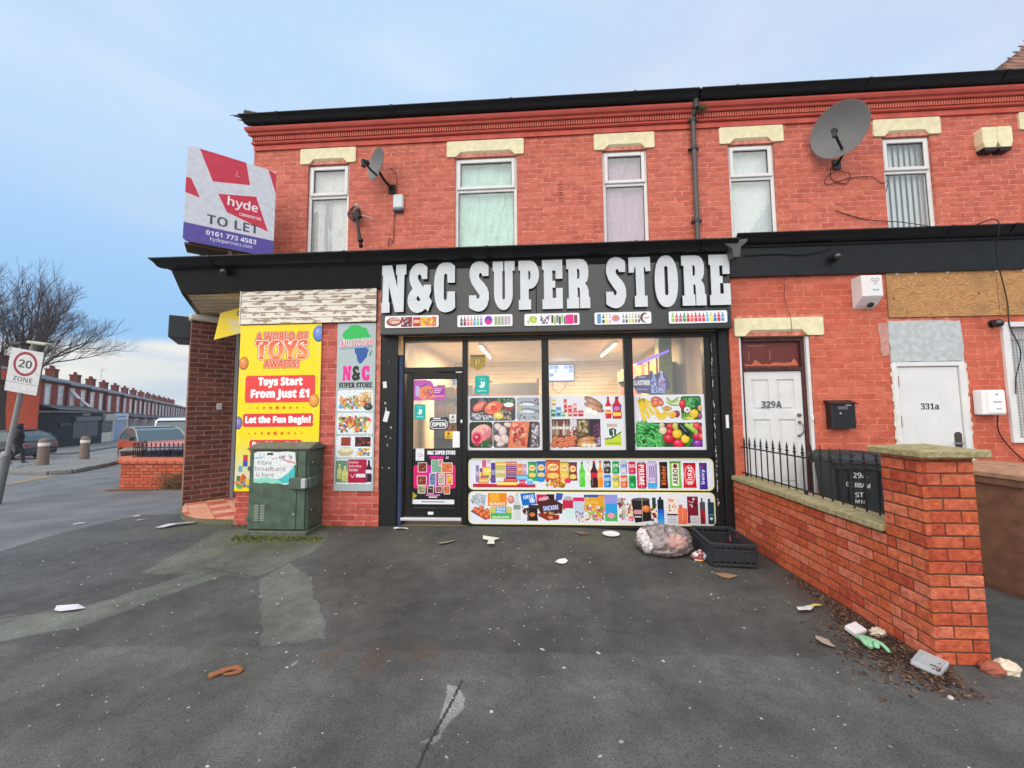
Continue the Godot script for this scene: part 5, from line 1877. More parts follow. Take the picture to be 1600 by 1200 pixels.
# ---------- posters ----------
func posters() -> void:
	var edge := flat("poster_edge", K(210, 210, 212), 0.5)
	var W := K(226, 226, 232)
	# meat and fish, first window
	var a := Art.new(self, 720, 500, W, 101)
	a.rr(22, 17, 443, 214, 26, K(74, 76, 80))
	a.jumble(22, 17, 200, 60, [K(60, 70, 84), K(90, 98, 108)], 30, 8, 24)
	a.jumble(270, 17, 190, 70, [K(60, 110, 66), K(96, 150, 88), K(40, 70, 48)], 60, 6, 18)
	a.jumble(30, 150, 250, 78, [K(214, 216, 220), K(180, 184, 192), K(120, 124, 132)], 130, 5, 13)
	a.jumble(280, 120, 150, 110, [K(196, 186, 164), K(150, 138, 120)], 60, 5, 12)
	a.el(112, 104, 78, 46, K(80, 50, 48), -0.5)
	a.el(116, 96, 74, 38, K(224, 112, 100), -0.5)
	a.el(110, 92, 50, 20, K(240, 150, 130), -0.5)
	a.el(238, 112, 96, 66, K(92, 74, 72), -0.3)
	a.el(248, 110, 88, 58, K(232, 118, 92), -0.3)
	a.el(232, 96, 44, 26, K(246, 176, 146), -0.4)
	a.el(256, 116, 36, 26, K(222, 86, 62), 0.5)
	a.pg(PackedVector2Array([Vector2(290, 70), Vector2(352, 80), Vector2(330, 110), Vector2(280, 110)]), K(226, 106, 84))
	a.ball(302, 186, 54, 34, K(232, 206, 84), 0.1)
	a.ln([Vector2(268, 196), Vector2(336, 174)], 4, K(250, 240, 190))
	a.ln([Vector2(290, 160), Vector2(312, 212)], 4, K(250, 240, 190))
	a.el(402, 106, 50, 38, K(142, 76, 66))
	a.el(400, 84, 48, 22, K(236, 236, 236))
	a.rr(477, 17, 218, 214, 24, K(172, 178, 184))
	for k in 6:
		a.rc(477, 30 + k * 34, 216, 3, K(150, 156, 164))
	for k in 2:
		a.el(588, 76 + k * 66, 84, 26, K(128, 140, 150), 0.06)
		a.el(580, 82 + k * 66, 74, 15, K(214, 222, 226), 0.06)
		a.pg(PackedVector2Array([Vector2(660, 76 + k * 66), Vector2(692, 58 + k * 66), Vector2(690, 100 + k * 66)]), K(110, 122, 130))
		a.el(526, 72 + k * 66, 6, 6, K(40, 44, 48))
	a.jumble(480, 170, 210, 56, [K(150, 60, 62), K(90, 110, 90), K(60, 64, 70)], 16, 4, 9)
	a.jumble(640, 20, 50, 50, [K(190, 70, 80)], 10, 4, 9)
	a.el(512, 112, 17, 24, K(196, 180, 120))
	a.rr(16, 240, 226, 240, 30, K(44, 62, 46))
	a.jumble(120, 400, 116, 76, [K(70, 130, 64), K(46, 86, 46)], 26, 8, 20)
	a.el(140, 340, 96, 74, K(226, 142, 142), -0.3)
	a.el(120, 320, 88, 46, K(240, 178, 170), -0.4)
	for k in 6:
		a.ln([Vector2(150 + k * 16, 300 + k * 6), Vector2(176 + k * 12, 400 + k * 4)], 5, K(196, 104, 110))
	a.el(92, 390, 58, 62, K(232, 120, 136))
	a.el(90, 388, 40, 42, K(196, 34, 70))
	a.el(84, 380, 16, 14, K(236, 150, 160))
	a.pg(PackedVector2Array([Vector2(60, 430), Vector2(120, 436), Vector2(104, 466), Vector2(70, 462)]), K(190, 60, 86))
	a.rr(248, 240, 448, 240, 26, K(86, 80, 84))
	a.jumble(250, 242, 130, 236, [K(96, 88, 88), K(70, 64, 68)], 40, 8, 20)
	for q in [[300, 290, 46, 34, 0.5], [340, 330, 40, 52, 0.1], [300, 400, 54, 34, 0.6], [360, 400, 40, 50, -0.4], [390, 270, 40, 24, 0.2], [320, 446, 44, 24, -0.2]]:
		a.ball(q[0], q[1], q[2], q[3], K(222, 196, 190), q[4])
	a.pg(PackedVector2Array([Vector2(420, 244), Vector2(600, 244), Vector2(570, 478), Vector2(390, 478)]), K(228, 128, 92))
	a.jumble(410, 250, 160, 226, [K(238, 166, 120), K(214, 70, 70), K(248, 200, 160), K(196, 76, 74), K(240, 110, 90)], 90, 8, 26)
	a.pg(PackedVector2Array([Vector2(604, 244), Vector2(622, 244), Vector2(596, 478), Vector2(574, 478)]), K(60, 44, 42))
	a.jumble(610, 246, 84, 230, [K(176, 170, 176), K(110, 104, 112), K(222, 220, 224), K(140, 110, 120)], 60, 8, 22)
	a.grainy(16, 12, 690, 475, 0.16, 0.09)
	sheet("window_poster", Vector3(-0.888, 1.047, -0.0985), 0.966, 0.7, 0.002, printed("print_meat", a, 0.25), edge, "white window poster with photos of salmon, whole fish and raw meat", "poster", Basis(), 0.0, "posters across the shop windows")
	# tins, yams and juice, second window
	a = Art.new(self, 747, 510, W, 102)
	for q in [[22, 34, 44, 60, K(222, 206, 120)], [144, 30, 30, 96, K(206, 70, 66)], [16, 130, 46, 66, K(70, 150, 96)], [66, 106, 50, 90, K(90, 150, 200)], [120, 150, 40, 46, K(120, 190, 140)], [148, 96, 30, 60, K(214, 64, 60)], [186, 90, 40, 60, K(222, 80, 80)], [182, 150, 48, 46, K(226, 120, 96)], [236, 72, 38, 70, K(226, 150, 140)], [236, 140, 42, 56, K(214, 90, 110)], [286, 140, 52, 56, K(208, 56, 58)]]:
		a.rr(q[0], q[1], q[2], q[3], 4, q[4])
		a.rc(q[0] + 4, q[1] + q[3] * 0.3, q[2] - 8, q[3] * 0.3, q[4].lightened(0.55))
		a.el(q[0] + q[2] * 0.5, q[1] + q[3] * 0.72, q[2] * 0.3, q[3] * 0.14, q[4].darkened(0.35))
	a.ball(440, 62, 102, 34, K(172, 122, 96), 0.5)
	a.ball(444, 112, 104, 30, K(188, 136, 106), 0.38)
	a.el(392, 140, 44, 30, K(238, 230, 212), 0.4)
	a.el(396, 142, 34, 22, K(250, 246, 232), 0.4)
	a.el(446, 164, 34, 28, K(226, 216, 198))
	a.el(446, 162, 28, 22, K(252, 248, 238))
	a.bottle(552, 12, 62, 206, K(204, 34, 56), K(60, 40, 52), K(240, 232, 226))
	a.rc(556, 150, 54, 20, K(240, 214, 80))
	a.bottle(620, 12, 96, 208, K(196, 30, 56), K(70, 40, 60), K(80, 110, 190))
	a.rc(628, 160, 80, 34, K(244, 212, 90))
	a.el(668, 126, 26, 18, K(230, 120, 150))
	a.rc(22, 220, 480, 262, K(96, 72, 64))
	for k in 7:
		a.bottle(24 + k * 34, 224, 32, 150, [K(150, 120, 92), K(176, 150, 122), K(120, 60, 56), K(200, 180, 160)][k % 4], K(70, 36, 40), K(230, 224, 216))
	a.rc(204, 222, 66, 70, K(210, 206, 210))
	a.jumble(190, 290, 90, 90, [K(206, 60, 70), K(226, 220, 216), K(90, 60, 60)], 28, 6, 14)
	a.jumble(268, 222, 124, 160, [K(130, 110, 70), K(166, 150, 100), K(80, 66, 44), K(190, 176, 130)], 80, 8, 20)
	a.rc(396, 222, 106, 260, K(58, 44, 62))
	for k in 3:
		a.ln([Vector2(430, 300 + k * 40), Vector2(480, 270 + k * 40), Vector2(490, 320 + k * 38)], 20, K(104, 62, 88))
	a.jumble(396, 380, 106, 100, [K(170, 150, 180), K(130, 108, 146), K(206, 196, 214)], 34, 8, 18)
	for q in [[60, 410], [118, 420], [40, 460], [110, 466], [180, 410], [236, 400], [170, 460], [220, 450]]:
		a.ball(q[0], q[1], 36, 30, K(222, 122, 84))
		a.el(q[0], q[1], 17, 14, K(176, 80, 56))
		a.el(q[0] + 2, q[1] + 2, 9, 8, K(236, 160, 120))
	a.ball(366, 416, 96, 30, K(196, 132, 74), -0.16)
	a.ball(362, 454, 100, 30, K(206, 146, 88), -0.1)
	for k in 3:
		a.el(338 + k * 48, 466, 26, 16, K(240, 226, 196))
	a.pg(PackedVector2Array([Vector2(532, 232), Vector2(702, 232), Vector2(698, 350), Vector2(706, 474), Vector2(540, 468), Vector2(544, 350)]), K(222, 230, 226))
	a.pg(PackedVector2Array([Vector2(544, 410), Vector2(610, 402), Vector2(700, 350), Vector2(706, 474), Vector2(540, 468)]), K(196, 214, 60))
	a.ln([Vector2(542, 410), Vector2(612, 400), Vector2(700, 346)], 10, K(40, 70, 56))
	a.pg(PackedVector2Array([Vector2(584, 318), Vector2(620, 306), Vector2(656, 318), Vector2(652, 368), Vector2(620, 392), Vector2(588, 368)]), K(36, 74, 56))
	a.tx("1", serif_bold, 626, 350, 30, 60, K(238, 240, 236))
	a.tx("IWISA", sans_bold, 616, 282, 100, 30, K(190, 46, 60))
	a.ln([Vector2(560, 448), Vector2(690, 448)], 8, K(120, 150, 60))
	a.grainy(16, 214, 490, 270, 0.16, 0.09)
	sheet("window_poster", Vector3(0.174, 1.047, -0.0985), 0.96, 0.69, 0.002, printed("print_yams", a, 0.25), edge, "white window poster with tins, yams, red juice bottles and a green meal sack", "poster", Basis(), 0.0, "posters across the shop windows")
	# fruit and vegetables, end window
	a = Art.new(self, 740, 520, W, 103)
	for k in 4:
		var pts := []
		for i in 9:
			var t := i / 8.0
			pts.append(Vector2(56 + k * 14 + t * (60 + k * 28), 40 + t * (200 - k * 30) - sin(t * PI) * (-20 + k * 12)))
		a.ln(pts, 34 - k * 2, K(176, 140, 30))
		a.ln(pts, 26 - k * 2, K(242, 206, 50))
		a.ln([pts[0], pts[1]], 10, K(120, 110, 40))
	a.ln([Vector2(64, 24), Vector2(76, 60)], 12, K(150, 140, 50))
	a.ln([Vector2(110, 34), Vector2(116, 70)], 10, K(110, 120, 50))
	a.ball(246, 60, 64, 42, K(210, 96, 78), 0.2)
	a.ball(236, 84, 42, 32, K(226, 110, 76), -0.5)
	a.ball(288, 80, 30, 30, K(220, 120, 90))
	for k in 4:
		a.ln([Vector2(350, 30 + k * 12), Vector2(400, 70 + k * 10), Vector2(472, 30 + k * 24)], 15, [K(120, 160, 80), K(160, 190, 110), K(210, 220, 170), K(140, 170, 90)][k])
	for k in 3:
		var pts := []
		for i in 7:
			var t := i / 6.0
			pts.append(Vector2(230 + t * 120, 136 + k * 22 + sin(t * PI) * (60 - k * 8)))
		a.ln(pts, 30, K(190, 150, 40))
		a.ln(pts, 23, K(244, 206, 70))
	a.ball(352, 130, 46, 22, K(232, 130, 70))
	a.jumble(290, 104, 110, 50, [K(150, 180, 80), K(236, 150, 90)], 16, 6, 14)
	a.ball(446, 184, 36, 34, K(150, 44, 70))
	a.ball(404, 190, 40, 36, K(236, 196, 90))
	a.el(404, 192, 22, 20, K(240, 170, 60))
	a.rr(494, 16, 210, 224, 24, K(56, 96, 52))
	a.jumble(498, 20, 200, 110, [K(46, 140, 76), K(30, 100, 56), K(80, 170, 90)], 90, 12, 30)
	a.ball(512, 90, 34, 48, K(206, 44, 50))
	a.ball(560, 146, 36, 30, K(232, 232, 226))
	a.el(562, 146, 12, 10, K(110, 96, 80))
	a.ball(630, 182, 48, 42, K(240, 196, 40))
	a.ball(690, 130, 20, 30, K(222, 170, 110))
	a.ball(688, 206, 22, 30, K(150, 70, 120))
	for k in 5:
		a.ln([Vector2(506 + k * 8, 236), Vector2(500 + k * 30, 176)], 9, K(130 + k * 14, 190, 90))
	a.el(590, 226, 40, 14, K(206, 214, 90))
	a.rr(20, 266, 690, 232, 22, K(44, 84, 46))
	a.rg.seed = 77
	for k in 70:
		var c := Vector2(a.rg.randf_range(28, 280), a.rg.randf_range(274, 490))
		var an := a.rg.randf_range(-0.6, 1.5)
		var d := Vector2.from_angle(an) * a.rg.randf_range(26, 46)
		var g := K(40, 160, 70).lerp(K(110, 210, 110), a.rg.randf())
		a.ln([c - d, c + d], 25, K(20, 90, 40))
		a.ln([c - d, c + d], 19, g)
		a.ln([c - d * 0.7 + Vector2(0, -3), c + d * 0.7 + Vector2(0, -3)], 5, g.lightened(0.35))
	a.rc(282, 268, 30, 228, K(70, 130, 60))
	for q in [[290, 290, 30, 26, K(214, 190, 150)], [376, 300, 40, 34, K(206, 50, 58)], [430, 300, 30, 40, K(190, 196, 90)], [300, 340, 44, 40, K(222, 200, 170)], [372, 356, 40, 34, K(214, 44, 60)], [362, 414, 58, 48, K(206, 24, 54)], [446, 372, 52, 46, K(240, 190, 40)], [458, 462, 62, 44, K(222, 34, 64)], [528, 420, 46, 42, K(238, 206, 50)], [600, 300, 40, 30, K(190, 206, 90)], [650, 300, 40, 40, K(220, 60, 70)], [700, 330, 30, 34, K(206, 40, 60)], [650, 392, 46, 44, K(200, 30, 60)], [696, 396, 30, 36, K(226, 80, 80)], [656, 462, 62, 40, K(126, 44, 150)]]:
		a.ball(q[0], q[1], q[2], q[3], q[4])
	a.ln([Vector2(470, 280), Vector2(556, 372)], 48, K(26, 40, 38))
	a.ln([Vector2(480, 286), Vector2(540, 350)], 12, K(110, 130, 130))
	a.ln([Vector2(530, 276), Vector2(640, 352)], 40, K(150, 190, 70))
	a.ln([Vector2(540, 278), Vector2(620, 330)], 12, K(206, 226, 130))
	a.ln([Vector2(540, 490), Vector2(590, 430)], 28, K(60, 130, 60))
	a.rc(704, 240, 36, 280, W)
	a.rc(20, 494, 720, 26, W)
	a.grainy(20, 16, 690, 480, 0.1, 0.08)
	sheet("window_poster", Vector3(1.242, 1.047, -0.0985), 0.88, 0.693, 0.002, printed("print_fruit", a, 0.25), edge, "white window poster with bananas, okra and mixed fruit and vegetables", "poster", Basis(), 0.0, "posters across the shop windows")
	stall_panels(edge)
	small_stickers(edge)
	wall_posters(edge)

func stall_panels(edge: Material) -> void:
	var yel := K(240, 232, 168)
	var a := Art.new(self, 1548, 204, yel, 110)
	a.rr(7, 7, 1534, 190, 22, K(228, 231, 240))
	a.rc(30, 166, 404, 22, K(196, 40, 60))
	a.jumble(48, 60, 130, 108, [K(130, 110, 180), K(220, 200, 100), K(120, 180, 220), K(230, 120, 160), K(236, 220, 90)], 90, 6, 16)
	for q in [[48, 46, 22, 110, K(150, 130, 180)], [90, 14, 26, 120, K(220, 90, 130)], [120, 16, 24, 60, K(234, 190, 200)], [96, 60, 46, 50, K(238, 220, 70)], [148, 30, 30, 130, K(90, 70, 140)], [176, 24, 66, 30, K(234, 196, 80)], [176, 54, 66, 70, K(200, 190, 120)], [244, 22, 72, 24, K(214, 120, 90)], [244, 48, 72, 26, K(124, 70, 140)], [244, 76, 72, 26, K(170, 60, 90)], [244, 104, 72, 26, K(110, 60, 130)], [318, 36, 36, 70, K(228, 140, 90)], [356, 38, 22, 70, K(190, 150, 190)], [312, 106, 110, 40, K(90, 180, 226)], [380, 110, 40, 60, K(110, 190, 226)], [186, 148, 130, 26, K(240, 212, 90)], [230, 130, 90, 24, K(206, 60, 50)], [330, 140, 40, 30, K(226, 60, 100)], [70, 126, 60, 40, K(230, 170, 90)]]:
		a.rc(q[0], q[1], q[2], q[3], q[4])
		a.rc(q[0] + 3, q[1] + q[3] * 0.35, q[2] - 6, q[3] * 0.25, q[4].lightened(0.45))
		a.rc(q[0], q[1], q[2], 2, q[4].darkened(0.4))
	a.el(160, 136, 17, 15, K(110, 80, 150))
	var x := 386.0
	for q in [[386, 24, 58, 108, K(60, 160, 90)], [442, 20, 60, 112, K(40, 110, 190)], [590, 22, 60, 112, K(222, 190, 80)], [646, 26, 56, 118, K(120, 50, 60)], [498, 12, 98, 128, K(214, 90, 46)]]:
		a.pack(q[0], q[1], q[2], q[3], q[4])
		a.el(q[0] + q[2] * 0.5, q[1] + q[3] * 0.36, q[2] * 0.36, q[3] * 0.18, K(250, 226, 150))
		a.tx("Lays", sans_bold, q[0] + q[2] * 0.5, q[1] + q[3] * 0.36, q[2] * 0.52, q[3] * 0.2, K(206, 40, 40), -0.12)
		a.el(q[0] + q[2] * 0.5, q[1] + q[3] * 0.78, q[2] * 0.4, q[3] * 0.14, K(240, 206, 110))
	a.el(440, 134, 26, 14, K(40, 170, 110))
	a.el(470, 136, 26, 18, K(40, 140, 220))
	a.jumble(496, 128, 140, 64, [K(240, 190, 60), K(226, 150, 50), K(246, 216, 110), K(206, 70, 40)], 40, 8, 18)
	a.el(640, 144, 22, 16, K(226, 50, 90))
	a.bottle(712, 24, 40, 160, K(96, 206, 70), K(60, 150, 60), K(120, 220, 90))
	a.bottle(760, 22, 24, 150, K(232, 226, 200), K(200, 170, 90), K(240, 240, 230))
	a.bottle(784, 18, 48, 170, K(66, 34, 32), K(190, 40, 50), K(214, 40, 60))
	a.bottle(830, 18, 34, 168, K(240, 150, 40), K(200, 50, 40), K(236, 190, 120))
	var cans := [[868, 16, K(58, 44, 46), "DR", K(236, 236, 236)], [922, 18, K(30, 160, 80), "SPRI", K(240, 240, 240)], [972, 18, K(190, 200, 220), "OAS", K(60, 90, 190)], [1024, 20, K(206, 30, 70), "TANG", K(250, 240, 240)], [868, 104, K(40, 130, 206), "FANT", K(250, 240, 240)], [922, 104, K(230, 210, 60), "FANT", K(60, 90, 190)], [972, 106, K(226, 110, 60), "FANT", K(250, 246, 246)], [1024, 108, K(20, 160, 70), "7UP", K(20, 90, 50)]]
	for c in cans:
		a.can(c[0], c[1], 44, 84, c[2], c[3], c[4])
	a.can(1076, 22, 58, 174, K(206, 24, 60))
	a.tx("PRIME", sans_bold, 1104, 108, 130, 32, Color.WHITE, PI / 2)
	a.can(1138, 18, 64, 176, K(206, 190, 222))
	for k in 3:
		a.ln([Vector2(1152 + k * 14, 50), Vector2(1156 + k * 12, 90), Vector2(1154 + k * 14, 124)], 5, K(110, 70, 150))
	a.tx("JUICE", sans_bold, 1170, 142, 46, 18, K(150, 70, 150))
	a.rc(1142, 156, 56, 30, K(70, 170, 230))
	a.pack(1214, 24, 52, 166, K(44, 26, 26))
	a.tx("Kinder", sans_bold, 1240, 108, 120, 30, K(236, 120, 50), -PI / 2)
	a.pack(1276, 20, 74, 168, K(110, 190, 70))
	a.rr(1292, 34, 42, 140, 8, K(236, 240, 220))
	a.tx("AERO", sans_bold, 1313, 116, 96, 30, K(60, 44, 40), -PI / 2)
	a.el(1313, 50, 14, 14, K(130, 60, 40))
	a.pack(1360, 30, 80, 156, K(206, 26, 46))
	a.el(1400, 108, 30, 62, K(236, 224, 226))
	a.el(1400, 108, 26, 58, K(206, 26, 46))
	a.tx("KitKat", sans_bold, 1400, 108, 104, 34, Color.WHITE, -PI / 2)
	a.pack(1458, 30, 50, 166, K(66, 50, 150))
	a.tx("Dairy", sans_bold, 1483, 116, 92, 24, K(238, 238, 246), -PI / 2)
	a.jumble(1464, 34, 36, 30, [K(120, 60, 40), K(200, 70, 90)], 8, 4, 8)
	a.rc(1101, 0, 2, 204, K(236, 226, 190))
	a.grainy(10, 10, 1520, 184, 0.07, 0.11)
	sheet("stall_panel", Vector3(-0.878, 0.545, -0.0845), 3.07, 0.4, 0.003, printed("print_sweets", a, 0.25), edge, "upper long panel of crisps, fizzy drinks and chocolate bars under the windows", "poster", Basis(), 0.07, "printed panels under the shop windows")
	a = Art.new(self, 1548, 212, yel, 111)
	a.rr(7, 7, 1534, 198, 22, K(228, 231, 240))
	a.pg(PackedVector2Array([Vector2(8, 60), Vector2(56, 12), Vector2(116, 26), Vector2(104, 104), Vector2(60, 92)]), K(176, 186, 194))
	a.jumble(20, 20, 90, 76, [K(150, 160, 170), K(206, 212, 218)], 44, 4, 9)
	a.pg(PackedVector2Array([Vector2(12, 130), Vector2(60, 104), Vector2(136, 130), Vector2(140, 176), Vector2(112, 186)]), K(110, 90, 100))
	for q in [[46, 118], [84, 112], [120, 128], [66, 134], [104, 142], [136, 150], [88, 152], [120, 164]]:
		a.ball(q[0], q[1], 17, 18, K(226, 104, 56))
	a.rr(126, 10, 124, 86, 10, K(240, 140, 40))
	a.rc(140, 14, 60, 50, K(246, 176, 60))
	a.tx("Warburtons", sans_bold, 188, 78, 100, 22, K(250, 240, 230), -0.04)
	a.rr(140, 98, 142, 82, 12, K(206, 196, 110))
	a.rc(178, 100, 68, 44, K(60, 150, 206))
	a.rc(146, 140, 132, 36, K(70, 176, 96))
	a.tx("MILK", sans_bold, 212, 112, 56, 17, Color.WHITE)
	a.tx("ROLL", sans_bold, 212, 132, 56, 17, Color.WHITE)
	a.tx("Warburtons", sans_bold, 210, 164, 110, 18, K(240, 250, 240), -0.04)
	a.ball(276, 52, 22, 26, K(226, 140, 130))
	a.bottle(290, 12, 50, 170, K(206, 214, 208), K(180, 190, 186), K(140, 150, 144))
	a.pg(PackedVector2Array([Vector2(336, 14), Vector2(428, 6), Vector2(440, 80), Vector2(350, 92)]), K(24, 110, 196))
	a.tx("OREO", sans_bold, 388, 34, 66, 24, Color.WHITE, -0.14)
	a.el(412, 58, 18, 16, K(206, 220, 240))
	a.rc(440, 18, 66, 62, K(206, 30, 80))
	a.rc(506, 16, 48, 70, K(52, 30, 32))
	a.tx("KitKat", sans_bold, 486, 44, 62, 26, K(250, 236, 240), -0.3)
	a.jumble(340, 96, 56, 56, [K(120, 80, 60), K(90, 60, 50), K(190, 150, 120)], 18, 6, 14)
	a.pack(378, 108, 70, 80, K(36, 34, 36))
	a.el(412, 148, 18, 14, K(216, 120, 50))
	a.rc(388, 86, 62, 24, K(52, 50, 54))
	a.pg(PackedVector2Array([Vector2(448, 60), Vector2(560, 52), Vector2(606, 80), Vector2(602, 140), Vector2(470, 150), Vector2(450, 110)]), K(76, 42, 34))
	a.tx("SNICKERS", sans_bold, 530, 104, 96, 28, K(60, 90, 190), -0.12, 2.0)
	a.tx("SNICKERS", sans_bold, 530, 104, 96, 28, K(236, 240, 250), -0.12)
	a.jumble(470, 124, 120, 26, [K(214, 170, 110)], 12, 4, 8)
	a.pg(PackedVector2Array([Vector2(448, 138), Vector2(584, 150), Vector2(580, 178), Vector2(510, 186), Vector2(452, 158)]), K(150, 44, 38))
	a.jumble(500, 150, 50, 34, [K(226, 170, 100), K(196, 110, 70)], 10, 5, 10)
	a.pg(PackedVector2Array([Vector2(566, 8), Vector2(610, 12), Vector2(600, 52), Vector2(560, 60)]), K(60, 90, 180))
	a.rc(606, 52, 66, 62, K(206, 40, 80))
	a.rr(618, 106, 58, 64, 8, K(206, 232, 226))
	a.el(640, 42, 28, 14, K(170, 180, 176))
	a.pg(PackedVector2Array([Vector2(672, 50), Vector2(742, 44), Vector2(742, 170), Vector2(686, 176)]), K(190, 206, 226))
	a.rc(672, 36, 70, 24, K(214, 40, 100))
	a.jumble(680, 120, 60, 56, [K(214, 110, 110), K(236, 220, 220), K(110, 150, 190)], 26, 4, 10)
	a.jumble(680, 170, 80, 24, [K(240, 226, 214), K(214, 180, 170)], 24, 3, 6)
	a.pack(738, 18, 136, 96, K(226, 160, 60))
	a.rc(740, 18, 92, 16, K(50, 90, 160))
	a.tx("Haribo", sans_bold, 790, 66, 70, 26, K(226, 206, 60), -0.15)
	a.jumble(738, 80, 136, 110, [K(240, 206, 60), K(206, 60, 60), K(120, 190, 80), K(236, 150, 60), K(230, 120, 150), K(240, 236, 226)], 110, 5, 14)
	a.rc(870, 18, 80, 60, K(150, 150, 220))
	a.rc(872, 74, 76, 64, K(50, 160, 220))
	a.rc(870, 136, 78, 50, K(80, 180, 90))
	a.el(908, 150, 22, 18, K(236, 150, 180))
	a.jumble(948, 30, 60, 150, [K(214, 206, 190), K(190, 60, 80), K(226, 220, 210), K(170, 160, 150)], 50, 6, 16)
	a.jumble(1000, 60, 60, 130, [K(236, 206, 80), K(206, 60, 70), K(226, 120, 120), K(240, 236, 226)], 36, 6, 18)
	a.pg(PackedVector2Array([Vector2(1034, 50), Vector2(1146, 42), Vector2(1158, 180), Vector2(1056, 194)]), K(44, 38, 40))
	a.el(1096, 46, 56, 10, K(90, 84, 84))
	a.ball(1126, 106, 26, 24, K(226, 120, 50))
	a.rr(1050, 112, 50, 28, 6, K(214, 150, 160))
	a.rc(1054, 152, 40, 8, K(230, 226, 226))
	a.jumble(1150, 60, 50, 130, [K(240, 206, 60), K(206, 40, 50), K(120, 50, 50)], 26, 6, 14)
	a.rr(1164, 34, 22, 70, 5, K(44, 66, 54))
	a.rr(1196, 46, 38, 70, 6, K(30, 40, 46))
	a.rc(1206, 30, 14, 24, K(40, 46, 50))
	a.gr(1196, 106, 40, 94, K(30, 80, 190), K(80, 190, 240))
	a.rr(1252, 28, 66, 112, 4, K(240, 226, 214))
	a.jumble(1256, 34, 58, 90, [K(226, 140, 100), K(206, 110, 90)], 16, 4, 9)
	a.rc(1252, 136, 66, 10, K(40, 36, 36))
	a.rc(1252, 146, 66, 52, K(222, 226, 232))
	for k in 5:
		a.rc(1258, 152 + k * 9, 52, 3, K(150, 154, 162))
	a.rr(1320, 100, 56, 100, 8, K(240, 120, 84))
	a.rr(1326, 78, 22, 26, 4, K(226, 110, 80))
	a.rc(1346, 110, 3, 70, K(250, 190, 160))
	a.rr(1378, 26, 66, 168, 5, K(126, 34, 50))
	a.jumble(1380, 30, 62, 70, [K(226, 200, 200), K(150, 40, 60), K(60, 30, 40)], 20, 4, 10)
	a.rc(1394, 146, 48, 52, K(226, 226, 230))
	for k in 5:
		a.rc(1398, 152 + k * 9, 38, 3, K(150, 140, 146))
	a.rr(1454, 60, 32, 60, 5, K(74, 76, 80))
	a.rc(1462, 36, 10, 30, K(70, 74, 80))
	a.rr(1454, 112, 32, 86, 4, K(170, 36, 56))
	a.rc(1466, 150, 10, 44, K(60, 50, 54))
	a.rr(1502, 60, 38, 138, 8, K(28, 66, 82))
	a.rc(1504, 40, 14, 30, K(30, 60, 74))
	a.rc(1504, 138, 34, 4, K(90, 190, 200))
	a.el(1521, 164, 10, 9, K(206, 220, 226))
	a.rc(1101, 0, 2, 212, K(236, 226, 190))
	a.grainy(10, 10, 1520, 190, 0.07, 0.11)
	sheet("stall_panel", Vector3(-0.878, 0.115, -0.0845), 3.07, 0.41, 0.003, printed("print_groceries", a, 0.25), edge, "lower long panel of eggs, bread, biscuits and vapes along the ground", "poster", Basis(), 0.07, "printed panels under the shop windows")

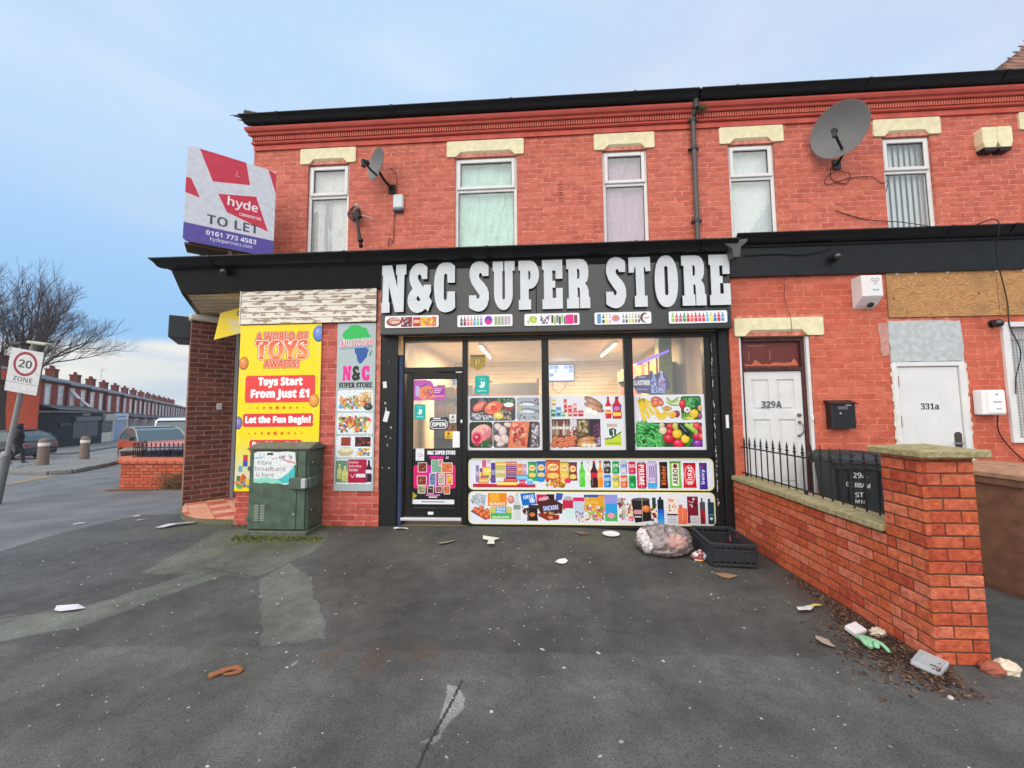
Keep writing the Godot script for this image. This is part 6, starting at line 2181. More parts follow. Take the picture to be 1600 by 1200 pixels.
func small_stickers(edge: Material) -> void:
	# door poster
	var a := Art.new(self, 460, 600, K(34, 33, 37), 120)
	a.tx("N&C SUPER STORE", sans_bold, 300, 42, 290, 40, K(240, 240, 244), 0.0, 2.0)
	a.tx("OPEN", sans_bold, 250, 92, 140, 32, K(222, 40, 150), 0.0, 2.0)
	a.tx("24", sans_bold, 360, 92, 30, 30, K(236, 236, 240), 0.2)
	a.rr(8, 170, 440, 236, 24, K(226, 36, 110))
	for k in 20:
		a.rc(120 + k * 10, 180, 10, 216, K(226, 36, 110).lerp(K(180, 40, 200), 1.0 - absf(k - 9.5) / 10.0))
	for q in [[60, 148, 84, 90, K(130, 54, 44)], [200, 120, 100, 122, K(120, 170, 140)], [276, 116, 36, 60, K(214, 110, 90)], [306, 150, 106, 94, K(226, 120, 70)], [52, 284, 90, 86, K(140, 52, 44)], [182, 256, 60, 116, K(110, 140, 170)], [276, 262, 56, 104, K(196, 186, 160)], [360, 270, 52, 92, K(236, 166, 50)], [62, 384, 68, 70, K(150, 146, 100)], [160, 384, 56, 74, K(70, 34, 40)], [242, 390, 64, 56, K(150, 80, 90)], [330, 384, 56, 76, K(214, 110, 50)]]:
		a.rr(q[0] - 6, q[1] - 6, q[2] + 12, q[3] + 12, 10, K(238, 224, 220))
		a.rr(q[0], q[1], q[2], q[3], 8, q[4])
		a.jumble(q[0], q[1], q[2], q[3], [q[4], q[4].lightened(0.3), q[4].darkened(0.3)], 14, 5, 12)
	a.rc(140, 468, 150, 14, K(226, 120, 190))
	a.rc(170, 488, 90, 14, K(236, 200, 224))
	a.pg(PackedVector2Array([Vector2(0, 440), Vector2(50, 480), Vector2(0, 530)]), K(176, 166, 60))
	a.rr(0, 520, 436, 46, 8, K(232, 234, 238))
	a.rc(96, 538, 240, 9, K(96, 96, 100))
	a.rr(30, -14, 90, 140, 6, K(232, 232, 236))
	a.ln([Vector2(48, 70), Vector2(76, 50), Vector2(104, 74), Vector2(60, 84)], 6, K(190, 120, 170))
	sheet("door_poster", Vector3(-1.613, 0.313, -0.0988), 0.58, 0.755, 0.002, printed("print_door", a, 0.25), edge, "black and pink opening poster on the lower half of the shop door", "poster")
	# OPEN lozenge
	a = Art.new(self, 180, 120, K(58, 58, 66), 121)
	a.rr(6, 26, 168, 84, 36, K(236, 236, 240))
	a.rr(13, 33, 154, 70, 30, K(58, 58, 66))
	a.tx("OPEN", sans_bold, 90, 68, 126, 40, K(244, 244, 246), 0.0, 1.5)
	a.rc(36, 6, 70, 12, K(230, 230, 236))
	sheet("open_sign", Vector3(-1.395, 1.31, -0.0988), 0.25, 0.165, 0.002, printed("print_open", a), edge, "dark sticker reading OPEN in a white lozenge on the door glass", "sign", Basis(), 0.03)
	# drinks splash sticker
	a = Art.new(self, 260, 170, K(196, 92, 180), 122)
	a.el(110, 110, 74, 60, K(236, 140, 96))
	a.jumble(60, 70, 120, 96, [K(246, 170, 110), K(230, 110, 100), K(210, 90, 150)], 40, 6, 16)
	a.rr(16, 50, 34, 84, 8, K(190, 180, 226))
	a.ln([Vector2(50, 60), Vector2(110, 30)], 9, K(110, 70, 130))
	a.rr(160, 60, 92, 64, 8, K(170, 60, 160))
	for k in 3:
		a.rc(168, 70 + k * 16, 70 - k * 10, 7, K(236, 200, 230))
	a.rc(150, 130, 100, 8, K(240, 170, 110))
	sheet_poly("drinks_sticker", V2([0, 0, 0.41, 0, 0.42, 0.02, 0.42, 0.17, 0.4, 0.185, 0.27, 0.19, 0.255, 0.235, 0.22, 0.262, 0.17, 0.27, 0, 0.27]), Vector3(-1.612, 1.695, -0.0988), 0.002, printed("print_drinks", a), edge, "pink drinks sticker at the top of the door glass", "sticker")
	# turquoise delivery badges
	for q in [[-1.6, 1.445, 0.15, 0.2, "small turquoise delivery sticker on the door glass", 0.0], [-0.795, 1.775, 0.185, 0.24, "large turquoise delivery sticker in the first window", -0.02]]:
		a = Art.new(self, 150, 196, K(0, 176, 164), 123)
		a.pg(PackedVector2Array([Vector2(60, 62), Vector2(76, 56), Vector2(82, 92), Vector2(90, 60), Vector2(106, 66), Vector2(104, 108), Vector2(92, 130), Vector2(66, 132), Vector2(44, 118), Vector2(48, 102), Vector2(64, 104)]), K(232, 248, 246))
		a.el(74, 112, 5, 4, K(0, 176, 164))
		a.el(88, 114, 5, 4, K(0, 176, 164))
		a.tx("FIND US", sans_bold, 75, 34, 60, 12, K(210, 244, 240))
		a.tx("deliveroo", sans_bold, 75, 160, 96, 18, K(232, 248, 246))
		sheet("delivery_sticker", Vector3(q[0], q[1], -0.0982), q[2], q[3], 0.002, printed("print_delivery%d" % int(q[2] * 1000), a), edge, q[4], "sticker", Basis(Vector3.BACK, q[5]), 0.012)
	# gold parcel badge
	a = Art.new(self, 150, 160, K(176, 146, 66), 124)
	a.rc(0, 0, 150, 22, K(120, 104, 64))
	a.tx("P", sans_bold, 75, 82, 52, 76, K(44, 42, 40), 0.0, 7.0)
	a.tx("P", sans_bold, 75, 82, 52, 76, K(206, 178, 100), 0.0, 2.5)
	sheet_poly("parcel_sticker", V2([0, 0.05, 0.1, 0, 0.2, 0.05, 0.2, 0.205, 0, 0.205]), Vector3(-0.855, 2.085, -0.0982), 0.002, printed("print_parcel", a), edge, "gold hexagon sticker with an outlined letter P in the first window", "sticker")
	# little notices on the door glass
	for q in [[-1.19, 1.195, 0.1, 0.095, K(236, 190, 40), "small yellow pay point sticker beside the door handle"], [-1.13, 1.4, 0.09, 0.11, K(232, 230, 224), "small white notice on the door glass above the handle"], [-1.125, 1.3, 0.085, 0.075, K(150, 104, 70), "small brown label under the white notice on the door"], [-1.105, 1.89, 0.07, 0.08, K(206, 212, 222), "pale opening hours label in the top corner of the door glass"]]:
		a = Art.new(self, 64, 64, q[4], 125)
		a.rc(8, 40, 48, 6, q[4].darkened(0.5))
		a.rc(8, 50, 38, 5, q[4].darkened(0.5))
		a.el(32, 20, 13, 12, q[4].darkened(0.45))
		sheet("door_notice", Vector3(q[0], q[1], -0.0976), q[2], q[3], 0.002, printed("print_notice_" + q[4].to_html(false), a), edge, q[5], "sticker")
	# drinks cut-out hung behind the end window
	a = Art.new(self, 420, 240, K(62, 44, 112), 126)
	a.tx("BLASTWIK", sans_bold, 108, 124, 190, 44, K(240, 240, 246), 0.0, 2.0)
	a.rc(60, 66, 90, 12, K(180, 170, 220))
	a.rc(40, 178, 130, 12, K(150, 140, 200))
	a.bottle(210, 30, 70, 190, K(150, 160, 220), K(220, 220, 236), K(110, 120, 206))
	a.bottle(296, 20, 76, 200, K(170, 176, 230), K(226, 226, 240), K(190, 90, 140))
	a.jumble(200, 100, 190, 120, [K(120, 130, 216), K(190, 196, 240), K(90, 90, 180)], 46, 5, 16)
	sheet_poly("drinks_cutout", V2([0.02, 0.1, 0.06, 0.03, 0.2, 0.02, 0.25, 0.0, 0.38, 0.0, 0.42, 0.06, 0.47, 0.1, 0.46, 0.2, 0.42, 0.26, 0.39, 0.34, 0.35, 0.3, 0.3, 0.27, 0.24, 0.33, 0.21, 0.27, 0.06, 0.26, 0.0, 0.2]), Vector3(1.25, 1.735, -0.16), 0.006, printed("print_cutout", a), edge, "purple drinks cut-out with two bottles hung inside the end window", "sign")

func wall_posters(edge: Material) -> void:
	# toy shop poster
	var w := 460
	var h := 880
	var Y := K(250, 220, 8)
	var a := Art.new(self, w, h, Y, 130)
	a.gr(0, 560, w, 300, Y, K(206, 216, 236))
	# bubble lettering: dark rim, pale rim, then fill
	for q in [["A WORLD OF", 238, 64, 292, 42], ["TOYS", 238, 136, 290, 96], ["AWAITS!", 238, 212, 196, 40]]:
		var f := 9.0 if q[0] == "TOYS" else 3.6
		a.tx(q[0], sans_bold, q[1], q[2], q[3], q[4], K(176, 96, 40), 0.0, f + 3.5)
		a.tx(q[0], sans_bold, q[1], q[2], q[3], q[4], K(252, 232, 216), 0.0, f)
		a.tx(q[0], sans_bold, q[1], q[2], q[3], q[4], K(232, 96, 62), 0.0, f * 0.45)
	for k in 40:
		var y := 96 + k * 2
		for x in range(80, 396):
			for yy in [y, y + 1]:
				var c := a.im.get_pixel(x, yy)
				if c.r > 0.85 and c.g < 0.42:
					a.im.set_pixel(x, yy, c.lerp(K(250, 176, 90), k / 46.0))
	for q in [[120, 100], [214, 104], [282, 100], [350, 104]]:
		a.el(q[0], q[1], 13, 6, K(255, 226, 214), -0.5)
	a.rr(40, 274, 392, 144, 14, K(232, 60, 62))
	a.tx("Toys Start", sans_bold, 236, 312, 246, 54, Color.WHITE, 0.0, 2.5)
	a.tx("From Just £1", sans_bold, 236, 376, 324, 54, Color.WHITE, 0.0, 2.5)
	a.rr(34, 476, 392, 70, 10, K(226, 54, 64))
	a.tx("Let the Fun Begin!", sans_bold, 230, 512, 362, 46, Color.WHITE, 0.0, 2.0)
	for r in 2:
		for k in 9:
			var d := absf(k - 4)
			a.star(76 + k * 37 - r * 6, [446, 580][r], 15 - d * 2.0, K(226, 70, 40).lerp(K(196, 150, 20), d / 4.0))
	a.rr(76, 614, 290, 66, 10, K(226, 54, 64))
	a.tx("Open 7 days a Week", sans_bold, 220, 640, 256, 34, Color.WHITE, 0.0, 1.5)
	for q in [[446, 54, 34, 44, K(90, 130, 206)], [26, 206, 28, 36, K(222, 130, 50)], [428, 410, 28, 36, K(236, 150, 60)], [8, 524, 24, 34, K(120, 110, 190)]]:
		a.ball(q[0], q[1], q[2], q[3], q[4])
		a.ln([Vector2(q[0], q[1] + q[3]), Vector2(q[0] - 8, q[1] + q[3] + 26), Vector2(q[0] + 6, q[1] + q[3] + 52), Vector2(q[0] - 6, q[1] + q[3] + 80)], 2.5, K(250, 240, 170))
	for q in [[44, 692, 26, 30, K(206, 50, 70)], [44, 722, 26, 30, K(50, 80, 190)], [20, 750, 22, 30, K(110, 160, 190)], [70, 752, 40, 40, K(236, 206, 160)]]:
		a.rc(q[0], q[1], q[2], q[3], q[4])
	a.jumble(0, 790, 460, 90, [K(226, 110, 50), K(240, 190, 60), K(120, 170, 70), K(206, 60, 60), K(90, 140, 200)], 120, 8, 22)
	sheet("toy_poster", Vector3(-3.95, 0.53, 0.006), 1.128, 2.195, 0.012, printed("print_toys", a, 0.3), edge, "tall yellow and red toy poster on the brick wall behind the cabinet", "poster", Basis(Vector3.BACK, 0.002))
	# shop name board
	a = Art.new(self, 212, 880, K(176, 190, 190), 131)
	var P := func(pts: Array, c: Color) -> void:
		a.pg(V2(pts), c)
	P.call([26, 66, 34, 44, 56, 30, 66, 14, 92, 8, 120, 12, 140, 22, 160, 24, 166, 40, 176, 62, 192, 70, 168, 78, 140, 78, 130, 86, 96, 82, 60, 88, 40, 84], K(40, 186, 84))
	P.call([24, 92, 40, 86, 60, 92, 44, 100], K(230, 240, 236))
	P.call([96, 132, 160, 132, 176, 144, 168, 160, 166, 180, 150, 196, 138, 214, 122, 216, 112, 196, 108, 172, 98, 156], K(34, 84, 160))
	P.call([180, 160, 190, 146, 192, 156, 184, 176, 178, 178], K(60, 110, 130))
	a.tx("All African", serif_bold, 106, 104, 186, 40, K(240, 236, 236), -0.07, 2.5, 0.25)
	a.tx("All African", serif_bold, 106, 104, 186, 40, K(196, 54, 80), -0.07, 0.0, 0.25)
	a.tx("FOOD STORES", sans_bold, 106, 130, 176, 12, K(60, 110, 160), -0.07)
	for q in [["N", 58, K(232, 28, 150), 48], ["&", 108, K(28, 28, 30), 46], ["C", 160, K(232, 28, 150), 44]]:
		var g := glyph(q[0])
		var r := PackedVector2Array()
		for v in g:
			r.append(Vector2(q[1] + (v.x - 0.5) * q[3], 308 - v.y * 80))
		a.pg(r, q[2])
	a.tx("SUPER STORE", serif_bold, 106, 330, 182, 26, K(24, 24, 26), 0.0, 1.2)
	for q in [[356, 112, 0], [476, 110, 1], [596, 112, 2], [716, 128, 3]]:
		a.rr(8, q[0], 196, q[1], 14, K(226, 232, 238))
		match q[2]:
			0:
				a.jumble(12, q[0] + 26, 188, 80, [K(226, 170, 60), K(206, 60, 50), K(236, 206, 130), K(120, 170, 80), K(240, 130, 60), K(90, 150, 206)], 110, 5, 14)
				a.jumble(130, q[0] + 4, 70, 60, [K(232, 180, 110), K(240, 206, 150)], 30, 5, 12)
				a.ball(178, q[0] + 90, 24, 18, K(44, 60, 44))
			1:
				a.jumble(12, q[0] + 12, 188, 94, [K(214, 60, 56), K(232, 200, 80), K(226, 120, 70), K(120, 160, 70), K(90, 130, 200), K(240, 220, 160)], 130, 6, 14)
			2:
				a.rc(34, q[0] + 8, 52, 44, K(150, 60, 44))
				a.rc(110, q[0] + 6, 84, 50, K(70, 30, 34))
				a.jumble(110, q[0] + 6, 84, 50, [K(206, 50, 60), K(60, 30, 34)], 26, 5, 10)
				a.el(60, q[0] + 82, 42, 24, K(196, 186, 140))
				a.el(60, q[0] + 74, 38, 12, K(226, 220, 186))
				a.jumble(112, q[0] + 60, 84, 50, [K(240, 190, 70), K(226, 160, 60), K(150, 180, 210)], 26, 6, 12)
			3:
				a.rc(8, q[0] + 8, 66, 112, K(110, 140, 116))
				a.bottle(16, q[0] + 26, 26, 76, K(190, 196, 120), K(230, 226, 210), K(206, 206, 140))
				a.bottle(42, q[0] + 36, 34, 80, K(196, 200, 110), K(230, 226, 210), K(214, 210, 140))
				a.rc(76, q[0] + 2, 100, 120, K(176, 24, 66))
				a.tx("Enjoy", serif_bold, 106, q[0] + 18, 50, 16, K(250, 240, 240), 0.0, 0.0, 0.2)
				a.tx("Refreshing", serif_bold, 114, q[0] + 38, 66, 16, K(250, 240, 240), 0.0, 0.0, 0.2)
				a.tx("Drinks", serif_bold, 106, q[0] + 56, 50, 14, K(250, 240, 240), 0.0, 0.0, 0.2)
				a.rc(118, q[0] + 76, 52, 18, K(236, 226, 230))
				a.ln([Vector2(88, q[0] + 78), Vector2(100, q[0] + 96), Vector2(112, q[0] + 78)], 3, K(240, 220, 226))
				a.bottle(170, q[0] + 6, 34, 112, K(60, 30, 56), K(40, 30, 40), K(230, 230, 236))
	a.grainy(8, 356, 196, 490, 0.12, 0.1)
	sheet("shop_name_board", Vector3(-2.61, 0.54, 0.004), 0.52, 2.18, 0.01, printed("print_board", a, 0.3), edge, "narrow grey board with an African map and food photos beside the shopfront", "sign")
	# hanging yellow sign at the corner door
	a = Art.new(self, 260, 260, K(244, 212, 10), 132)
	a.tx("Happy", sans_bold, 176, 130, 110, 60, K(226, 214, 150), 0.1, 3.0)
	a.tx("Toys", sans_bold, 180, 190, 90, 56, K(226, 214, 150), 0.1, 3.0)
	a.pg(V2([190, 50, 206, 34, 222, 54, 214, 74, 196, 76]), K(70, 56, 20))
	a.el(206, 56, 7, 7, K(240, 236, 220))
	sheet_poly("hanging_sign", V2([0, 0, 0.46, 0.105, 0.44, 0.49, 0.08, 0.39]), Vector3(-4.68, 2.62, -0.4), 0.02, printed("print_hanging", a, 0.35), edge, "tilted yellow toy shop sign hanging under the boarded corner soffit", "sign")
	# peeling boards over the toy poster
	var b := base("weathered_boarding", "white peeling timber boarding above the toy poster", "boarding")
	var pw := flat("peeling_white", K(232, 228, 220), 0.75)
	var im := Image.create(512, 512, false, Image.FORMAT_RGB8)
	var n := FastNoiseLite.new()
	n.seed = 23
	n.frequency = 0.02
	n.fractal_octaves = 5
	for j in 512:
		for i in 512:
			var v := n.get_noise_2d(i * 0.5, j * 1.6) + 0.22 * n.get_noise_2d(i * 2.0 + 99, j * 6.0) + 0.25 * n.get_noise_2d(i * 0.12 + 50, j * 0.2)
			var c := Color(1, 0.985, 0.95)
			if v > 0.2:
				c = K(196, 172, 156).lerp(K(168, 150, 140), clampf(n.get_noise_2d(i * 0.4, j * 6.0) + 0.5, 0, 1))
			elif v > 0.19:
				c = K(150, 130, 120)
			im.set_pixel(i, j, c)
	pw.albedo_texture = ImageTexture.create_from_image(im)
	pw.uv1_triplanar = true
	pw.uv1_world_triplanar = true
	pw.uv1_scale = Vector3.ONE * 0.9
	for k in 6:
		var st := mb()
		span(st, -3.945, -2.08, 2.735 + k * 0.0775, 2.735 + k * 0.0775 + 0.071, 0.02, 0.042 - 0.002 * (k % 2), 0.003)
		obj("board", st, pw, b)
	var st2 := mb()
	span(st2, -3.96, -3.946, 2.73, 3.19, 0.0, 0.05, 0.003)
	obj("end_trim", st2, flat("trim_white", K(226, 222, 214), 0.6), b)
	st2 = mb()
	span(st2, -3.944, -2.081, 2.73, 3.2, 0.0, 0.019)
	obj("batten_backing", st2, flat("batten_backing", K(70, 58, 52), 0.9), b)

# ---------- things on and before the shop ----------
func to_let_board() -> void:
	var o := base("to_let_board", "white, red and purple letting board standing on the corner gutter, angled outwards", "sign")
	var L := Vector3(-4.57, 3.8, 0.3)
	var R := Vector3(-3.79, 3.8, -0.33)
	var u := (R - L).normalized()
	var n := u.cross(Vector3.UP).normalized()
	var bs := Basis(u, Vector3.UP, n)
	var w := L.distance_to(R)
	var a := Art.new(self, 500, 650, K(214, 216, 224), 140)
	var red := K(206, 52, 76)
	var pink := K(240, 214, 220)
	# traced in the board's own square
	for q in [[62, 2, 318, 0, 345, 160, 138, 205], [450, 4, 500, 18, 500, 168], [28, 228, 76, 340, 20, 330], [170, 282, 384, 232, 462, 470, 222, 396]]:
		a.ln([Vector2(q[0], q[1]), Vector2(q[2], q[3]), Vector2(q[4], q[5])] + ([Vector2(q[6], q[7])] if q.size() > 6 else []) + [Vector2(q[0], q[1])], 5, pink)
		a.pg(V2(q), red)
	a.pg(V2([0, 222, 26, 222, 76, 340, 0, 326]), red)
	a.tx("hyde", sans, 310, 322, 172, 82, K(246, 240, 244), 0.02, 1.5)
	a.tx("COMMERCIAL", sans_bold, 356, 388, 130, 20, K(246, 240, 244), 0.02)
	a.tx("TO LET", sans_bold, 262, 472, 290, 66, K(84, 84, 92), 0.0)
	a.rc(0, 528, 500, 122, K(92, 80, 160))
	a.tx("0161 773 4583", sans_bold, 256, 566, 280, 34, K(240, 240, 246))
	a.tx("hydepartners.com", sans, 256, 608, 232, 34, K(240, 240, 246))
	a.ln([Vector2(268, 86), Vector2(268, 122)], 2, pink)
	a.ln([Vector2(254, 122), Vector2(284, 120)], 2, pink)
	for k in 10:
		a.el(14, 30 + k * 64, 2.5, 2.5, K(120, 116, 120))
		a.el(486, 40 + k * 62, 2.5, 2.5, K(120, 116, 120))
	a.grainy(0, 0, 500, 650, 0.03, 0.02)
	var bm := printed("print_letting", a, 0.4)
	sheet_poly("board", V2([0.03, 0, w, 0, w, 1.29, 0.035, 1.3, 0, 1.28, 0, 0.03]), L, 0.02, bm, flat("board_edge", K(196, 180, 186), 0.6), "", "", bs, "", o)
	var L2 := L + Vector3(0.02, 0, -0.05)
	var R2 := Vector3(-5.0, 3.8, -0.62)
	var u2 := (R2 - L2).normalized()
	sheet_poly("board", V2([0, 0, L2.distance_to(R2), 0, L2.distance_to(R2), 1.28, 0, 1.28]), L2, 0.02, flat("board_back", K(190, 192, 200), 0.5), flat("board_edge", K(196, 180, 186), 0.6), "", "", Basis(u2, Vector3.UP, u2.cross(Vector3.UP)), "", o)
	var st := mb()
	bx(st, L + u * 0.5 - n * 0.05 + Vector3(0, 0.5, 0), Vector3(0.05, 1.5, 0.05), bs, 0.004)
	bx(st, L + u * 0.5 - n * 0.05 + Vector3(0, 0.02, 0), Vector3(0.9, 0.05, 0.05), bs, 0.004)
	bx(st, L + u * 0.36 - n * 0.22 + Vector3(0, -0.01, 0), Vector3(0.7, 0.03, 0.34), bs, 0.004)
	obj("timber_brace", st, flat("brace_timber", K(120, 92, 76), 0.8), o)

func satellite_dish(called: String, label: String, at: Vector3, r: float, aim: Vector3, wall_z: float) -> void:
	var o := base(called, label, "satellite dish")
	var d := aim.normalized()
	var bs := frame_of(d)
	var xf := Transform3D(bs * Basis.from_scale(Vector3(0.9, 1.0, 1.0)) * Basis(Vector3.RIGHT, PI / 2), at)
	var prof := []
	for i in 13:
		var t := i / 12.0
		prof.append(Vector2(r * t, r * 0.26 * t * t - r * 0.13))
	prof.append(Vector2(r * 1.012, r * 0.13))
	prof.append(Vector2(r * 1.0, r * 0.1))
	for i in 9:
		var t := 1.0 - i / 8.0
		prof.append(Vector2(r * 0.99 * t, r * 0.26 * t * t - r * 0.155))
	prof.reverse()
	var st := mb()
	lathe(st, prof, 40, xf)
	obj("reflector", st, worn("dish_grey", K(112, 112, 112), 0.5, noise_tex("upvc_grime", 0.01, 0.95, 1.0, 51, 4), 1.5), o)
	var foot := at - bs.y * r * 0.72 - d * r * 0.05
	var feed := at + d * r * 0.86 - bs.y * r * 0.28
	st = mb()
	tube(st, [foot, foot.lerp(feed, 0.5) - bs.y * r * 0.05, feed], 0.016, 8)
	obj("feed_arm", st, flat("arm_black", K(34, 30, 30), 0.5), o)
	st = mb()
	tube(st, [feed + d * 0.03 + bs.y * 0.0, feed - d * 0.075 + bs.y * 0.02], 0.032, 12)
	bx(st, feed - bs.y * 0.05, Vector3(0.045, 0.07, 0.06), bs, 0.006)
	obj("receiver", st, flat("receiver_dark", K(54, 54, 58), 0.45), o)
	st = mb()
	tube(st, [feed - d * 0.076 + bs.y * 0.02, feed - d * 0.088 + bs.y * 0.022], 0.03, 12)
	obj("receiver_cap", st, flat("white_plastic", K(232, 232, 230), 0.4), o)
	st = mb()
	var mount := Vector3(at.x + d.x * -0.2, foot.y - 0.05, wall_z)
	tube(st, [at - d * r * 0.12 - bs.y * r * 0.35, foot - d * 0.1, mount + Vector3(0, 0, 0.02)], 0.02, 8)
	bx(st, mount + Vector3(0, 0, 0.008), Vector3(0.11, 0.15, 0.014), Basis(), 0.003)
	obj("wall_bracket", st, flat("arm_black", K(34, 30, 30), 0.5), o)

func cable(label: String, pts: Array, r := 0.005, c := K(52, 34, 34)) -> void:
	var st := mb()
	tube(st, curve(pts, 6), r, 6)
	tag(obj("cable", st, flat("cable_" + c.to_html(false), c, 0.6)), label, "cable")

func wall_fittings() -> void:
	satellite_dish("satellite_dish", "small dark grey satellite dish turned edge-on beside the first upstairs window", Vector3(-2.34, 5.27, -0.52), 0.245, Vector3(-0.62, 0.05, 0.78), -0.8)
	satellite_dish("satellite_dish", "large grey satellite dish on the brickwork between two upstairs windows", Vector3(4.3, 5.43, -0.5), 0.365, Vector3(-0.75, -0.12, 0.62), -0.8)
	cable("brown cable hanging straight down the bricks from the small dish", [Vector3(-2.22, 5.33, -0.7), Vector3(-2.15, 5.28, -0.788), Vector3(-2.14, 5.0, -0.788), Vector3(-2.17, 4.6, -0.788), Vector3(-2.18, 4.22, -0.788), Vector3(-2.2, 4.19, -0.78), Vector3(-2.24, 4.24, -0.78), Vector3(-2.26, 4.12, -0.78)])
	cable("dark looped cable spilling from the foot of the large dish to the window", [Vector3(4.3, 5.02, -0.7), Vector3(4.36, 4.9, -0.785), Vector3(4.55, 4.82, -0.785), Vector3(4.62, 4.95, -0.78), Vector3(4.45, 5.02, -0.785), Vector3(4.28, 4.92, -0.785), Vector3(4.3, 4.82, -0.785), Vector3(4.6, 4.9, -0.785), Vector3(4.9, 4.91, -0.785), Vector3(5.05, 4.8, -0.785), Vector3(5.13, 4.83, -0.78), Vector3(5.1, 4.68, -0.785)])
	cable("thin cable sagging across the bricks and down over the black fascia to the meter box", [Vector3(4.38, 4.42, -0.785), Vector3(4.8, 4.27, -0.785), Vector3(5.2, 4.17, -0.7), Vector3(5.4, 3.82, -0.2), Vector3(5.36, 3.72, 0.24), Vector3(5.42, 3.4, 0.16), Vector3(5.5, 3.2, 0.1), Vector3(5.62, 2.8, 0.04), Vector3(5.62, 2.5, 0.04), Vector3(5.7, 2.2, 0.05), Vector3(5.62, 1.9, 0.05), Vector3(5.6, 1.7, 0.05)], 0.006, K(44, 36, 36))
	cable("dark cable drooping from the white meter box towards the brown bin", [Vector3(5.38, 1.46, 0.05), Vector3(5.4, 1.25, 0.03), Vector3(5.55, 1.02, 0.03), Vector3(5.75, 0.85, 0.03), Vector3(5.95, 0.78, 0.05)], 0.007, K(62, 38, 36))
	cable("hairline wire running down past the cream lintel of the first front door", [Vector3(3.08, 3.2, 0.06), Vector3(3.1, 2.9, 0.012), Vector3(3.14, 2.68, 0.03), Vector3(3.15, 2.5, 0.03)], 0.0025, K(70, 40, 38))
	cable("loose cable along the top of the fascia by the black lamp", [Vector3(2.6, 3.45, 0.08), Vector3(3.0, 3.46, 0.07), Vector3(3.3, 3.44, 0.08), Vector3(3.64, 3.5, 0.1)], 0.006, K(24, 24, 26))
	# white alarm box upstairs
	var o := base("alarm_box", "small white alarm box with a blue foot on the upstairs brickwork", "alarm box")
	var st := mb()
	span(st, -2.18, -2.02, 4.7, 4.93, -0.8, -0.73, 0.02)
	obj("cover", st, flat("alarm_white", K(214, 220, 220), 0.4), o)
	st = mb()
	span(st, -2.178, -2.022, 4.655, 4.698, -0.8, -0.735, 0.01)
	obj("foot", st, flat("alarm_blue", K(66, 74, 90), 0.4), o)
	# broken aerial stump on the gutter
	o = base("aerial_bracket", "black bracket with a tangle of wire standing on the gutter below the small dish", "aerial")
	st = mb()
	tube(st, [Vector3(-2.56, 4.0, -0.5), Vector3(-2.6, 4.12, -0.55), Vector3(-2.66, 4.35, -0.6), Vector3(-2.72, 4.56, -0.68)], [0.03, 0.026, 0.022, 0.03], 10)
	bx(st, Vector3(-2.73, 4.58, -0.69), Vector3(0.13, 0.12, 0.07), Basis(Vector3.BACK, 0.4), 0.01)
	bx(st, Vector3(-2.57, 4.1, -0.5), Vector3(0.07, 0.05, 0.07), Basis(), 0.008)
	obj("bracket_arm", st, flat("arm_black", K(34, 30, 30), 0.5), o)
	st = mb()
	bx(st, Vector3(-2.74, 4.7, -0.7), Vector3(0.05, 0.16, 0.02), Basis(), 0.003)
	tube(st, [Vector3(-2.66, 4.58, -0.66), Vector3(-2.42, 4.47, -0.6)], 0.008, 6)
	obj("strap", st, flat("galvanised_dull", K(166, 160, 154), 0.5), o)
	st = mb()
	rng.seed = 8
	for k in 7:
		var pts := []
		var c := Vector3(-2.74, 4.58, -0.66)
		for i in 9:
			var t := TAU * i / 8.0 + k
			pts.append(c + Vector3(cos(t) * rng.randf_range(0.07, 0.14), sin(t) * rng.randf_range(0.06, 0.13), rng.randf_range(-0.04, 0.05)))
		tube(st, curve(pts, 3), 0.004, 5)
	obj("wire_tangle", st, flat("arm_black", K(34, 30, 30), 0.5), o)
	# lamps under the gutters
	for q in [[Vector3(-4.06, 3.4, 0.2), "round black camera lamp on the canted corner fascia"], [Vector3(3.66, 3.38, 0.12), "small black lamp on the flat fascia over the white front door"], [Vector3(5.47, 2.54, 0.05), "round black lamp on the bricks beside the barred window"]]:
		o = base("wall_lamp", q[1], "lamp", q[0])
		st = mb()
		var prof := []
		for i in 9:
			prof.append(Vector2(0.05 * sin(PI * i / 8.0) + 0.0005, -0.05 * cos(PI * i / 8.0)))
		lathe(st, prof, 16, Transform3D(Basis(), Vector3(0, 0, 0.01)))
		obj("globe", st, flat("lamp_black", K(34, 33, 38), 0.15, 0.6), o)
		st = mb()
		tube(st, [Vector3(0, 0.01, -0.07), Vector3(0, 0.005, -0.03)], 0.045, 12)
		obj("back_plate", st, flat("arm_black", K(34, 30, 30), 0.5), o)
	# wedge alarm box over the doors
	o = base("alarm_box", "white wedge shaped alarm box high on the wall between the two front doors", "alarm box")
	st = mb()
	var prof := V2([0.0, 2.76, 0.05, 2.79, 0.13, 2.86, 0.15, 2.88, 0.15, 3.12, 0.14, 3.135, 0.0, 3.135])
	run_x(st, prof, 3.9, 4.135)
	obj("cover", st, flat("alarm_pinkish", K(228, 220, 218), 0.4), o)
	var a := Art.new(self, 120, 190, K(230, 228, 228), 151)
	for q in [[36, 30, 18], [84, 30, 18], [60, 62, 18]]:
		a.el(q[0], q[1], q[2], q[2], K(130, 130, 132))
		a.el(q[0], q[1], q[2] - 6, q[2] - 6, K(230, 228, 228))
	a.rc(24, 126, 72, 9, K(150, 150, 152))
	a.rc(30, 142, 60, 6, K(170, 170, 172))
	sheet("label_plate", Vector3(3.99, 2.885, 0.1505), 0.13, 0.23, 0.002, printed("print_alarm", a), flat("poster_edge", Color.WHITE), "", "", Basis(), 0.0, "", o)
	st = mb()
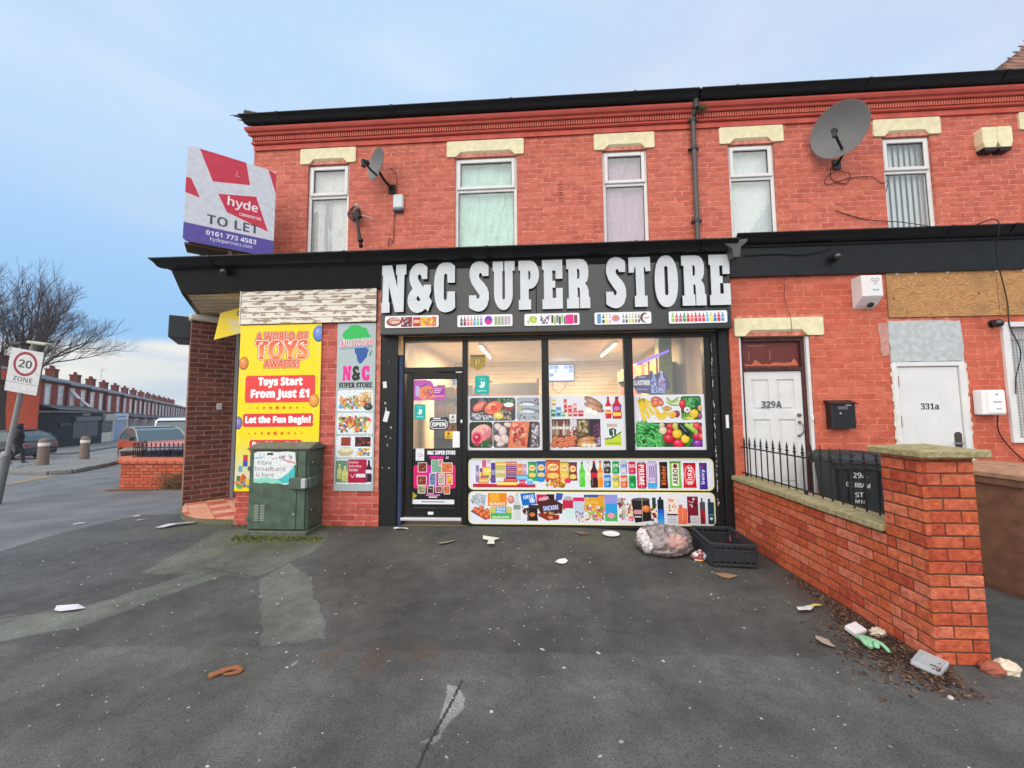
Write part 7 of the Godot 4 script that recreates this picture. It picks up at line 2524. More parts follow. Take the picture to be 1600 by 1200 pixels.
	tube(st, [Vector3(4.05, 2.8, 0.06), Vector3(4.055, 2.786, 0.08)], 0.032, 14)
	obj("sounder", st, flat("lamp_black", K(34, 33, 38), 0.15, 0.6), o)
	# post box
	o = base("post_box", "black steel post box on the wall between the two front doors", "post box")
	st = mb()
	span(st, 3.5, 3.77, 1.31, 1.62, 0.0, 0.1, 0.006)
	obj("body", st, flat("post_black", K(26, 26, 29), 0.35, 0.5), o)
	st = mb()
	run_x(st, V2([0.0, 1.622, 0.125, 1.6, 0.128, 1.607, 0.0, 1.65]), 3.485, 3.785)
	obj("lid", st, flat("post_lid", K(32, 31, 34), 0.4), o)
	st = mb()
	span(st, 3.57, 3.68, 1.535, 1.575, 0.1005, 0.106, 0.002)
	obj("name_plate", st, flat("plate_grey", K(96, 98, 104), 0.3), o)
	st = mb()
	span(st, 3.66, 3.72, 1.58, 1.592, 0.1005, 0.104)
	tube(st, [Vector3(3.595, 1.49, 0.1), Vector3(3.595, 1.49, 0.108)], 0.011, 12)
	obj("lock", st, flat("bright_metal", K(200, 200, 200), 0.3, 0.5, 0.6), o)
	# electricity meter box
	o = base("meter_box", "white plastic meter box on the bricks between the flush door and the barred window", "meter box")
	st = mb()
	span(st, 5.17, 5.42, 1.46, 1.75, 0.0, 0.11, 0.012)
	obj("body", st, flat("meter_white", K(232, 228, 228), 0.45), o)
	st = mb()
	span(st, 5.215, 5.405, 1.48, 1.73, 0.1105, 0.118, 0.004)
	obj("door", st, flat("meter_door", K(238, 236, 236), 0.4), o)
	st = mb()
	prism(st, V2([5.3, 1.69, 5.315, 1.71, 5.33, 1.69]), 0.118, 0.12)
	span(st, 5.27, 5.36, 1.605, 1.615, 0.118, 0.12)
	span(st, 5.3, 5.35, 1.525, 1.535, 0.118, 0.12)
	obj("marking", st, flat("meter_mark", K(120, 120, 122), 0.5), o)
	# doorbell and entry keypad
	st = mb()
	span(st, 3.345, 3.37, 1.4, 1.47, -0.02, -0.002, 0.008)
	tag(obj("doorbell", st, flat("white_plastic", K(232, 232, 230), 0.4)), "small white doorbell on the trim of the panelled front door", "doorbell")
	st = mb()
	var pu := Vector3(0.67, 0, -0.742).normalized()
	var pn := pu.cross(Vector3.UP)
	bx(st, Vector3(-5.47, 1.66, -0.84) + pu * 0.4 + pn * 0.02, Vector3(0.075, 0.11, 0.03), Basis(pu, Vector3.UP, pn), 0.008)
	bx(st, Vector3(-5.47, 1.67, -0.84) + pu * 0.4 + pn * 0.036, Vector3(0.045, 0.05, 0.004), Basis(pu, Vector3.UP, pn))
	tag(obj("keypad", st, flat("keypad_grey", K(176, 170, 164), 0.45)), "small grey entry keypad on the brown brick pier", "keypad")
	# black shutter housing of the side street frontage
	st = mb()
	bx(st, Vector3(-5.9, 2.94, -1.2), Vector3(0.8, 0.36, 0.34), Basis(Vector3(-0.585, 0, -0.811), Vector3.UP, Vector3(-0.811, 0, 0.585)), 0.01)
	tag(obj("shutter_housing", st, flat("housing_black", K(40, 46, 48), 0.45)), "black shutter housing sticking out behind the brown brick pier", "shutter housing")
	# weed growing in the cornice
	st = mb()
	rng.seed = 6
	for k in 60:
		var p := Vector3(2.5 + rng.randfn(0, 0.035), 5.98, -0.68)
		var d := Vector3(rng.randfn(0, 0.5), rng.randf_range(-0.4, 1.2), rng.randf_range(0.0, 0.8)).normalized() * rng.randf_range(0.05, 0.13)
		var s := d.cross(Vector3.FORWARD).normalized() * 0.008
		tri(st, p - s, p + s, p + d)
	tag(obj("weed", st, flat("weed_green", K(88, 92, 50), 0.8)), "tuft of weed growing out of the cornice by the downpipe", "plant")

func cabinet() -> void:
	var o := base("telecom_cabinet", "dark green street telecom cabinet before the toy poster", "cabinet")
	var g := worn("cabinet_green", K(92, 108, 92), 0.5, noise_tex("cabinet_wash", 0.012, 0.72, 1.0, 161, 5), 1.0, bump_tex("brick_bump", 0.16, 3.0, 32, 3, 256), 0.1)
	var X0 := -3.5
	var X1 := -2.745
	var st := mb()
	span(st, X0 + 0.01, X1 - 0.01, 0.14, 1.1, 0.02, 0.345, 0.01)
	obj("body", st, g, o)
	st = mb()
	span(st, X0 - 0.025, X1 + 0.005, -0.05, 0.138, 0.01, 0.375, 0.01)
	obj("plinth", st, worn("cabinet_plinth", K(104, 114, 96), 0.75, texs["cabinet_wash"], 1.4), o)
	st = mb()
	run_x(st, V2([0.0, 1.101, 0.372, 1.101, 0.376, 1.115, 0.19, 1.18, 0.0, 1.125]), X0 - 0.012, X1 + 0.012)
	obj("lid", st, worn("cabinet_lid", K(116, 120, 104), 0.6, texs["cabinet_wash"], 1.2), o)
	var dm := worn("cabinet_door_green", K(88, 108, 90), 0.48, texs["cabinet_wash"], 0.9)
	st = mb()
	span(st, X0 + 0.02, X1 - 0.135, 0.155, 1.085, 0.346, 0.37, 0.005)
	var d := obj("door", st, dm, o)
	st = mb()
	for j in 10:
		for i in 2:
			var x := X0 + 0.1 + i * 0.075
			bx(st, Vector3(x + 0.028, 0.262 + j * 0.0195, 0.371), Vector3(0.056, 0.009, 0.008), Basis(Vector3.RIGHT, 0.5), 0.002)
	obj("vent_slot", st, flat("vent_pale", K(150, 158, 148), 0.5), d)
	st = mb()
	span(st, X1 - 0.132, X1 - 0.03, 0.155, 1.085, 0.346, 0.368, 0.005)
	obj("door", st, dm, o)
	st = mb()
	span(st, X1 - 0.0095, X1 - 0.002, 0.155, 0.88, 0.04, 0.33, 0.003)
	obj("side_panel", st, dm, o)
	st = mb()
	for p in [Vector3(X1 - 0.16, 0.34, 0.371), Vector3(X1 - 0.15, 0.93, 0.371)]:
		tube(st, [p, p + Vector3(0, 0, 0.008)], 0.012, 12)
	for p in [Vector3(X1 - 0.002, 0.37, 0.28), Vector3(X1 - 0.002, 0.94, 0.28)]:
		tube(st, [p, p + Vector3(0.008, 0, 0)], 0.01, 12)
	obj("lock", st, flat("bright_metal", K(200, 200, 200), 0.3, 0.5, 0.6), o)
	st = mb()
	for y in [0.25, 0.85]:
		span(st, X0 - 0.002, X0 + 0.04, y, y + 0.05, 0.35, 0.378, 0.004)
	obj("hinge", st, mats["cabinet_green"], o)
	st = mb()
	span(st, X1 - 0.2, X1 - 0.03, 0.64, 0.77, 0.3705, 0.43, 0.006)
	span(st, X1 - 0.0, X1 + 0.045, 0.645, 0.77, 0.22, 0.38, 0.006)
	obj("lock_guard", st, flat("guard_green", K(78, 92, 82), 0.45), o)
	st = mb()
	span(st, X1 - 0.045, X1 + 0.01, 0.65, 0.765, 0.385, 0.436, 0.006)
	obj("padlock_box", st, flat("guard_steel", K(178, 180, 178), 0.4), o)
	# torn notice
	var a := Art.new(self, 400, 340, K(226, 228, 228), 160)
	a.pg(V2([170, 300, 260, 270, 330, 220, 400, 120, 400, 250, 330, 320, 200, 330]), K(70, 190, 190))
	a.pg(V2([0, 280, 120, 262, 220, 280, 300, 340, 0, 340]), K(140, 214, 190))
	a.pg(V2([0, 60, 60, 52, 120, 56, 60, 72, 0, 76]), K(140, 200, 206))
	a.pg(V2([230, 60, 330, 90, 400, 110, 400, 130, 320, 110]), K(214, 150, 160))
	a.jumble(150, 30, 220, 60, [K(200, 200, 196), K(210, 196, 196), K(232, 234, 234)], 40, 5, 16)
	a.pg(V2([128, 14, 176, 14, 184, 40, 150, 34, 124, 42]), K(44, 46, 48))
	a.ln([Vector2(46, 20), Vector2(50, 44), Vector2(62, 42)], 2.5, K(90, 90, 96))
	a.ln([Vector2(76, 30), Vector2(110, 38)], 2.5, K(90, 90, 96))
	a.tx("Fibre", sans, 104, 114, 130, 42, K(96, 96, 104))
	a.tx("broadband", sans, 158, 176, 284, 46, K(96, 96, 104))
	a.tx("is here", sans, 110, 236, 168, 44, K(96, 96, 104))
	a.grainy(0, 0, 400, 340, 0.06, 0.04)
	var nt := V2([0.01, 0.03, 0.1, 0.018, 0.16, 0.03, 0.24, 0.015, 0.33, 0.02, 0.4, 0.0, 0.455, 0.012, 0.47, 0.07, 0.52, 0.085, 0.525, 0.2, 0.515, 0.215, 0.535, 0.26, 0.52, 0.39, 0.42, 0.4, 0.3, 0.392, 0.15, 0.4, 0.03, 0.395, 0.005, 0.37])
	sheet_poly("notice", nt, Vector3(X0 + 0.07, 0.68, 0.3705), 0.0025, printed("print_fibre", a, 0.5), flat("poster_edge", Color.WHITE), "torn white and turquoise fibre broadband notice on the green cabinet", "poster")

func garden_wall() -> void:
	var o := base("garden_wall", "orange red brick garden wall with stone coping and a capped end pier", "wall")
	var jm := worn("garden_joint", K(112, 90, 72), 0.9, texs["joint_blotch"], 1.2)
	var st := mb()
	span(st, 2.388, 2.6, -0.2, 0.69, 0.0, 2.05)
	span(st, 2.388, 2.685, -0.2, 1.235, 2.046, 2.322)
	obj("core", st, jm, o)
	var t := []
	for c in [K(212, 106, 70), K(203, 96, 62), K(220, 118, 82), K(190, 84, 56), K(216, 112, 80), K(208, 104, 62), K(224, 128, 98)]:
		t.append(worn("garden_brick_" + c.to_html(false), c, 0.85, noise_tex("garden_blotch", 0.03, 0.74, 1.0, 171, 5, 512, FastNoiseLite.TYPE_SIMPLEX_SMOOTH, Color(1.0, 0.92, 0.9)), 1.0, texs["brick_bump"], 0.35))
	var mm := tinted(worn("garden_rest", Color.WHITE, 0.66, texs["garden_blotch"], 1.0))
	# the flank towards the shop: u runs from the pier back to the house
	var face := Vector3(-0.0, 0, 0)
	lay(o, Vector3(2.388, 0.0 - 0.065, 0.0), Vector3(0, 0, 1), 2.046, 0.755, 0.0755, 0.2275, 0.008, 0.011, [], t, mm, 300, 111)
	# pier: alternate headers and stretchers round the corner
	rng.seed = 113
	var y := -0.065
	var row := 0
	while y < 1.22:
		var h := 0.0645
		var lw := 0.105 if row % 2 else 0.205
		for q in [[Vector3(2.388, 0, 2.046), Vector3(0, 0, 1), 0.276, -1], [Vector3(2.388, 0, 2.322), Vector3(1, 0, 0), 0.297, 1]]:
			var u: Vector3 = q[1]
			var n: Vector3 = u.cross(Vector3.UP) if q[3] > 0 else Vector3(-1, 0, 0)
			var bsb := Basis(u, Vector3.UP, n) if q[3] > 0 else Basis(Vector3(0, 0, 1), Vector3.UP, Vector3(-1, 0, 0))
			var cut: float = lw if q[3] > 0 else q[2] - (0.205 if row % 2 else 0.105)
			for e in [[-0.008 if q[3] > 0 else 0.0, cut - 0.0055], [cut + 0.0055, q[2] + (0.008 if q[3] < 0 else 0.0)]]:
				if e[1] - e[0] < 0.03:
					continue
				var c: Vector3 = q[0] + u * ((e[0] + e[1]) / 2) + Vector3.UP * (y + h / 2) + n * (0.008 + rng.randf_range(-0.001, 0.001))
				put("brick", brick_mesh(snappedf(e[1] - e[0], 0.004), h, 0.03, 0.003), t[rng.randi() % t.size()], o, Transform3D(bsb, c))
		y += 0.0755
		row += 1
	# stone coping, moss along its edge
	var stone := worn("coping_stone", K(176, 164, 130), 0.85, noise_tex("coping_moss", 0.02, 0.72, 1.0, 175, 5, 512, FastNoiseLite.TYPE_SIMPLEX_SMOOTH, Color(1.0, 1.0, 0.86)), 1.6, bump_tex("cement_bump", 0.05, 6.0, 92, 4, 256), 0.5)
	for k in 5:
		st = mb()
		var z0 := 0.01 + k * 0.408
		bx(st, Vector3(2.495, 0.724, z0 + 0.2), Vector3(0.29, 0.052, 0.4), Basis(Vector3.BACK, 0.02 * (k % 2)), 0.008)
		obj("coping", st, stone, o)
	st = mb()
	span(st, 2.335, 2.745, 1.236, 1.285, 1.99, 2.385, 0.008)
	var A := Vector3(2.54, 1.31, 2.19)
	var cs := [Vector3(2.345, 1.284, 2.375), Vector3(2.735, 1.284, 2.375), Vector3(2.735, 1.284, 2.0), Vector3(2.345, 1.284, 2.0)]
	for i in 4:
		tri(st, cs[i], cs[(i + 1) % 4], A)
	obj("pier_cap", st, stone, o)
	# spiked railing along the coping
	var r := base("spiked_railing", "low black iron railing with spear tops along the garden wall coping", "railing")
	var iron := flat("railing_black", K(34, 30, 31), 0.45)
	st = mb()
	tube(st, [Vector3(2.5, 0.785, 0.0), Vector3(2.5, 0.785, 2.05)], 0.008, 6)
	tube(st, [Vector3(2.5, 1.09, 0.0), Vector3(2.5, 1.09, 2.05)], 0.008, 6)
	obj("rail", st, iron, r)
	var bar := mb()
	tube(bar, [Vector3(0, 0.76, 0), Vector3(0, 1.1, 0)], 0.0065, 6)
	lathe(bar, [Vector2(0.0001, 1.099), Vector2(0.012, 1.105), Vector2(0.012, 1.113), Vector2(0.006, 1.118), Vector2(0.015, 1.13), Vector2(0.016, 1.138), Vector2(0.006, 1.146), Vector2(0.011, 1.158), Vector2(0.008, 1.18), Vector2(0.0005, 1.225)], 10)
	var bmesh := bar.commit()
	for k in 18:
		put("bar", bmesh, iron, r, Transform3D(Basis(), Vector3(2.5, 0.0, 0.06 + k * 0.113)))
	st = mb()
	for z in [0.08, 1.1]:
		tube(st, [Vector3(2.5, 0.74, z), Vector3(2.5, 0.785, z)], 0.014, 8)
	obj("foot", st, iron, r)

func wheelie_bin(called: String, label: String, at: Vector3, turn: float, c: Color, hgt: float, words: Array, lidc: Color) -> Node3D:
	var o := base(called, label, "bin", at, turn)
	var m := worn("bin_" + c.to_html(false), c, 0.5, noise_tex("cabinet_wash", 0.012, 0.72, 1.0, 161, 5), 1.2)
	var w := 0.44
	var st := mb()
	var rings := [[0.0, 0.36, 0.4], [0.05, 0.38, 0.42], [hgt * 0.86, w + 0.04, 0.56], [hgt * 0.865, w + 0.1, 0.62], [hgt * 0.92, w + 0.1, 0.62]]
	for i in rings.size() - 1:
		var a := rrect(rings[i][1], rings[i][2], 0.05)
		var b := rrect(rings[i + 1][1], rings[i + 1][2], 0.05)
		for k in a.size():
			var j := (k + 1) % a.size()
			quad(st, Vector3(a[j].x, rings[i][0], a[j].y), Vector3(a[k].x, rings[i][0], a[k].y), Vector3(b[k].x, rings[i + 1][0], b[k].y), Vector3(b[j].x, rings[i + 1][0], b[j].y))
	obj("body", st, m, o)
	st = mb()
	for x in [-0.13, 0.0, 0.13]:
		bx(st, Vector3(x, hgt * 0.45, 0.253), Vector3(0.02, hgt * 0.78, 0.02), Basis(Vector3.RIGHT, 0.098), 0.006)
	obj("rib", st, m, o)
	st = mb()
	var lid := rrect(w + 0.13, 0.68, 0.06)
	var top := rrect(w + 0.02, 0.56, 0.08)
	for k in lid.size():
		var j := (k + 1) % lid.size()
		quad(st, Vector3(lid[j].x, hgt * 0.921, lid[j].y), Vector3(lid[k].x, hgt * 0.921, lid[k].y), Vector3(lid[k].x, hgt * 0.955, lid[k].y), Vector3(lid[j].x, hgt * 0.955, lid[j].y))
		quad(st, Vector3(lid[j].x, hgt * 0.955, lid[j].y), Vector3(lid[k].x, hgt * 0.955, lid[k].y), Vector3(top[k].x, hgt * 1.0, top[k].y), Vector3(top[j].x, hgt * 1.0, top[j].y))
		tri(st, Vector3(top[j].x, hgt, top[j].y), Vector3(top[k].x, hgt, top[k].y), Vector3(0, hgt * 1.01, 0))
	for x in [-0.1, 0.1]:
		bx(st, Vector3(x, hgt * 1.0, 0.1), Vector3(0.05, 0.03, 0.4), Basis(), 0.01)
	tube(st, [Vector3(-0.18, hgt * 0.98, -0.36), Vector3(0.18, hgt * 0.98, -0.36)], 0.016, 8)
	obj("lid", st, worn("lid_" + lidc.to_html(false), lidc, 0.5, texs["cabinet_wash"], 1.2), o)
	for x in [-0.22, 0.22]:
		st = mb()
		tube(st, [Vector3(x - 0.03, 0.1, -0.2), Vector3(x + 0.03, 0.1, -0.2)], 0.1, 20)
		obj("wheel", st, flat("tyre_black", K(24, 24, 25), 0.8), o)
	if words.size():
		st = mb()
		for q in words:
			var y: float = q[1]
			var z := lerpf(0.205, 0.281, clampf(y / (hgt * 0.86), 0, 1)) + 0.0035
			lettering(st, q[0], sans, q[2], q[3], 0.002, Transform3D(Basis(Vector3.RIGHT, 0.098) * Basis(Vector3.BACK, q[4]), Vector3(q[5], y, z)))
		obj("painted_address", st, flat("white_marker", K(224, 222, 216), 0.8), o)
	return o

func front_yard() -> void:
	wheelie_bin("wheelie_bin", "dark grey wheelie bin with a white painted address behind the spiked railing", Vector3(3.42, 0.0, 0.42), -0.25, K(44, 50, 54), 1.07, [["329A", 0.86, 0.16, 0.055, 0.05, -0.06], ["GOBBAM", 0.76, 0.2, 0.045, -0.06, -0.06], ["ST", 0.66, 0.07, 0.045, 0.08, -0.05], ["M18", 0.59, 0.09, 0.035, -0.05, -0.04]], K(52, 57, 62))
	wheelie_bin("wheelie_bin", "brown wheelie bin with faded white writing beside the capped brick pier", Vector3(4.05, 0.0, 1.3), 0.1, K(146, 102, 80), 1.05, [["31A", 0.74, 0.16, 0.055, 0.1, -0.14], ["ABBEY", 0.47, 0.26, 0.05, 0.06, -0.1], ["EAST", 0.38, 0.2, 0.055, -0.08, -0.1]], K(190, 146, 118))
	# plastic crate
	var o := base("plastic_crate", "empty black plastic crate on the tarmac by the garden wall", "crate", Vector3(1.93, 0.02, 0.62), -0.06)
	var blk := flat("crate_black", K(46, 48, 53), 0.5)
	var st := mb()
	for k in 7:
		span(st, -0.2 + k * 0.0575, -0.16 + k * 0.0575, 0.01, 0.02, -0.29, 0.29)
	for k in 9:
		span(st, -0.2, 0.2, 0.0, 0.0095, -0.29 + k * 0.0688, -0.26 + k * 0.0688)
	obj("floor", st, blk, o)
	for q in [[0, 1], [0, -1], [1, 1], [1, -1]]:
		st = mb()
		var along: float = 0.2 if q[0] == 0 else 0.285
		var off: float = (0.295 if q[0] == 0 else 0.21) * q[1]
		var put_b := func(c0: float, c1: float, y0: float, y1: float, th: float) -> void:
			if q[0] == 0:
				span(st, c0, c1, y0, y1, off - th, off + th, 0.003)
			else:
				span(st, off - th, off + th, y0, y1, c0, c1, 0.003)
		put_b.call(-along, along, 0.185, 0.215, 0.012)
		put_b.call(-along, along, 0.14, 0.152, 0.008)
		put_b.call(-along, along, 0.0, 0.025, 0.008)
		put_b.call(-along, along, 0.045, 0.135, 0.003)
		var n := 8 if q[0] == 0 else 11
		for k in n:
			var x := lerpf(-along, along - 0.012, k / float(n - 1))
			put_b.call(x, x + 0.012, 0.026, 0.184, 0.007)
		obj("side", st, blk, o)
	# rubbish bag
	st = mb()
	var n2 := FastNoiseLite.new()
	n2.seed = 71
	n2.frequency = 1.5
	n2.fractal_octaves = 5
	var rid := FastNoiseLite.new()
	rid.seed = 72
	rid.frequency = 2.6
	rid.fractal_type = FastNoiseLite.FRACTAL_RIDGED
	rid.fractal_octaves = 3
	var P := func(i: int, j: int) -> Vector3:
		var a := TAU * (i % 60) / 60.0
		var b := PI * j / 34.0
		var d := Vector3(sin(b) * cos(a), cos(b), sin(b) * sin(a))
		var k := 1.0 + 0.16 * n2.get_noise_3dv(d * 1.3) + 0.11 * rid.get_noise_3dv(Vector3(d.x * 1.6, d.y * 0.6, d.z * 1.6))
		var v := Vector3(0.29 * d.x, 0.155 * d.y + 0.1, 0.21 * d.z) * k
		if d.y > 0.6:
			v += Vector3(-0.08, 0.02, 0.02) * (d.y - 0.6) * 2.5
		return Vector3(v.x, maxf(v.y, 0.0), v.z)
	var C := func(i: int, j: int) -> Color:
		var a := TAU * (i % 60) / 60.0
		var b := PI * j / 34.0
		var d := Vector3(sin(b) * cos(a), cos(b), sin(b) * sin(a))
		var w := clampf(0.35 + rid.get_noise_3dv(d * 2.2) * 0.9, 0, 1)
		var c := K(84, 64, 60).lerp(K(156, 146, 146), w)
		var card := smoothstep(0.42, 0.3, Vector2(d.x - 0.15, d.y - 0.35).length()) if d.z > 0 else 0.0
		c = c.lerp(K(196, 150, 136), card * 0.85)
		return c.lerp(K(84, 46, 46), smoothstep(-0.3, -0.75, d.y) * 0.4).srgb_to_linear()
	for j in 34:
		for i in 60:
			for q in [[i, j], [i, j + 1], [i + 1, j + 1], [i, j], [i + 1, j + 1], [i + 1, j]]:
				st.set_color(C.call(q[0], q[1]))
				st.set_smooth_group(1)
				st.add_vertex(P.call(q[0], q[1]))
	st.generate_normals()
	var bag := base("rubbish_bag", "knotted clear rubbish bag of brown waste on the tarmac by the crate", "bag", Vector3(1.36, 0.035, 0.56), 0.15)
	obj("bag_body", st, tinted(flat("clear_bag", Color.WHITE, 0.22, 0.5)), bag)
	st = mb()
	for k in 3:
		bumpy(st, Vector3(-0.27 + k * 0.015, 0.2 - k * 0.05, 0.06 + 0.03 * k), Vector3(0.055, 0.06, 0.05), 0.6, 0.25, 80 + k, 14, 9)
	obj("knot", st, flat("bag_knot", K(206, 200, 200), 0.3), bag)

func crumple(called: String, label: String, cat: String, at: Vector2, r: Vector3, cols: Array, sd: int, turn := 0.0, rough := 0.6, grp := "") -> void:
	var st := mb()
	var lin := []
	for c in cols:
		lin.append(c.srgb_to_linear())
	bumpy(st, Vector3(0, r.y * 0.6, 0), r, 0.55, 0.22, sd, 16, 10, 0.0, lin)
	var m := tinted(flat("litter_%d" % int(rough * 100), Color.WHITE, rough))
	tag(put(called, st.commit(), m, null, Transform3D(Basis(Vector3.UP, turn), Vector3(at.x, ground_y(at.x, at.y) + 0.004, at.y))), label, cat, grp)

func scrap(called: String, label: String, cat: String, at: Vector2, poly: PackedVector2Array, c: Color, turn: float, curl := 0.01, lift := 0.008) -> void:
	var st := mb()
	var t := Geometry2D.triangulate_polygon(ccw(poly))
	var p := ccw(poly)
	var n := FastNoiseLite.new()
	n.seed = int(at.x * 100)
	n.frequency = 9.0
	var v := func(q: Vector2) -> Vector3:
		return Vector3(q.x, lift + curl * (n.get_noise_2dv(q) + 0.5), q.y)
	for i in range(0, t.size(), 3):
		tri(st, v.call(p[t[i]]), v.call(p[t[i + 2]]), v.call(p[t[i + 1]]))
		tri(st, v.call(p[t[i]]) - Vector3(0, 0.002, 0), v.call(p[t[i + 1]]) - Vector3(0, 0.002, 0), v.call(p[t[i + 2]]) - Vector3(0, 0.002, 0))
	for i in p.size():
		var a: Vector3 = v.call(p[i])
		var b: Vector3 = v.call(p[(i + 1) % p.size()])
		quad(st, a, b, b - Vector3(0, 0.002, 0), a - Vector3(0, 0.002, 0))
	tag(put(called, st.commit(), flat("scrap_" + c.to_html(false), c, 0.7), null, Transform3D(Basis(Vector3.UP, turn), Vector3(at.x, ground_y(at.x, at.y) + 0.004, at.y))), label, cat)

func rag(n: int, rx: float, rz: float, sd: int) -> PackedVector2Array:
	var r := RandomNumberGenerator.new()
	r.seed = sd
	var p := PackedVector2Array()
	for i in n:
		var a := TAU * i / n
		p.append(Vector2(cos(a) * rx, sin(a) * rz) * r.randf_range(0.6, 1.1))
	return p

func litter() -> void:
	crumple("litter_packet", "small white and orange crisp packet between the bag and the crate", "litter", Vector2(1.66, 0.72), Vector3(0.085, 0.05, 0.06), [K(226, 226, 226), K(206, 206, 210), K(230, 170, 80), K(150, 80, 80)], 5, 0.3, 0.35)
	crumple("litter_packet", "red and white torn packet in the angle of the wall behind the crate", "litter", Vector2(2.22, 0.12), Vector3(0.13, 0.04, 0.06), [K(206, 70, 80), K(232, 226, 226), K(226, 150, 150)], 6, 0.2, 0.4)
	scrap("cardboard_scrap", "flat brown cardboard scrap on the tarmac before the crate", "litter", Vector2(1.73, 1.12), V2([-0.09, -0.05, 0.02, -0.055, 0.1, 0.02, 0.0, 0.05, -0.05, 0.03]), K(150, 116, 88), 0.1)
	scrap("cardboard_scrap", "flat brown cardboard scrap near the white plate below the shop window", "litter", Vector2(0.52, 0.18), V2([-0.09, -0.06, 0.03, -0.06, 0.1, 0.05, -0.02, 0.05]), K(120, 92, 76), 0.2)
	var st := mb()
	lathe(st, [Vector2(0.0005, 0.003), Vector2(0.07, 0.003), Vector2(0.1, 0.014), Vector2(0.1, 0.018), Vector2(0.07, 0.008), Vector2(0.0005, 0.008)], 28)
	tag(put("paper_plate", st.commit(), flat("plate_white", K(224, 222, 224), 0.6), null, Transform3D(Basis(), Vector3(0.87, ground_y(0.87, 0.17) + 0.004, 0.17))), "white round paper lid lying near the shop step", "plate")
	scrap("tissue", "twisted white tissue on the tarmac below the first window poster", "litter", Vector2(-0.53, 0.45), V2([-0.1, -0.1, 0.02, -0.12, 0.1, -0.06, 0.04, 0.0, 0.06, 0.12, -0.02, 0.16, -0.02, 0.02, -0.09, -0.03]), K(222, 220, 206), 0.0, 0.03)
	scrap("tissue", "small white paper scrap in the middle of the tarmac", "litter", Vector2(0.24, 0.92), rag(10, 0.07, 0.05, 3), K(222, 216, 208), 0.5, 0.02)
	scrap("leaf_scrap", "pale green wilted leaf on the tarmac before the shop door", "litter", Vector2(-1.02, 0.5), V2([-0.1, 0.06, -0.02, -0.01, 0.1, -0.07, 0.03, 0.02, -0.04, 0.06]), K(150, 148, 116), 0.0, 0.02)
	scrap("tissue", "white paper scraps against the threshold of the shop door", "litter", Vector2(-1.68, 0.1), rag(12, 0.1, 0.04, 8), K(226, 222, 218), 0.1, 0.02)
	scrap("paper_sheet", "large white paper scrap on the pale tarmac strip towards the street", "litter", Vector2(-3.7, 1.96), V2([-0.12, 0.05, -0.02, -0.05, 0.1, -0.07, 0.09, -0.02, 0.02, 0.05, -0.06, 0.07]), K(206, 204, 210), -0.5, 0.02)
	scrap("paper_strip", "long pale torn paper strip on the tarmac before the corner step", "litter", Vector2(-4.68, 0.06), V2([-0.2, 0.05, -0.1, -0.03, 0.1, -0.08, 0.2, -0.07, 0.18, 0.0, 0.02, 0.04, -0.1, 0.08]), K(196, 190, 194), 0.35, 0.03)
	for q in [[-5.9, -0.55, 1], [-5.55, -0.3, 2], [-6.3, -0.15, 3]]:
		scrap("paper_strip", ["torn white scrap nearest the corner step", "torn white scrap lying midway from the corner step to the street", "torn white scrap farthest out from the corner step"][q[2] - 1], "litter", Vector2(q[0], q[1]), rag(9, 0.07, 0.03, q[2]), K(170, 168, 168), 0.4 * q[2], 0.015)
	# dead leaf / brown rag
	st = mb()
	var pts := [Vector3(-0.09, 0.012, 0.05), Vector3(-0.02, 0.03, 0.0), Vector3(0.05, 0.035, -0.03), Vector3(0.1, 0.02, -0.02), Vector3(0.06, 0.018, 0.01), Vector3(0.0, 0.02, 0.03)]
	tube(st, curve(pts, 5), [0.03, 0.028, 0.024, 0.022, 0.024, 0.026, 0.022, 0.02, 0.018, 0.022, 0.024, 0.02, 0.02, 0.018, 0.016, 0.016, 0.018, 0.02, 0.018, 0.016, 0.014, 0.014, 0.012, 0.012, 0.01, 0.008], 7)
	tag(put("brown_rag", st.commit(), worn("rag_brown", K(150, 98, 66), 0.9, texs["brick_blotch"], 6.0), null, Transform3D(Basis.from_scale(Vector3(0.8, 0.6, 0.8)), Vector3(-1.85, ground_y(-1.85, 2.61) + 0.002, 2.61))), "rust brown crumpled rag lying on the footway", "litter")
	# rubbish by the pier: dirt heap with things in it
	st = mb()
	rng.seed = 19
	var dark := [K(70, 50, 42).srgb_to_linear(), K(96, 66, 54).srgb_to_linear(), K(56, 42, 38).srgb_to_linear(), K(120, 92, 74).srgb_to_linear()]
	for k in 3200:
		var t := rng.randf()
		var c := Vector2(2.36, lerpf(1.2, 2.5, t))
		var spread := 0.035 + 0.17 * smoothstep(0.3, 0.75, t)
		var p := Vector2(c.x - absf(rng.randfn(0, spread)) , c.y + rng.randfn(0, 0.07))
		if p.x > 2.34 and p.y < 2.34:
			p.x = 2.34
		st.set_color(dark[rng.randi() % 4])
		var l := rng.randf_range(0.008, 0.026)
		bx(st, Vector3(p.x, ground_y(p.x, p.y) + rng.randf_range(0.004, 0.016 + 0.022 * t * smoothstep(0.3, 0.0, 2.36 - p.x)), p.y), Vector3(l, 0.004, l * rng.randf_range(0.15, 0.6)), Basis.from_euler(Vector3(rng.randfn(0, 0.4), rng.randf() * TAU, rng.randfn(0, 0.4))))
	tag(obj("leaf_debris", st, tinted(flat("debris", Color.WHITE, 0.9))), "dark leaf litter and dirt heaped along the foot of the garden wall", "debris", "", "stuff")
	st = mb()
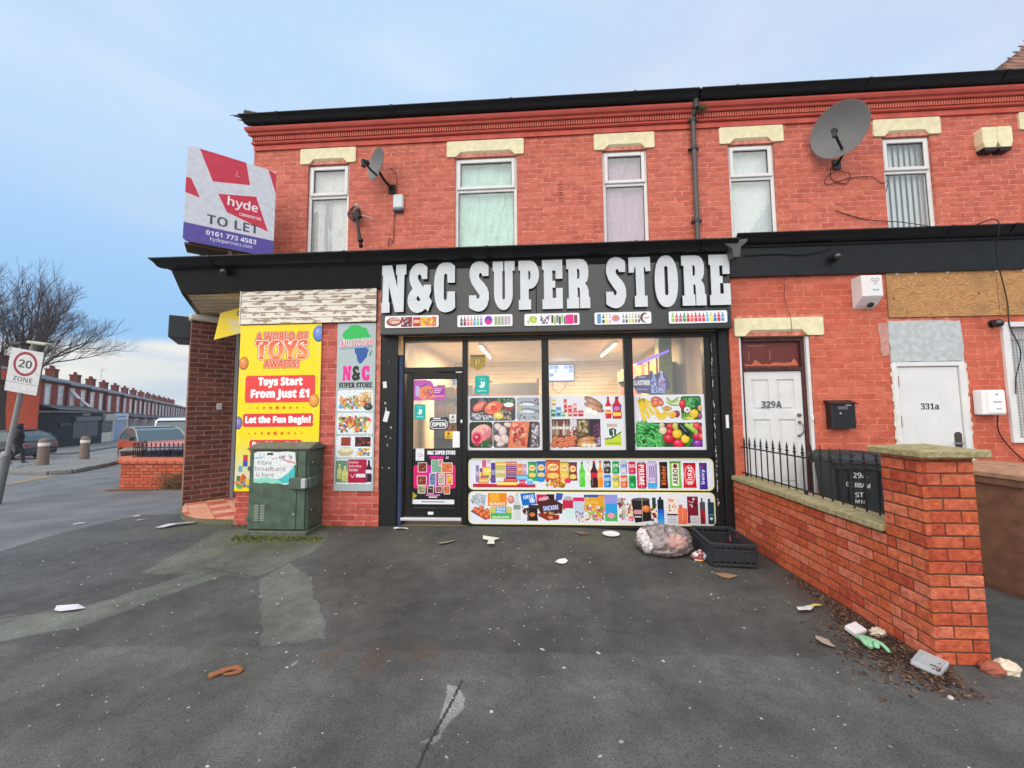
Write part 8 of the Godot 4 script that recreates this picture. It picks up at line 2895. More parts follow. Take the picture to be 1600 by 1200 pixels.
	for q in [[-0.09, -0.05, 0.0, 0.05], [-0.03, -0.07, 0.02, 0.06], [0.03, -0.06, 0.05, 0.03]]:
		tube(st, curve([Vector3(q[0], 0.035, q[1]), Vector3((q[0] + q[2]) / 2, 0.05, 0.0), Vector3(q[2], 0.03, q[3])], 4), [0.014, 0.02, 0.022, 0.022, 0.022, 0.02, 0.02, 0.018, 0.014], 8)
	tube(st, curve([Vector3(0.0, 0.05, -0.05), Vector3(0.07, 0.055, -0.02), Vector3(0.12, 0.03, 0.02)], 4), [0.012, 0.016, 0.016, 0.015, 0.015, 0.014, 0.014, 0.013, 0.01], 8)
	bumpy(st, Vector3(-0.03, 0.04, -0.04), Vector3(0.07, 0.022, 0.05), 0.3, 0.2, 4, 14, 8)
	tag(put("green_glove", st.commit(), flat("glove_green", K(136, 186, 150), 0.5), null, Transform3D(Basis(Vector3.UP, -0.9) * Basis.from_scale(Vector3(0.8, 0.7, 0.8)), Vector3(2.12, 0.015, 2.18))), "pale green rubber glove in the dirt by the brick pier", "glove")
	st = mb()
	bx(st, Vector3(0, 0.03, 0), Vector3(0.11, 0.035, 0.075), Basis.from_euler(Vector3(0.3, 0.4, 0.1)), 0.006)
	tag(put("litter_carton", st.commit(), flat("carton_white", K(206, 200, 200), 0.6), null, Transform3D(Basis(), Vector3(2.16, 0.01, 2.02))), "crushed white carton in the dirt behind the green glove", "litter")
	crumple("litter_packet", "screwed up cream wrapper against the wall foot behind the glove", "litter", Vector2(2.3, 2.02), Vector3(0.05, 0.03, 0.035), [K(216, 200, 180), K(196, 180, 166)], 15, 0.2)
	scrap("tissue", "white torn paper in the dirt upwall of the carton", "litter", Vector2(2.03, 1.72), rag(9, 0.08, 0.035, 21), K(206, 204, 202), 0.3, 0.02, 0.02)
	scrap("leaf_scrap", "small yellow wrapper on the dirt against the garden wall", "litter", Vector2(2.15, 1.66), rag(8, 0.045, 0.02, 22), K(216, 190, 90), 0.0, 0.01, 0.02)
	scrap("leaf_scrap", "grey brown leaf at the outer edge of the dirt heap", "litter", Vector2(1.87, 2.15), rag(8, 0.03, 0.06, 23), K(150, 134, 124), 0.4, 0.02, 0.015)
	st = mb()
	span(st, -0.085, 0.085, 0.0, 0.006, -0.06, 0.06)
	for q in [[-0.085, -0.079, -0.06, 0.06], [0.079, 0.085, -0.06, 0.06], [-0.078, 0.078, -0.06, -0.054], [-0.078, 0.078, 0.054, 0.06]]:
		span(st, q[0], q[1], 0.007, 0.026, q[2], q[3])
	var tray := flat("clear_tray", K(206, 212, 216, 110), 0.3)
	tray.transparency = BaseMaterial3D.TRANSPARENCY_ALPHA
	tray.roughness = 0.3
	tag(put("plastic_tray", st.commit(), tray, null, Transform3D(Basis.from_euler(Vector3(0.1, 0.6, 0.05)), Vector3(2.3, 0.03, 2.37))), "clear plastic food tray in the dirt at the pier's foot", "tray")
	st = mb()
	bumpy(st, Vector3(0, 0.025, 0), Vector3(0.06, 0.04, 0.05), 0.4, 0.15, 31, 14, 9, 0.0)
	tag(put("white_stone", st.commit(), flat("stone_cream", K(206, 190, 168), 0.85), null, Transform3D(Basis(), Vector3(2.73, 0.0, 2.36))), "cream lump of stone beside the pier corner", "stone")
	st = mb()
	bumpy(st, Vector3(0, 0.02, 0), Vector3(0.06, 0.04, 0.05), 0.4, 0.15, 33, 14, 9, 0.0)
	tag(put("broken_brick", st.commit(), flat("brick_lump", K(150, 84, 66), 0.85), null, Transform3D(Basis(), Vector3(2.64, 0.0, 2.37))), "broken red brick lump at the pier corner next to the cream stone", "stone")
	# trodden gum and scraps, past counting
	rng.seed = 40
	var disc := mb()
	for k in 7:
		tri(disc, Vector3(0, 0.0035, 0), Vector3(cos(TAU * (k + 1) / 7) * 1.0, 0.0, sin(TAU * (k + 1) / 7) * 0.8), Vector3(cos(TAU * k / 7), 0.0, sin(TAU * k / 7) * 0.8))
	var mm := MultiMesh.new()
	mm.transform_format = MultiMesh.TRANSFORM_3D
	mm.use_colors = true
	mm.mesh = disc.commit()
	mm.instance_count = 700
	for i in 700:
		var x := rng.randf_range(-5.6, 3.2)
		var z := rng.randf_range(0.1, 3.5)
		if x > 2.3 and z < 2.35:
			x -= 2.6
		var s := absf(rng.randfn(0, 0.0028)) + 0.0022
		if rng.randf() < 0.06:
			s *= 2.2
		mm.set_instance_transform(i, Transform3D(Basis(Vector3.UP, rng.randf() * TAU) * Basis.from_scale(Vector3(s * rng.randf_range(0.7, 1.9), 1, s)), Vector3(x, ground_y(x, z) + 0.0055, z)))
		var g := rng.randf_range(0.2, 0.6)
		mm.set_instance_color(i, Color(g, g * 0.98, g * 0.95))
	var mi := MultiMeshInstance3D.new()
	mi.name = "trodden_gum"
	mi.multimesh = mm
	mi.material_override = tinted(flat("gum", Color.WHITE, 0.8))
	add_child(mi)
	tag(mi, "pale trodden gum spots and crumbs scattered over the tarmac", "debris", "", "stuff")
	# moss and dead stems round the cabinet and wall foot
	st = mb()
	rng.seed = 41
	for k in 1500:
		var x := -3.6 + rng.randf() * 1.1
		var z := 0.39 + absf(rng.randfn(0, 0.07))
		if k % 3 == 0:
			x = rng.randf_range(-3.95, -2.05)
			z = 0.02 + absf(rng.randfn(0, 0.03))
			if x > -3.52 and x < -2.72:
				continue
		st.set_color([K(92, 104, 44), K(76, 86, 40), K(110, 112, 62), K(90, 78, 52)][rng.randi() % 4].srgb_to_linear())
		var p := Vector3(x, ground_y(x, z) + 0.004, z)
		var d := Vector3(rng.randfn(0, 0.012), rng.randf_range(0.004, 0.022), rng.randfn(0, 0.012))
		var s := Vector3(rng.randf_range(0.004, 0.012), 0, rng.randf_range(-0.006, 0.006))
		tri(st, p - s, p + s, p + d)
	tag(obj("moss", st, tinted(flat("moss", Color.WHITE, 0.95))), "green moss and weeds round the foot of the green cabinet and brick wall", "moss", "", "stuff")

# ---------- the side street ----------
const TB := Vector3(-35.397, 0, -20.823)
const TD := Vector3(-0.5908, 0, -0.8068)
const TN := Vector3(0.8068, 0, -0.5908)

func tbox(st: SurfaceTool, t0: float, t1: float, y0: float, y1: float, n0: float, n1: float, ch := 0.0) -> void:
	# a box in the terrace's own frame: t along the street, n out of the housefronts
	var c := TD * ((t0 + t1) / 2) + TN * ((n0 + n1) / 2)
	bx(st, Vector3(c.x, (y0 + y1) / 2, c.z), Vector3(t1 - t0, y1 - y0, n1 - n0), Basis(TD, Vector3.UP, TD.cross(Vector3.UP)), ch)

func tp(t: float, y: float, n: float) -> Vector3:
	return TD * t + TN * n + Vector3(0, y, 0)

func terrace_house(i: int, t0: float, t1: float, label: String, shop: bool) -> void:
	var o := base("terrace_house" if not shop else "terrace_shop_house", label, "house", TB, 0.0, "houses along the side street terrace")
	var tm := (t0 + t1) / 2
	var e := 4.05 - 0.023 * tm
	var gp := TB + TD * tm
	var g := ground_y(gp.x, gp.z) - 0.3
	var red := worn("terrace_brick_%d" % (i % 3), [K(164, 72, 64), K(172, 78, 68), K(156, 68, 62)][i % 3], 0.8, texs["brick_blotch"], 0.5)
	var st := mb()
	tbox(st, t0, t1 - 0.01, g, e, -8.0, 0.0)
	obj("wall", st, red, o)
	if i == 0:
		st = mb()
		tbox(st, t0 - 0.03, t0 - 0.002, g, e, -8.0, 0.03)
		for k in 16:
			var f := 1.0 - k / 16.0
			tbox(st, t0 - 0.03, t0 - 0.002, e + k * 0.0875, e + (k + 1) * 0.0875, -4.0 - 4.0 * f, -4.0 + 4.0 * f)
		obj("gable_wall", st, worn("gable_orange", K(196, 88, 62), 0.8, texs["brick_blotch"], 0.5), o)
		st = mb()
		for q in [[-3.6, -2.7], [-6.4, -5.5]]:
			tbox(st, t0 - 0.07, t0 - 0.031, 1.9, 3.3, q[0], q[1])
		obj("window", st, flat("far_frame", K(224, 222, 218), 0.5), o)
		st = mb()
		for q in [[-3.5, -2.8], [-6.3, -5.6]]:
			tbox(st, t0 - 0.085, t0 - 0.071, 2.0, 2.9, q[0], q[1])
		obj("pane", st, flat("far_pane", K(70, 76, 84), 0.15, 0.6), o)
	# slates in broad courses on both slopes
	st = mb()
	for k in 12:
		var a := k / 12.0
		var b := (k + 1) / 12.0
		for s in [-1.0, 1.0]:
			var n0: float = -4.0 + s * 4.25 * (1.0 - a)
			var n1: float = -4.0 + s * 4.25 * (1.0 - b)
			var p := [tp(t0, e + 1.42 * a + 0.03, n0), tp(t1, e + 1.42 * a + 0.03, n0), tp(t1, e + 1.42 * b + 0.035, n1), tp(t0, e + 1.42 * b + 0.035, n1)]
			quad(st, p[0], p[1], p[2], p[3])
			quad(st, p[0] - Vector3(0, 0.03, 0), p[1] - Vector3(0, 0.03, 0), p[1], p[0])
	obj("roof", st, worn("far_slate_%d" % (i % 2), [K(112, 114, 122), K(104, 107, 116)][i % 2], 0.55, texs["stone_mottle"], 0.4), o)
	st = mb()
	tbox(st, t0, t1, e - 0.06, e + 0.05, 0.0, 0.24)
	obj("gutter", st, flat("far_gutter", K(44, 40, 44), 0.5), o)
	# chimney with pots, standing on the ridge
	st = mb()
	var ct := t0 + 0.75
	tbox(st, ct, ct + 0.95, e + 0.8, e + 2.15, -4.3, -3.7)
	tbox(st, ct - 0.06, ct + 1.01, e + 2.15, e + 2.28, -4.36, -3.64)
	for k in 3 + i % 2:
		tube(st, [tp(ct + 0.16 + 0.21 * k, e + 2.28, -4.0), tp(ct + 0.16 + 0.21 * k, e + 2.52 + 0.06 * ((k + i) % 2), -4.0)], [0.1, 0.085], 8)
	obj("chimney", st, worn("far_chimney", K(124, 66, 54), 0.85, texs["brick_blotch"], 0.8), o)
	var gap := (t1 - t0) / 2
	for k in 2:
		var c := t0 + gap * (k + 0.5)
		var w := sub("window", o)
		st = mb()
		for q in [[-0.42, -0.34], [0.34, 0.42]]:
			tbox(st, c + q[0], c + q[1], e - 1.8, e - 0.36, 0.002, 0.04)
		for q in [[-1.8, -1.72], [-1.0, -0.93], [-0.44, -0.36]]:
			tbox(st, c - 0.34, c + 0.34, e + q[0], e + q[1], 0.002, 0.039)
		obj("frame", st, flat("far_frame", K(224, 222, 218), 0.5), w)
		st = mb()
		tbox(st, c - 0.34, c + 0.34, e - 1.72, e - 0.44, 0.003, 0.016)
		obj("pane", st, flat("far_net_%d" % ((i + k) % 3), [K(206, 208, 210), K(170, 176, 184), K(214, 212, 206)][(i + k) % 3], 0.2), w)
		if (i == 1 and k == 0) or (i == 1 and k == 1):
			st = mb()
			var bs := Basis(TD, Vector3.UP, TD.cross(Vector3.UP)) * Basis(Vector3.RIGHT, -0.6 if k == 0 else -0.75)
			bx(st, tp(c, e - (0.75 if k == 0 else 1.4), 0.25), Vector3(0.7, 0.72, 0.04), bs)
			obj("open_sash", st, flat("far_frame", K(224, 222, 218), 0.5), w)
		st = mb()
		tbox(st, c - 0.5, c + 0.5, e - 0.355, e - 0.2, 0.0, 0.045)
		tbox(st, c - 0.48, c + 0.48, e - 1.9, e - 1.81, 0.0, 0.08)
		obj("sill", st, flat("far_stone", K(206, 196, 176), 0.7), w)
	st = mb()
	tube(st, [tp(t1 - 0.08, g + 0.3, 0.07), tp(t1 - 0.08, e, 0.07)], 0.045, 6)
	obj("downpipe", st, flat("far_gutter", K(44, 40, 44), 0.5), o)
	if not shop:
		# porch roof, door and window
		var c := t0 + 1.1
		st = mb()
		quad(st, tp(t0 + 0.25, g + 2.95, 0.95), tp(t1 - 0.4, g + 2.95, 0.95), tp(t1 - 0.4, g + 3.35, 0.0), tp(t0 + 0.25, g + 3.35, 0.0))
		quad(st, tp(t0 + 0.25, g + 2.87, 0.95), tp(t1 - 0.4, g + 2.87, 0.95), tp(t1 - 0.4, g + 2.95, 0.95), tp(t0 + 0.25, g + 2.95, 0.95))
		obj("porch_roof", st, flat("porch_slate", K(88, 88, 96), 0.6), o)
		st = mb()
		tbox(st, c - 0.45, c + 0.45, g + 0.2, g + 2.7, 0.01, 0.1)
		obj("door", st, flat("far_door_%d" % (i % 2), [K(212, 206, 198), K(150, 90, 70)][i % 2], 0.5), o)
		st = mb()
		tbox(st, c + 1.2, c + 2.5, g + 1.1, g + 2.7, 0.01, 0.7)
		obj("bay_window", st, flat("far_frame", K(224, 222, 218), 0.5), o)
		st = mb()
		for k in 2:
			tbox(st, c + 1.28 + 0.6 * k, c + 1.84 + 0.6 * k, g + 1.2, g + 2.6, 0.69, 0.715)
		obj("pane", st, flat("far_pane", K(70, 76, 84), 0.15, 0.6), o)
		st = mb()
		tbox(st, t0, t1 - 1.2, g + 0.1, g + 1.15, 1.6, 1.8)
		obj("front_wall", st, red, o)

func shop_row() -> void:
	var o := base("dark_corner_shop", "navy painted corner shop with a closed grey roller shutter at the end of the terrace", "shop", TB)
	var navy := worn("navy_paint", K(24, 30, 42), 0.75, texs["brick_blotch"], 0.5)
	var st := mb()
	tbox(st, -0.95, 8.6, -1.4, 1.72, 0.01, 0.85)
	obj("front", st, navy, o)
	st = mb()
	quad(st, tp(-1.1, 1.95, 1.05), tp(8.7, 1.85, 1.05), tp(8.7, 2.25, 0.0), tp(-1.1, 2.35, 0.0))
	tbox(st, -1.1, 8.7, 1.73, 1.85, 0.0, 1.04)
	obj("canopy_roof", st, worn("far_lead", K(120, 122, 126), 0.5, texs["stone_mottle"], 0.4), o)
	st = mb()
	for k in 17:
		tbox(st, 2.1, 4.7, -0.3 + k * 0.08, -0.226 + k * 0.08, 0.852, 0.88)
		tbox(st, 4.76, 7.4, -0.3 + k * 0.08, -0.226 + k * 0.08, 0.852, 0.88)
	obj("roller_shutter", st, flat("far_shutter", K(74, 78, 86), 0.5), o)
	st = mb()
	tbox(st, 2.0, 7.5, 1.06, 1.4, 0.85, 1.05)
	obj("shutter_box", st, flat("far_shutter_box", K(92, 95, 102), 0.5), o)
	st = mb()
	rng.seed = 12
	for k in 5:
		tbox(st, 3.9 + k * 0.34, 4.14 + k * 0.34, 1.46 + rng.randf_range(0, 0.05), 1.66, 0.852, 0.87)
	obj("sign_letter", st, flat("far_gold", K(176, 160, 130), 0.5), o)
	st = mb()
	tbox(st, -0.5, 1.4, 0.75, 0.95, 0.852, 0.95)
	obj("vent_hood", st, flat("far_black", K(20, 24, 32), 0.5), o)
	o = base("small_white_shop", "small shop with a cream base and grey shutter box next to the navy shop", "shop", TB)
	st = mb()
	tbox(st, 8.75, 12.4, -1.5, 1.7, 0.01, 0.6)
	obj("front", st, flat("far_grey_front", K(84, 86, 92), 0.5), o)
	st = mb()
	tbox(st, 8.9, 12.2, -1.3, -0.15, 0.6, 0.66)
	obj("cream_base", st, flat("far_cream", K(214, 208, 190), 0.6), o)
	st = mb()
	tbox(st, 8.9, 12.3, 0.95, 1.55, 0.6, 1.0, 0.05)
	obj("shutter_box", st, flat("far_box_grey", K(176, 174, 170), 0.5), o)
	st = mb()
	for k in 6:
		tbox(st, 9.1 + k * 0.45, 9.5 + k * 0.45, -0.1, 0.9, 0.6, 0.63)
	obj("grille_panel", st, flat("far_dark_glass", K(44, 48, 54), 0.3), o)
	st = mb()
	tbox(st, 12.25, 12.45, -1.4, 1.5, 0.6, 0.7)
	obj("white_post", st, flat("far_frame", K(224, 222, 218), 0.5), o)
	o = base("blue_shutter_shop", "shop with pale blue roller shutter and white sign ending the shop row", "shop", TB)
	st = mb()
	tbox(st, 12.5, 17.4, -1.6, 1.75, 0.01, 0.6)
	obj("front", st, flat("far_grey_front", K(84, 86, 92), 0.5), o)
	st = mb()
	for k in 26:
		tbox(st, 12.7, 16.2, -1.25 + k * 0.085, -1.17 + k * 0.085, 0.6, 0.64)
	obj("roller_shutter", st, flat("far_blue_shutter", K(150, 164, 196), 0.45), o)
	st = mb()
	tbox(st, 12.7, 17.3, 1.0, 1.65, 0.6, 0.7)
	obj("sign_board", st, flat("far_sign_white", K(206, 216, 226), 0.5), o)
	st = mb()
	for k in 7:
		tbox(st, 13.7 + k * 0.38, 13.98 + k * 0.38, 1.24, 1.42, 0.7, 0.715)
	obj("sign_letter", st, flat("far_sign_blue", K(110, 150, 200), 0.5), o)
	st = mb()
	tbox(st, 16.3, 16.5, -1.5, 1.0, 0.6, 0.68)
	tbox(st, 17.0, 17.3, -1.5, 1.0, 0.6, 0.68)
	obj("white_post", st, flat("far_frame", K(224, 222, 218), 0.5), o)

func street_wall() -> void:
	var o := base("street_garden_wall", "low orange brick wall with flat brick coping on the side street", "wall")
	var A := Vector3(-9.77, -0.24, -3.71)
	var u2 := Vector3(-0.74, 0, -0.67).normalized()
	var st := mb()
	span(st, -9.76, -7.4, -0.5, 0.4, -3.93, -3.718)
	bx(st, Vector3(-9.77, -0.05, -3.72) + u2 * 0.48 + Vector3(0.07, 0, -0.08), Vector3(0.95, 0.9, 0.2), Basis(u2, Vector3.UP, u2.cross(Vector3.UP)))
	obj("core", st, mats["garden_joint"], o)
	var t := []
	for c in [K(214, 106, 72), K(206, 98, 66), K(222, 122, 92)]:
		t.append(worn("street_brick_" + c.to_html(false), c, 0.7, texs["garden_blotch"], 0.9, texs["brick_bump"], 0.3))
	lay(o, A, Vector3.RIGHT, 1.75, 0.64, 0.0755, 0.2275, 0.004, 0.011, [], t, mats["garden_rest"], 120, 121)
	lay(o, A + u2 * 0.96, -u2, 0.96, 0.64, 0.0755, 0.2275, 0.012, 0.011, [], t, mats["garden_rest"], 60, 122)
	for k in 9:
		st = mb()
		bx(st, Vector3(-9.68 + k * 0.232, 0.445, -3.83), Vector3(0.222, 0.085, 0.34), Basis(Vector3.RIGHT, 0.12), 0.012)
		obj("coping", st, t[2], o)
	for k in 4:
		st = mb()
		var p := Vector3(-9.84, 0.44, -3.8) + u2 * (0.1 + k * 0.232) + Vector3(0.05, 0, -0.05)
		bx(st, p, Vector3(0.222, 0.085, 0.32), Basis(u2, Vector3.UP, u2.cross(Vector3.UP)), 0.012)
		obj("coping", st, t[2], o)
	var r := base("wall_railing", "black iron railing with pointed bars on the low street wall", "railing")
	var iron := flat("railing_black", K(34, 30, 31), 0.45)
	st = mb()
	tube(st, [Vector3(-9.8, 0.74, -3.98), Vector3(-7.6, 0.74, -3.98)], 0.012, 6)
	tube(st, [Vector3(-9.8, 0.52, -3.98), Vector3(-7.6, 0.52, -3.98)], 0.012, 6)
	tube(st, [Vector3(-9.8, 0.74, -3.98), Vector3(-10.4, 0.72, -4.9)], 0.012, 6)
	obj("rail", st, iron, r)
	var bar := mb()
	tube(bar, [Vector3(0, 0.45, 0), Vector3(0, 0.78, 0), Vector3(0, 0.8, 0), Vector3(0, 0.86, 0)], [0.009, 0.009, 0.02, 0.002], 6)
	var bm := bar.commit()
	for k in 19:
		put("bar", bm, iron, r, Transform3D(Basis(), Vector3(-9.8 + k * 0.115, 0, -3.98)))
	for k in 6:
		put("bar", bm, iron, r, Transform3D(Basis(), Vector3(-9.88 - k * 0.09, 0, -4.1 - k * 0.135)))
	wheelie_bin("wheelie_bin", "brown wheelie bin with a dusty lid behind the street railing", Vector3(-11.45, -0.33, -5.6), 0.4, K(84, 58, 50), 0.92, [], K(150, 140, 134))
	wheelie_bin("wheelie_bin", "navy wheelie bin next to the brown one behind the street railing", Vector3(-10.65, -0.33, -5.6), 0.5, K(40, 48, 74), 0.94, [], K(130, 134, 146))
	wheelie_bin("wheelie_bin", "navy wheelie bin half hidden by the brown brick pier", Vector3(-9.95, -0.33, -5.65), 0.45, K(36, 44, 72), 0.95, [], K(110, 116, 136))
	# dry stems by the wall foot
	st = mb()
	rng.seed = 51
	for k in 130:
		var x := rng.randf_range(-8.6, -7.9)
		var z := -3.66 + rng.randf_range(0, 0.12)
		var p := Vector3(x, ground_y(x, z), z)
		tube(st, [p, p + Vector3(rng.randfn(0, 0.15), rng.randf_range(0.05, 0.35), rng.randfn(0, 0.06)), p + Vector3(rng.randfn(0, 0.3), rng.randf_range(0.05, 0.45), rng.randfn(0, 0.1))], 0.0045, 3, false)
	for k in 260:
		var x := rng.randf_range(-10.0, -7.7)
		var z := -3.66 + absf(rng.randfn(0, 0.1))
		bx(st, Vector3(x, ground_y(x, z) + 0.012, z), Vector3(0.05, 0.006, 0.02), Basis.from_euler(Vector3(rng.randfn(0, 0.4), rng.randf() * 6.0, rng.randfn(0, 0.3))))
	tag(obj("dry_stems", st, flat("dry_stem", K(120, 92, 66), 0.9)), "dry brown stems and leaves against the low street wall", "weeds", "", "stuff")

func sign_post() -> void:
	var o := base("speed_zone_sign", "leaning grey post with a 20 zone speed sign and a lamp over the plate", "sign")
	var st := mb()
	tube(st, [Vector3(-10.54, -0.25, -2.12), Vector3(-10.31, 0.74, -2.06)], 0.065, 14)
	tube(st, [Vector3(-10.31, 0.74, -2.06), Vector3(-10.3, 0.77, -2.057)], [0.065, 0.042], 14)
	obj("post_sleeve", st, flat("sleeve_grey", K(120, 122, 128), 0.45), o)
	st = mb()
	tube(st, [Vector3(-10.3, 0.76, -2.06), Vector3(-10.03, 1.963, -2.0), Vector3(-9.8, 2.96, -1.985)], 0.04, 14)
	obj("post", st, worn("post_grey", K(142, 143, 144), 0.45, noise_tex("upvc_grime", 0.01, 0.95, 1.0, 51, 4), 2.0), o)
	var tl := Vector3(-10.07, 2.859, -1.9)
	var x := Vector3(0.621, -0.116, -0.046).normalized()
	var y0 := Vector3(0.234, 0.806, 0.043)
	var n := x.cross(y0).normalized()
	var y := n.cross(x)
	var bs := Basis(x, y, n)
	var a := Art.new(self, 320, 420, K(206, 206, 206), 180)
	a.el(160, 138, 118, 118, K(150, 40, 56))
	a.el(160, 138, 92, 92, K(210, 210, 210))
	a.tx("20", sans_bold, 160, 138, 132, 78, K(70, 72, 76))
	a.tx("ZONE", sans_bold, 160, 288, 190, 44, K(84, 86, 92))
	a.rc(0, 326, 320, 4, K(110, 108, 110))
	a.grainy(0, 0, 320, 420, 0.03, 0.02)
	sheet("plate", tl - y * 0.84 + n * 0.05, 0.633, 0.84, 0.012, printed("print_zone", a, 0.4), flat("plate_edge", K(150, 152, 154), 0.5), "", "", bs, 0.015, "", o)
	st = mb()
	bx(st, tl + x * 0.3 - y * 0.42 + n * 0.024, Vector3(0.6, 0.82, 0.04), bs, 0.004)
	obj("plate_back", st, flat("plate_back", K(120, 124, 128), 0.5), o)
	st = mb()
	bx(st, Vector3(-10.0, 2.93, -1.9), Vector3(0.24, 0.06, 0.16), bs * Basis(Vector3.BACK, 0.16), 0.012)
	obj("lamp_hood", st, flat("hood_dark", K(70, 62, 62), 0.5), o)
	st = mb()
	bx(st, Vector3(-9.6, 2.93, -1.92), Vector3(0.38, 0.055, 0.14), bs * Basis(Vector3.BACK, 0.04), 0.015)
	obj("lamp_hood", st, flat("hood_olive", K(176, 176, 150), 0.5), o)

func bollards() -> void:
	var spots := [[Vector2(-18.96, -8.94), "concrete bollard with a white band nearer the speed sign"], [Vector2(-20.2, -11.3), "concrete bollard with a white band farther down the side street"]]
	var first: Node3D = null
	for q in spots:
		var p: Vector2 = q[0]
		var o: Node3D
		if first == null:
			o = base("bollard", q[1], "bollard", Vector3.ZERO, 0.0, "bollards on the kerb build-out")
			var st := mb()
			lathe(st, [Vector2(0.17, 0.0), Vector2(0.15, 0.72), Vector2(0.152, 0.73)], 20)
			lathe(st, [Vector2(0.152, 0.86), Vector2(0.15, 0.93), Vector2(0.12, 0.99), Vector2(0.06, 1.02), Vector2(0.001, 1.03)], 20)
			obj("shaft", st, worn("bollard_concrete", K(150, 132, 120), 0.85, texs["stone_mottle"], 1.4), o)
			st = mb()
			lathe(st, [Vector2(0.152, 0.73), Vector2(0.157, 0.735), Vector2(0.157, 0.855), Vector2(0.152, 0.86)], 20)
			obj("band", st, flat("bollard_band", K(214, 208, 200), 0.5), o)
			first = o
		else:
			o = first.duplicate()
			o.name = "bollard"
			add_child(o, true)
			tag(o, q[1], "bollard", "bollards on the kerb build-out")
		o.position = Vector3(p.x, ground_y(p.x, p.y) + 0.11, p.y)

# a car from its side outline: body lofted across its width, wheels, glass and lights as parts
func vehicle(called: String, label: String, cat: String, at: Vector3, turn: float, L: float, W: float, lower: Array, cabin: Array, paint: Color, roof: Color) -> void:
	var o := base(called, label, cat, at, turn)
	var sweep := func(pts: Array, w0: float, w1: float, y_mid: float, mat: Material, nm: String) -> void:
		var p := ccw(V2(pts))
		var st := mb()
		var t := Geometry2D.triangulate_polygon(p)
		var half := func(v: Vector2) -> float:
			return lerpf(w0, w1, clampf((v.y - y_mid) / 0.9, 0, 1)) / 2 * (1.0 - 0.06 * pow(absf(v.x) / (L / 2), 4))
		for s in [-1.0, 1.0]:
			for i in range(0, t.size(), 3):
				var q := []
				for k in 3:
					var v: Vector2 = p[t[i + k]]
					q.append(Vector3(v.x, v.y, s * half.call(v)))
				if ((q[1] - q[0]).cross(q[2] - q[0]).z > 0) == (s > 0):
					tri(st, q[0], q[1], q[2])
				else:
					tri(st, q[0], q[2], q[1])
		for i in p.size():
			var a := p[i]
			var b := p[(i + 1) % p.size()]
			quad(st, Vector3(a.x, a.y, half.call(a)), Vector3(a.x, a.y, -half.call(a)), Vector3(b.x, b.y, -half.call(b)), Vector3(b.x, b.y, half.call(b)))
		obj(nm, st, mat, o)
	var pm := flat("paint_" + paint.to_html(false), paint, 0.25, 0.5)
	pm.clearcoat_enabled = true
	pm.clearcoat = 0.6
	pm.clearcoat_roughness = 0.08
	sweep.call(lower, W, W * 0.97, 0.5, pm, "body")
	sweep.call(cabin, W * 0.94, W * 0.76, cabin[1], flat("car_glass", K(70, 88, 94), 0.08, 0.5), "windows")
	var st := mb()
	var xs := []
	var top := -1.0
	for i in range(0, cabin.size(), 2):
		top = maxf(top, cabin[i + 1])
	for i in range(0, cabin.size(), 2):
		if cabin[i + 1] > top - 0.06:
			xs.append(cabin[i])
	xs.sort()
	bx(st, Vector3((xs[0] + xs[-1]) / 2, top + 0.012, 0), Vector3(xs[-1] - xs[0] + 0.1, 0.05, W * 0.78), Basis(), 0.02)
	for s in [-1.0, 1.0]:
		for i in range(0, cabin.size() - 2, 2):
			var a := Vector3(cabin[i], cabin[i + 1], 0)
			var b := Vector3(cabin[i + 2], cabin[i + 3], 0)
			a.z = s * (lerpf(W * 0.94, W * 0.76, clampf((a.y - cabin[1]) / 0.9, 0, 1)) / 2 - 0.005)
			b.z = s * (lerpf(W * 0.94, W * 0.76, clampf((b.y - cabin[1]) / 0.9, 0, 1)) / 2 - 0.005)
			tube(st, [a, b], 0.03, 6)
	obj("roof", st, flat("paint_" + roof.to_html(false), roof, 0.3, 0.5), o)
	for x in [-L * 0.31, L * 0.31]:
		for s in [-1.0, 1.0]:
			var w := sub("wheel", o, Vector3(x, 0.31, s * (W / 2 - 0.09)))
			var t2 := mb()
			tube(t2, [Vector3(0, 0, -0.1), Vector3(0, 0, 0.1)], 0.31, 24)
			obj("tyre", t2, flat("tyre_black", K(24, 24, 25), 0.8), w)
			t2 = mb()
			tube(t2, [Vector3(0, 0, s * 0.09), Vector3(0, 0, s * 0.108)], 0.2, 20)
			obj("rim", t2, flat("rim_silver", K(150, 152, 156), 0.3, 0.5, 0.6), w)
	for s in [-1.0, 1.0]:
		var h := mb()
		bx(h, Vector3(L / 2 - 0.06, 0.66, s * W * 0.36), Vector3(0.16, 0.14, 0.3), Basis(Vector3.UP, -s * 0.3), 0.04)
		obj("headlight", h, flat("lamp_clear", K(214, 220, 224), 0.1, 0.7), o)
		h = mb()
		bx(h, Vector3(-L / 2 + 0.05, 0.74, s * W * 0.4), Vector3(0.12, 0.2, 0.18), Basis(), 0.04)
		obj("tail_light", h, flat("lamp_red", K(150, 24, 28), 0.2, 0.6), o)
		h = mb()
		bx(h, Vector3(cabin[0] - 0.3, cabin[1] + 0.12, s * (W / 2 + 0.08)), Vector3(0.12, 0.16, 0.18), Basis(), 0.04)
		obj("mirror", h, flat("mirror_dark", K(52, 56, 60), 0.35), o)
	h_bumper(o, L, W)

func h_bumper(o: Node3D, L: float, W: float) -> void:
	var h := mb()
	bx(h, Vector3(L / 2 - 0.02, 0.36, 0), Vector3(0.14, 0.22, W * 0.86), Basis(), 0.05)
	bx(h, Vector3(-L / 2 + 0.02, 0.38, 0), Vector3(0.14, 0.24, W * 0.86), Basis(), 0.05)
	obj("bumper", h, flat("bumper_dark", K(50, 52, 54), 0.5), o)

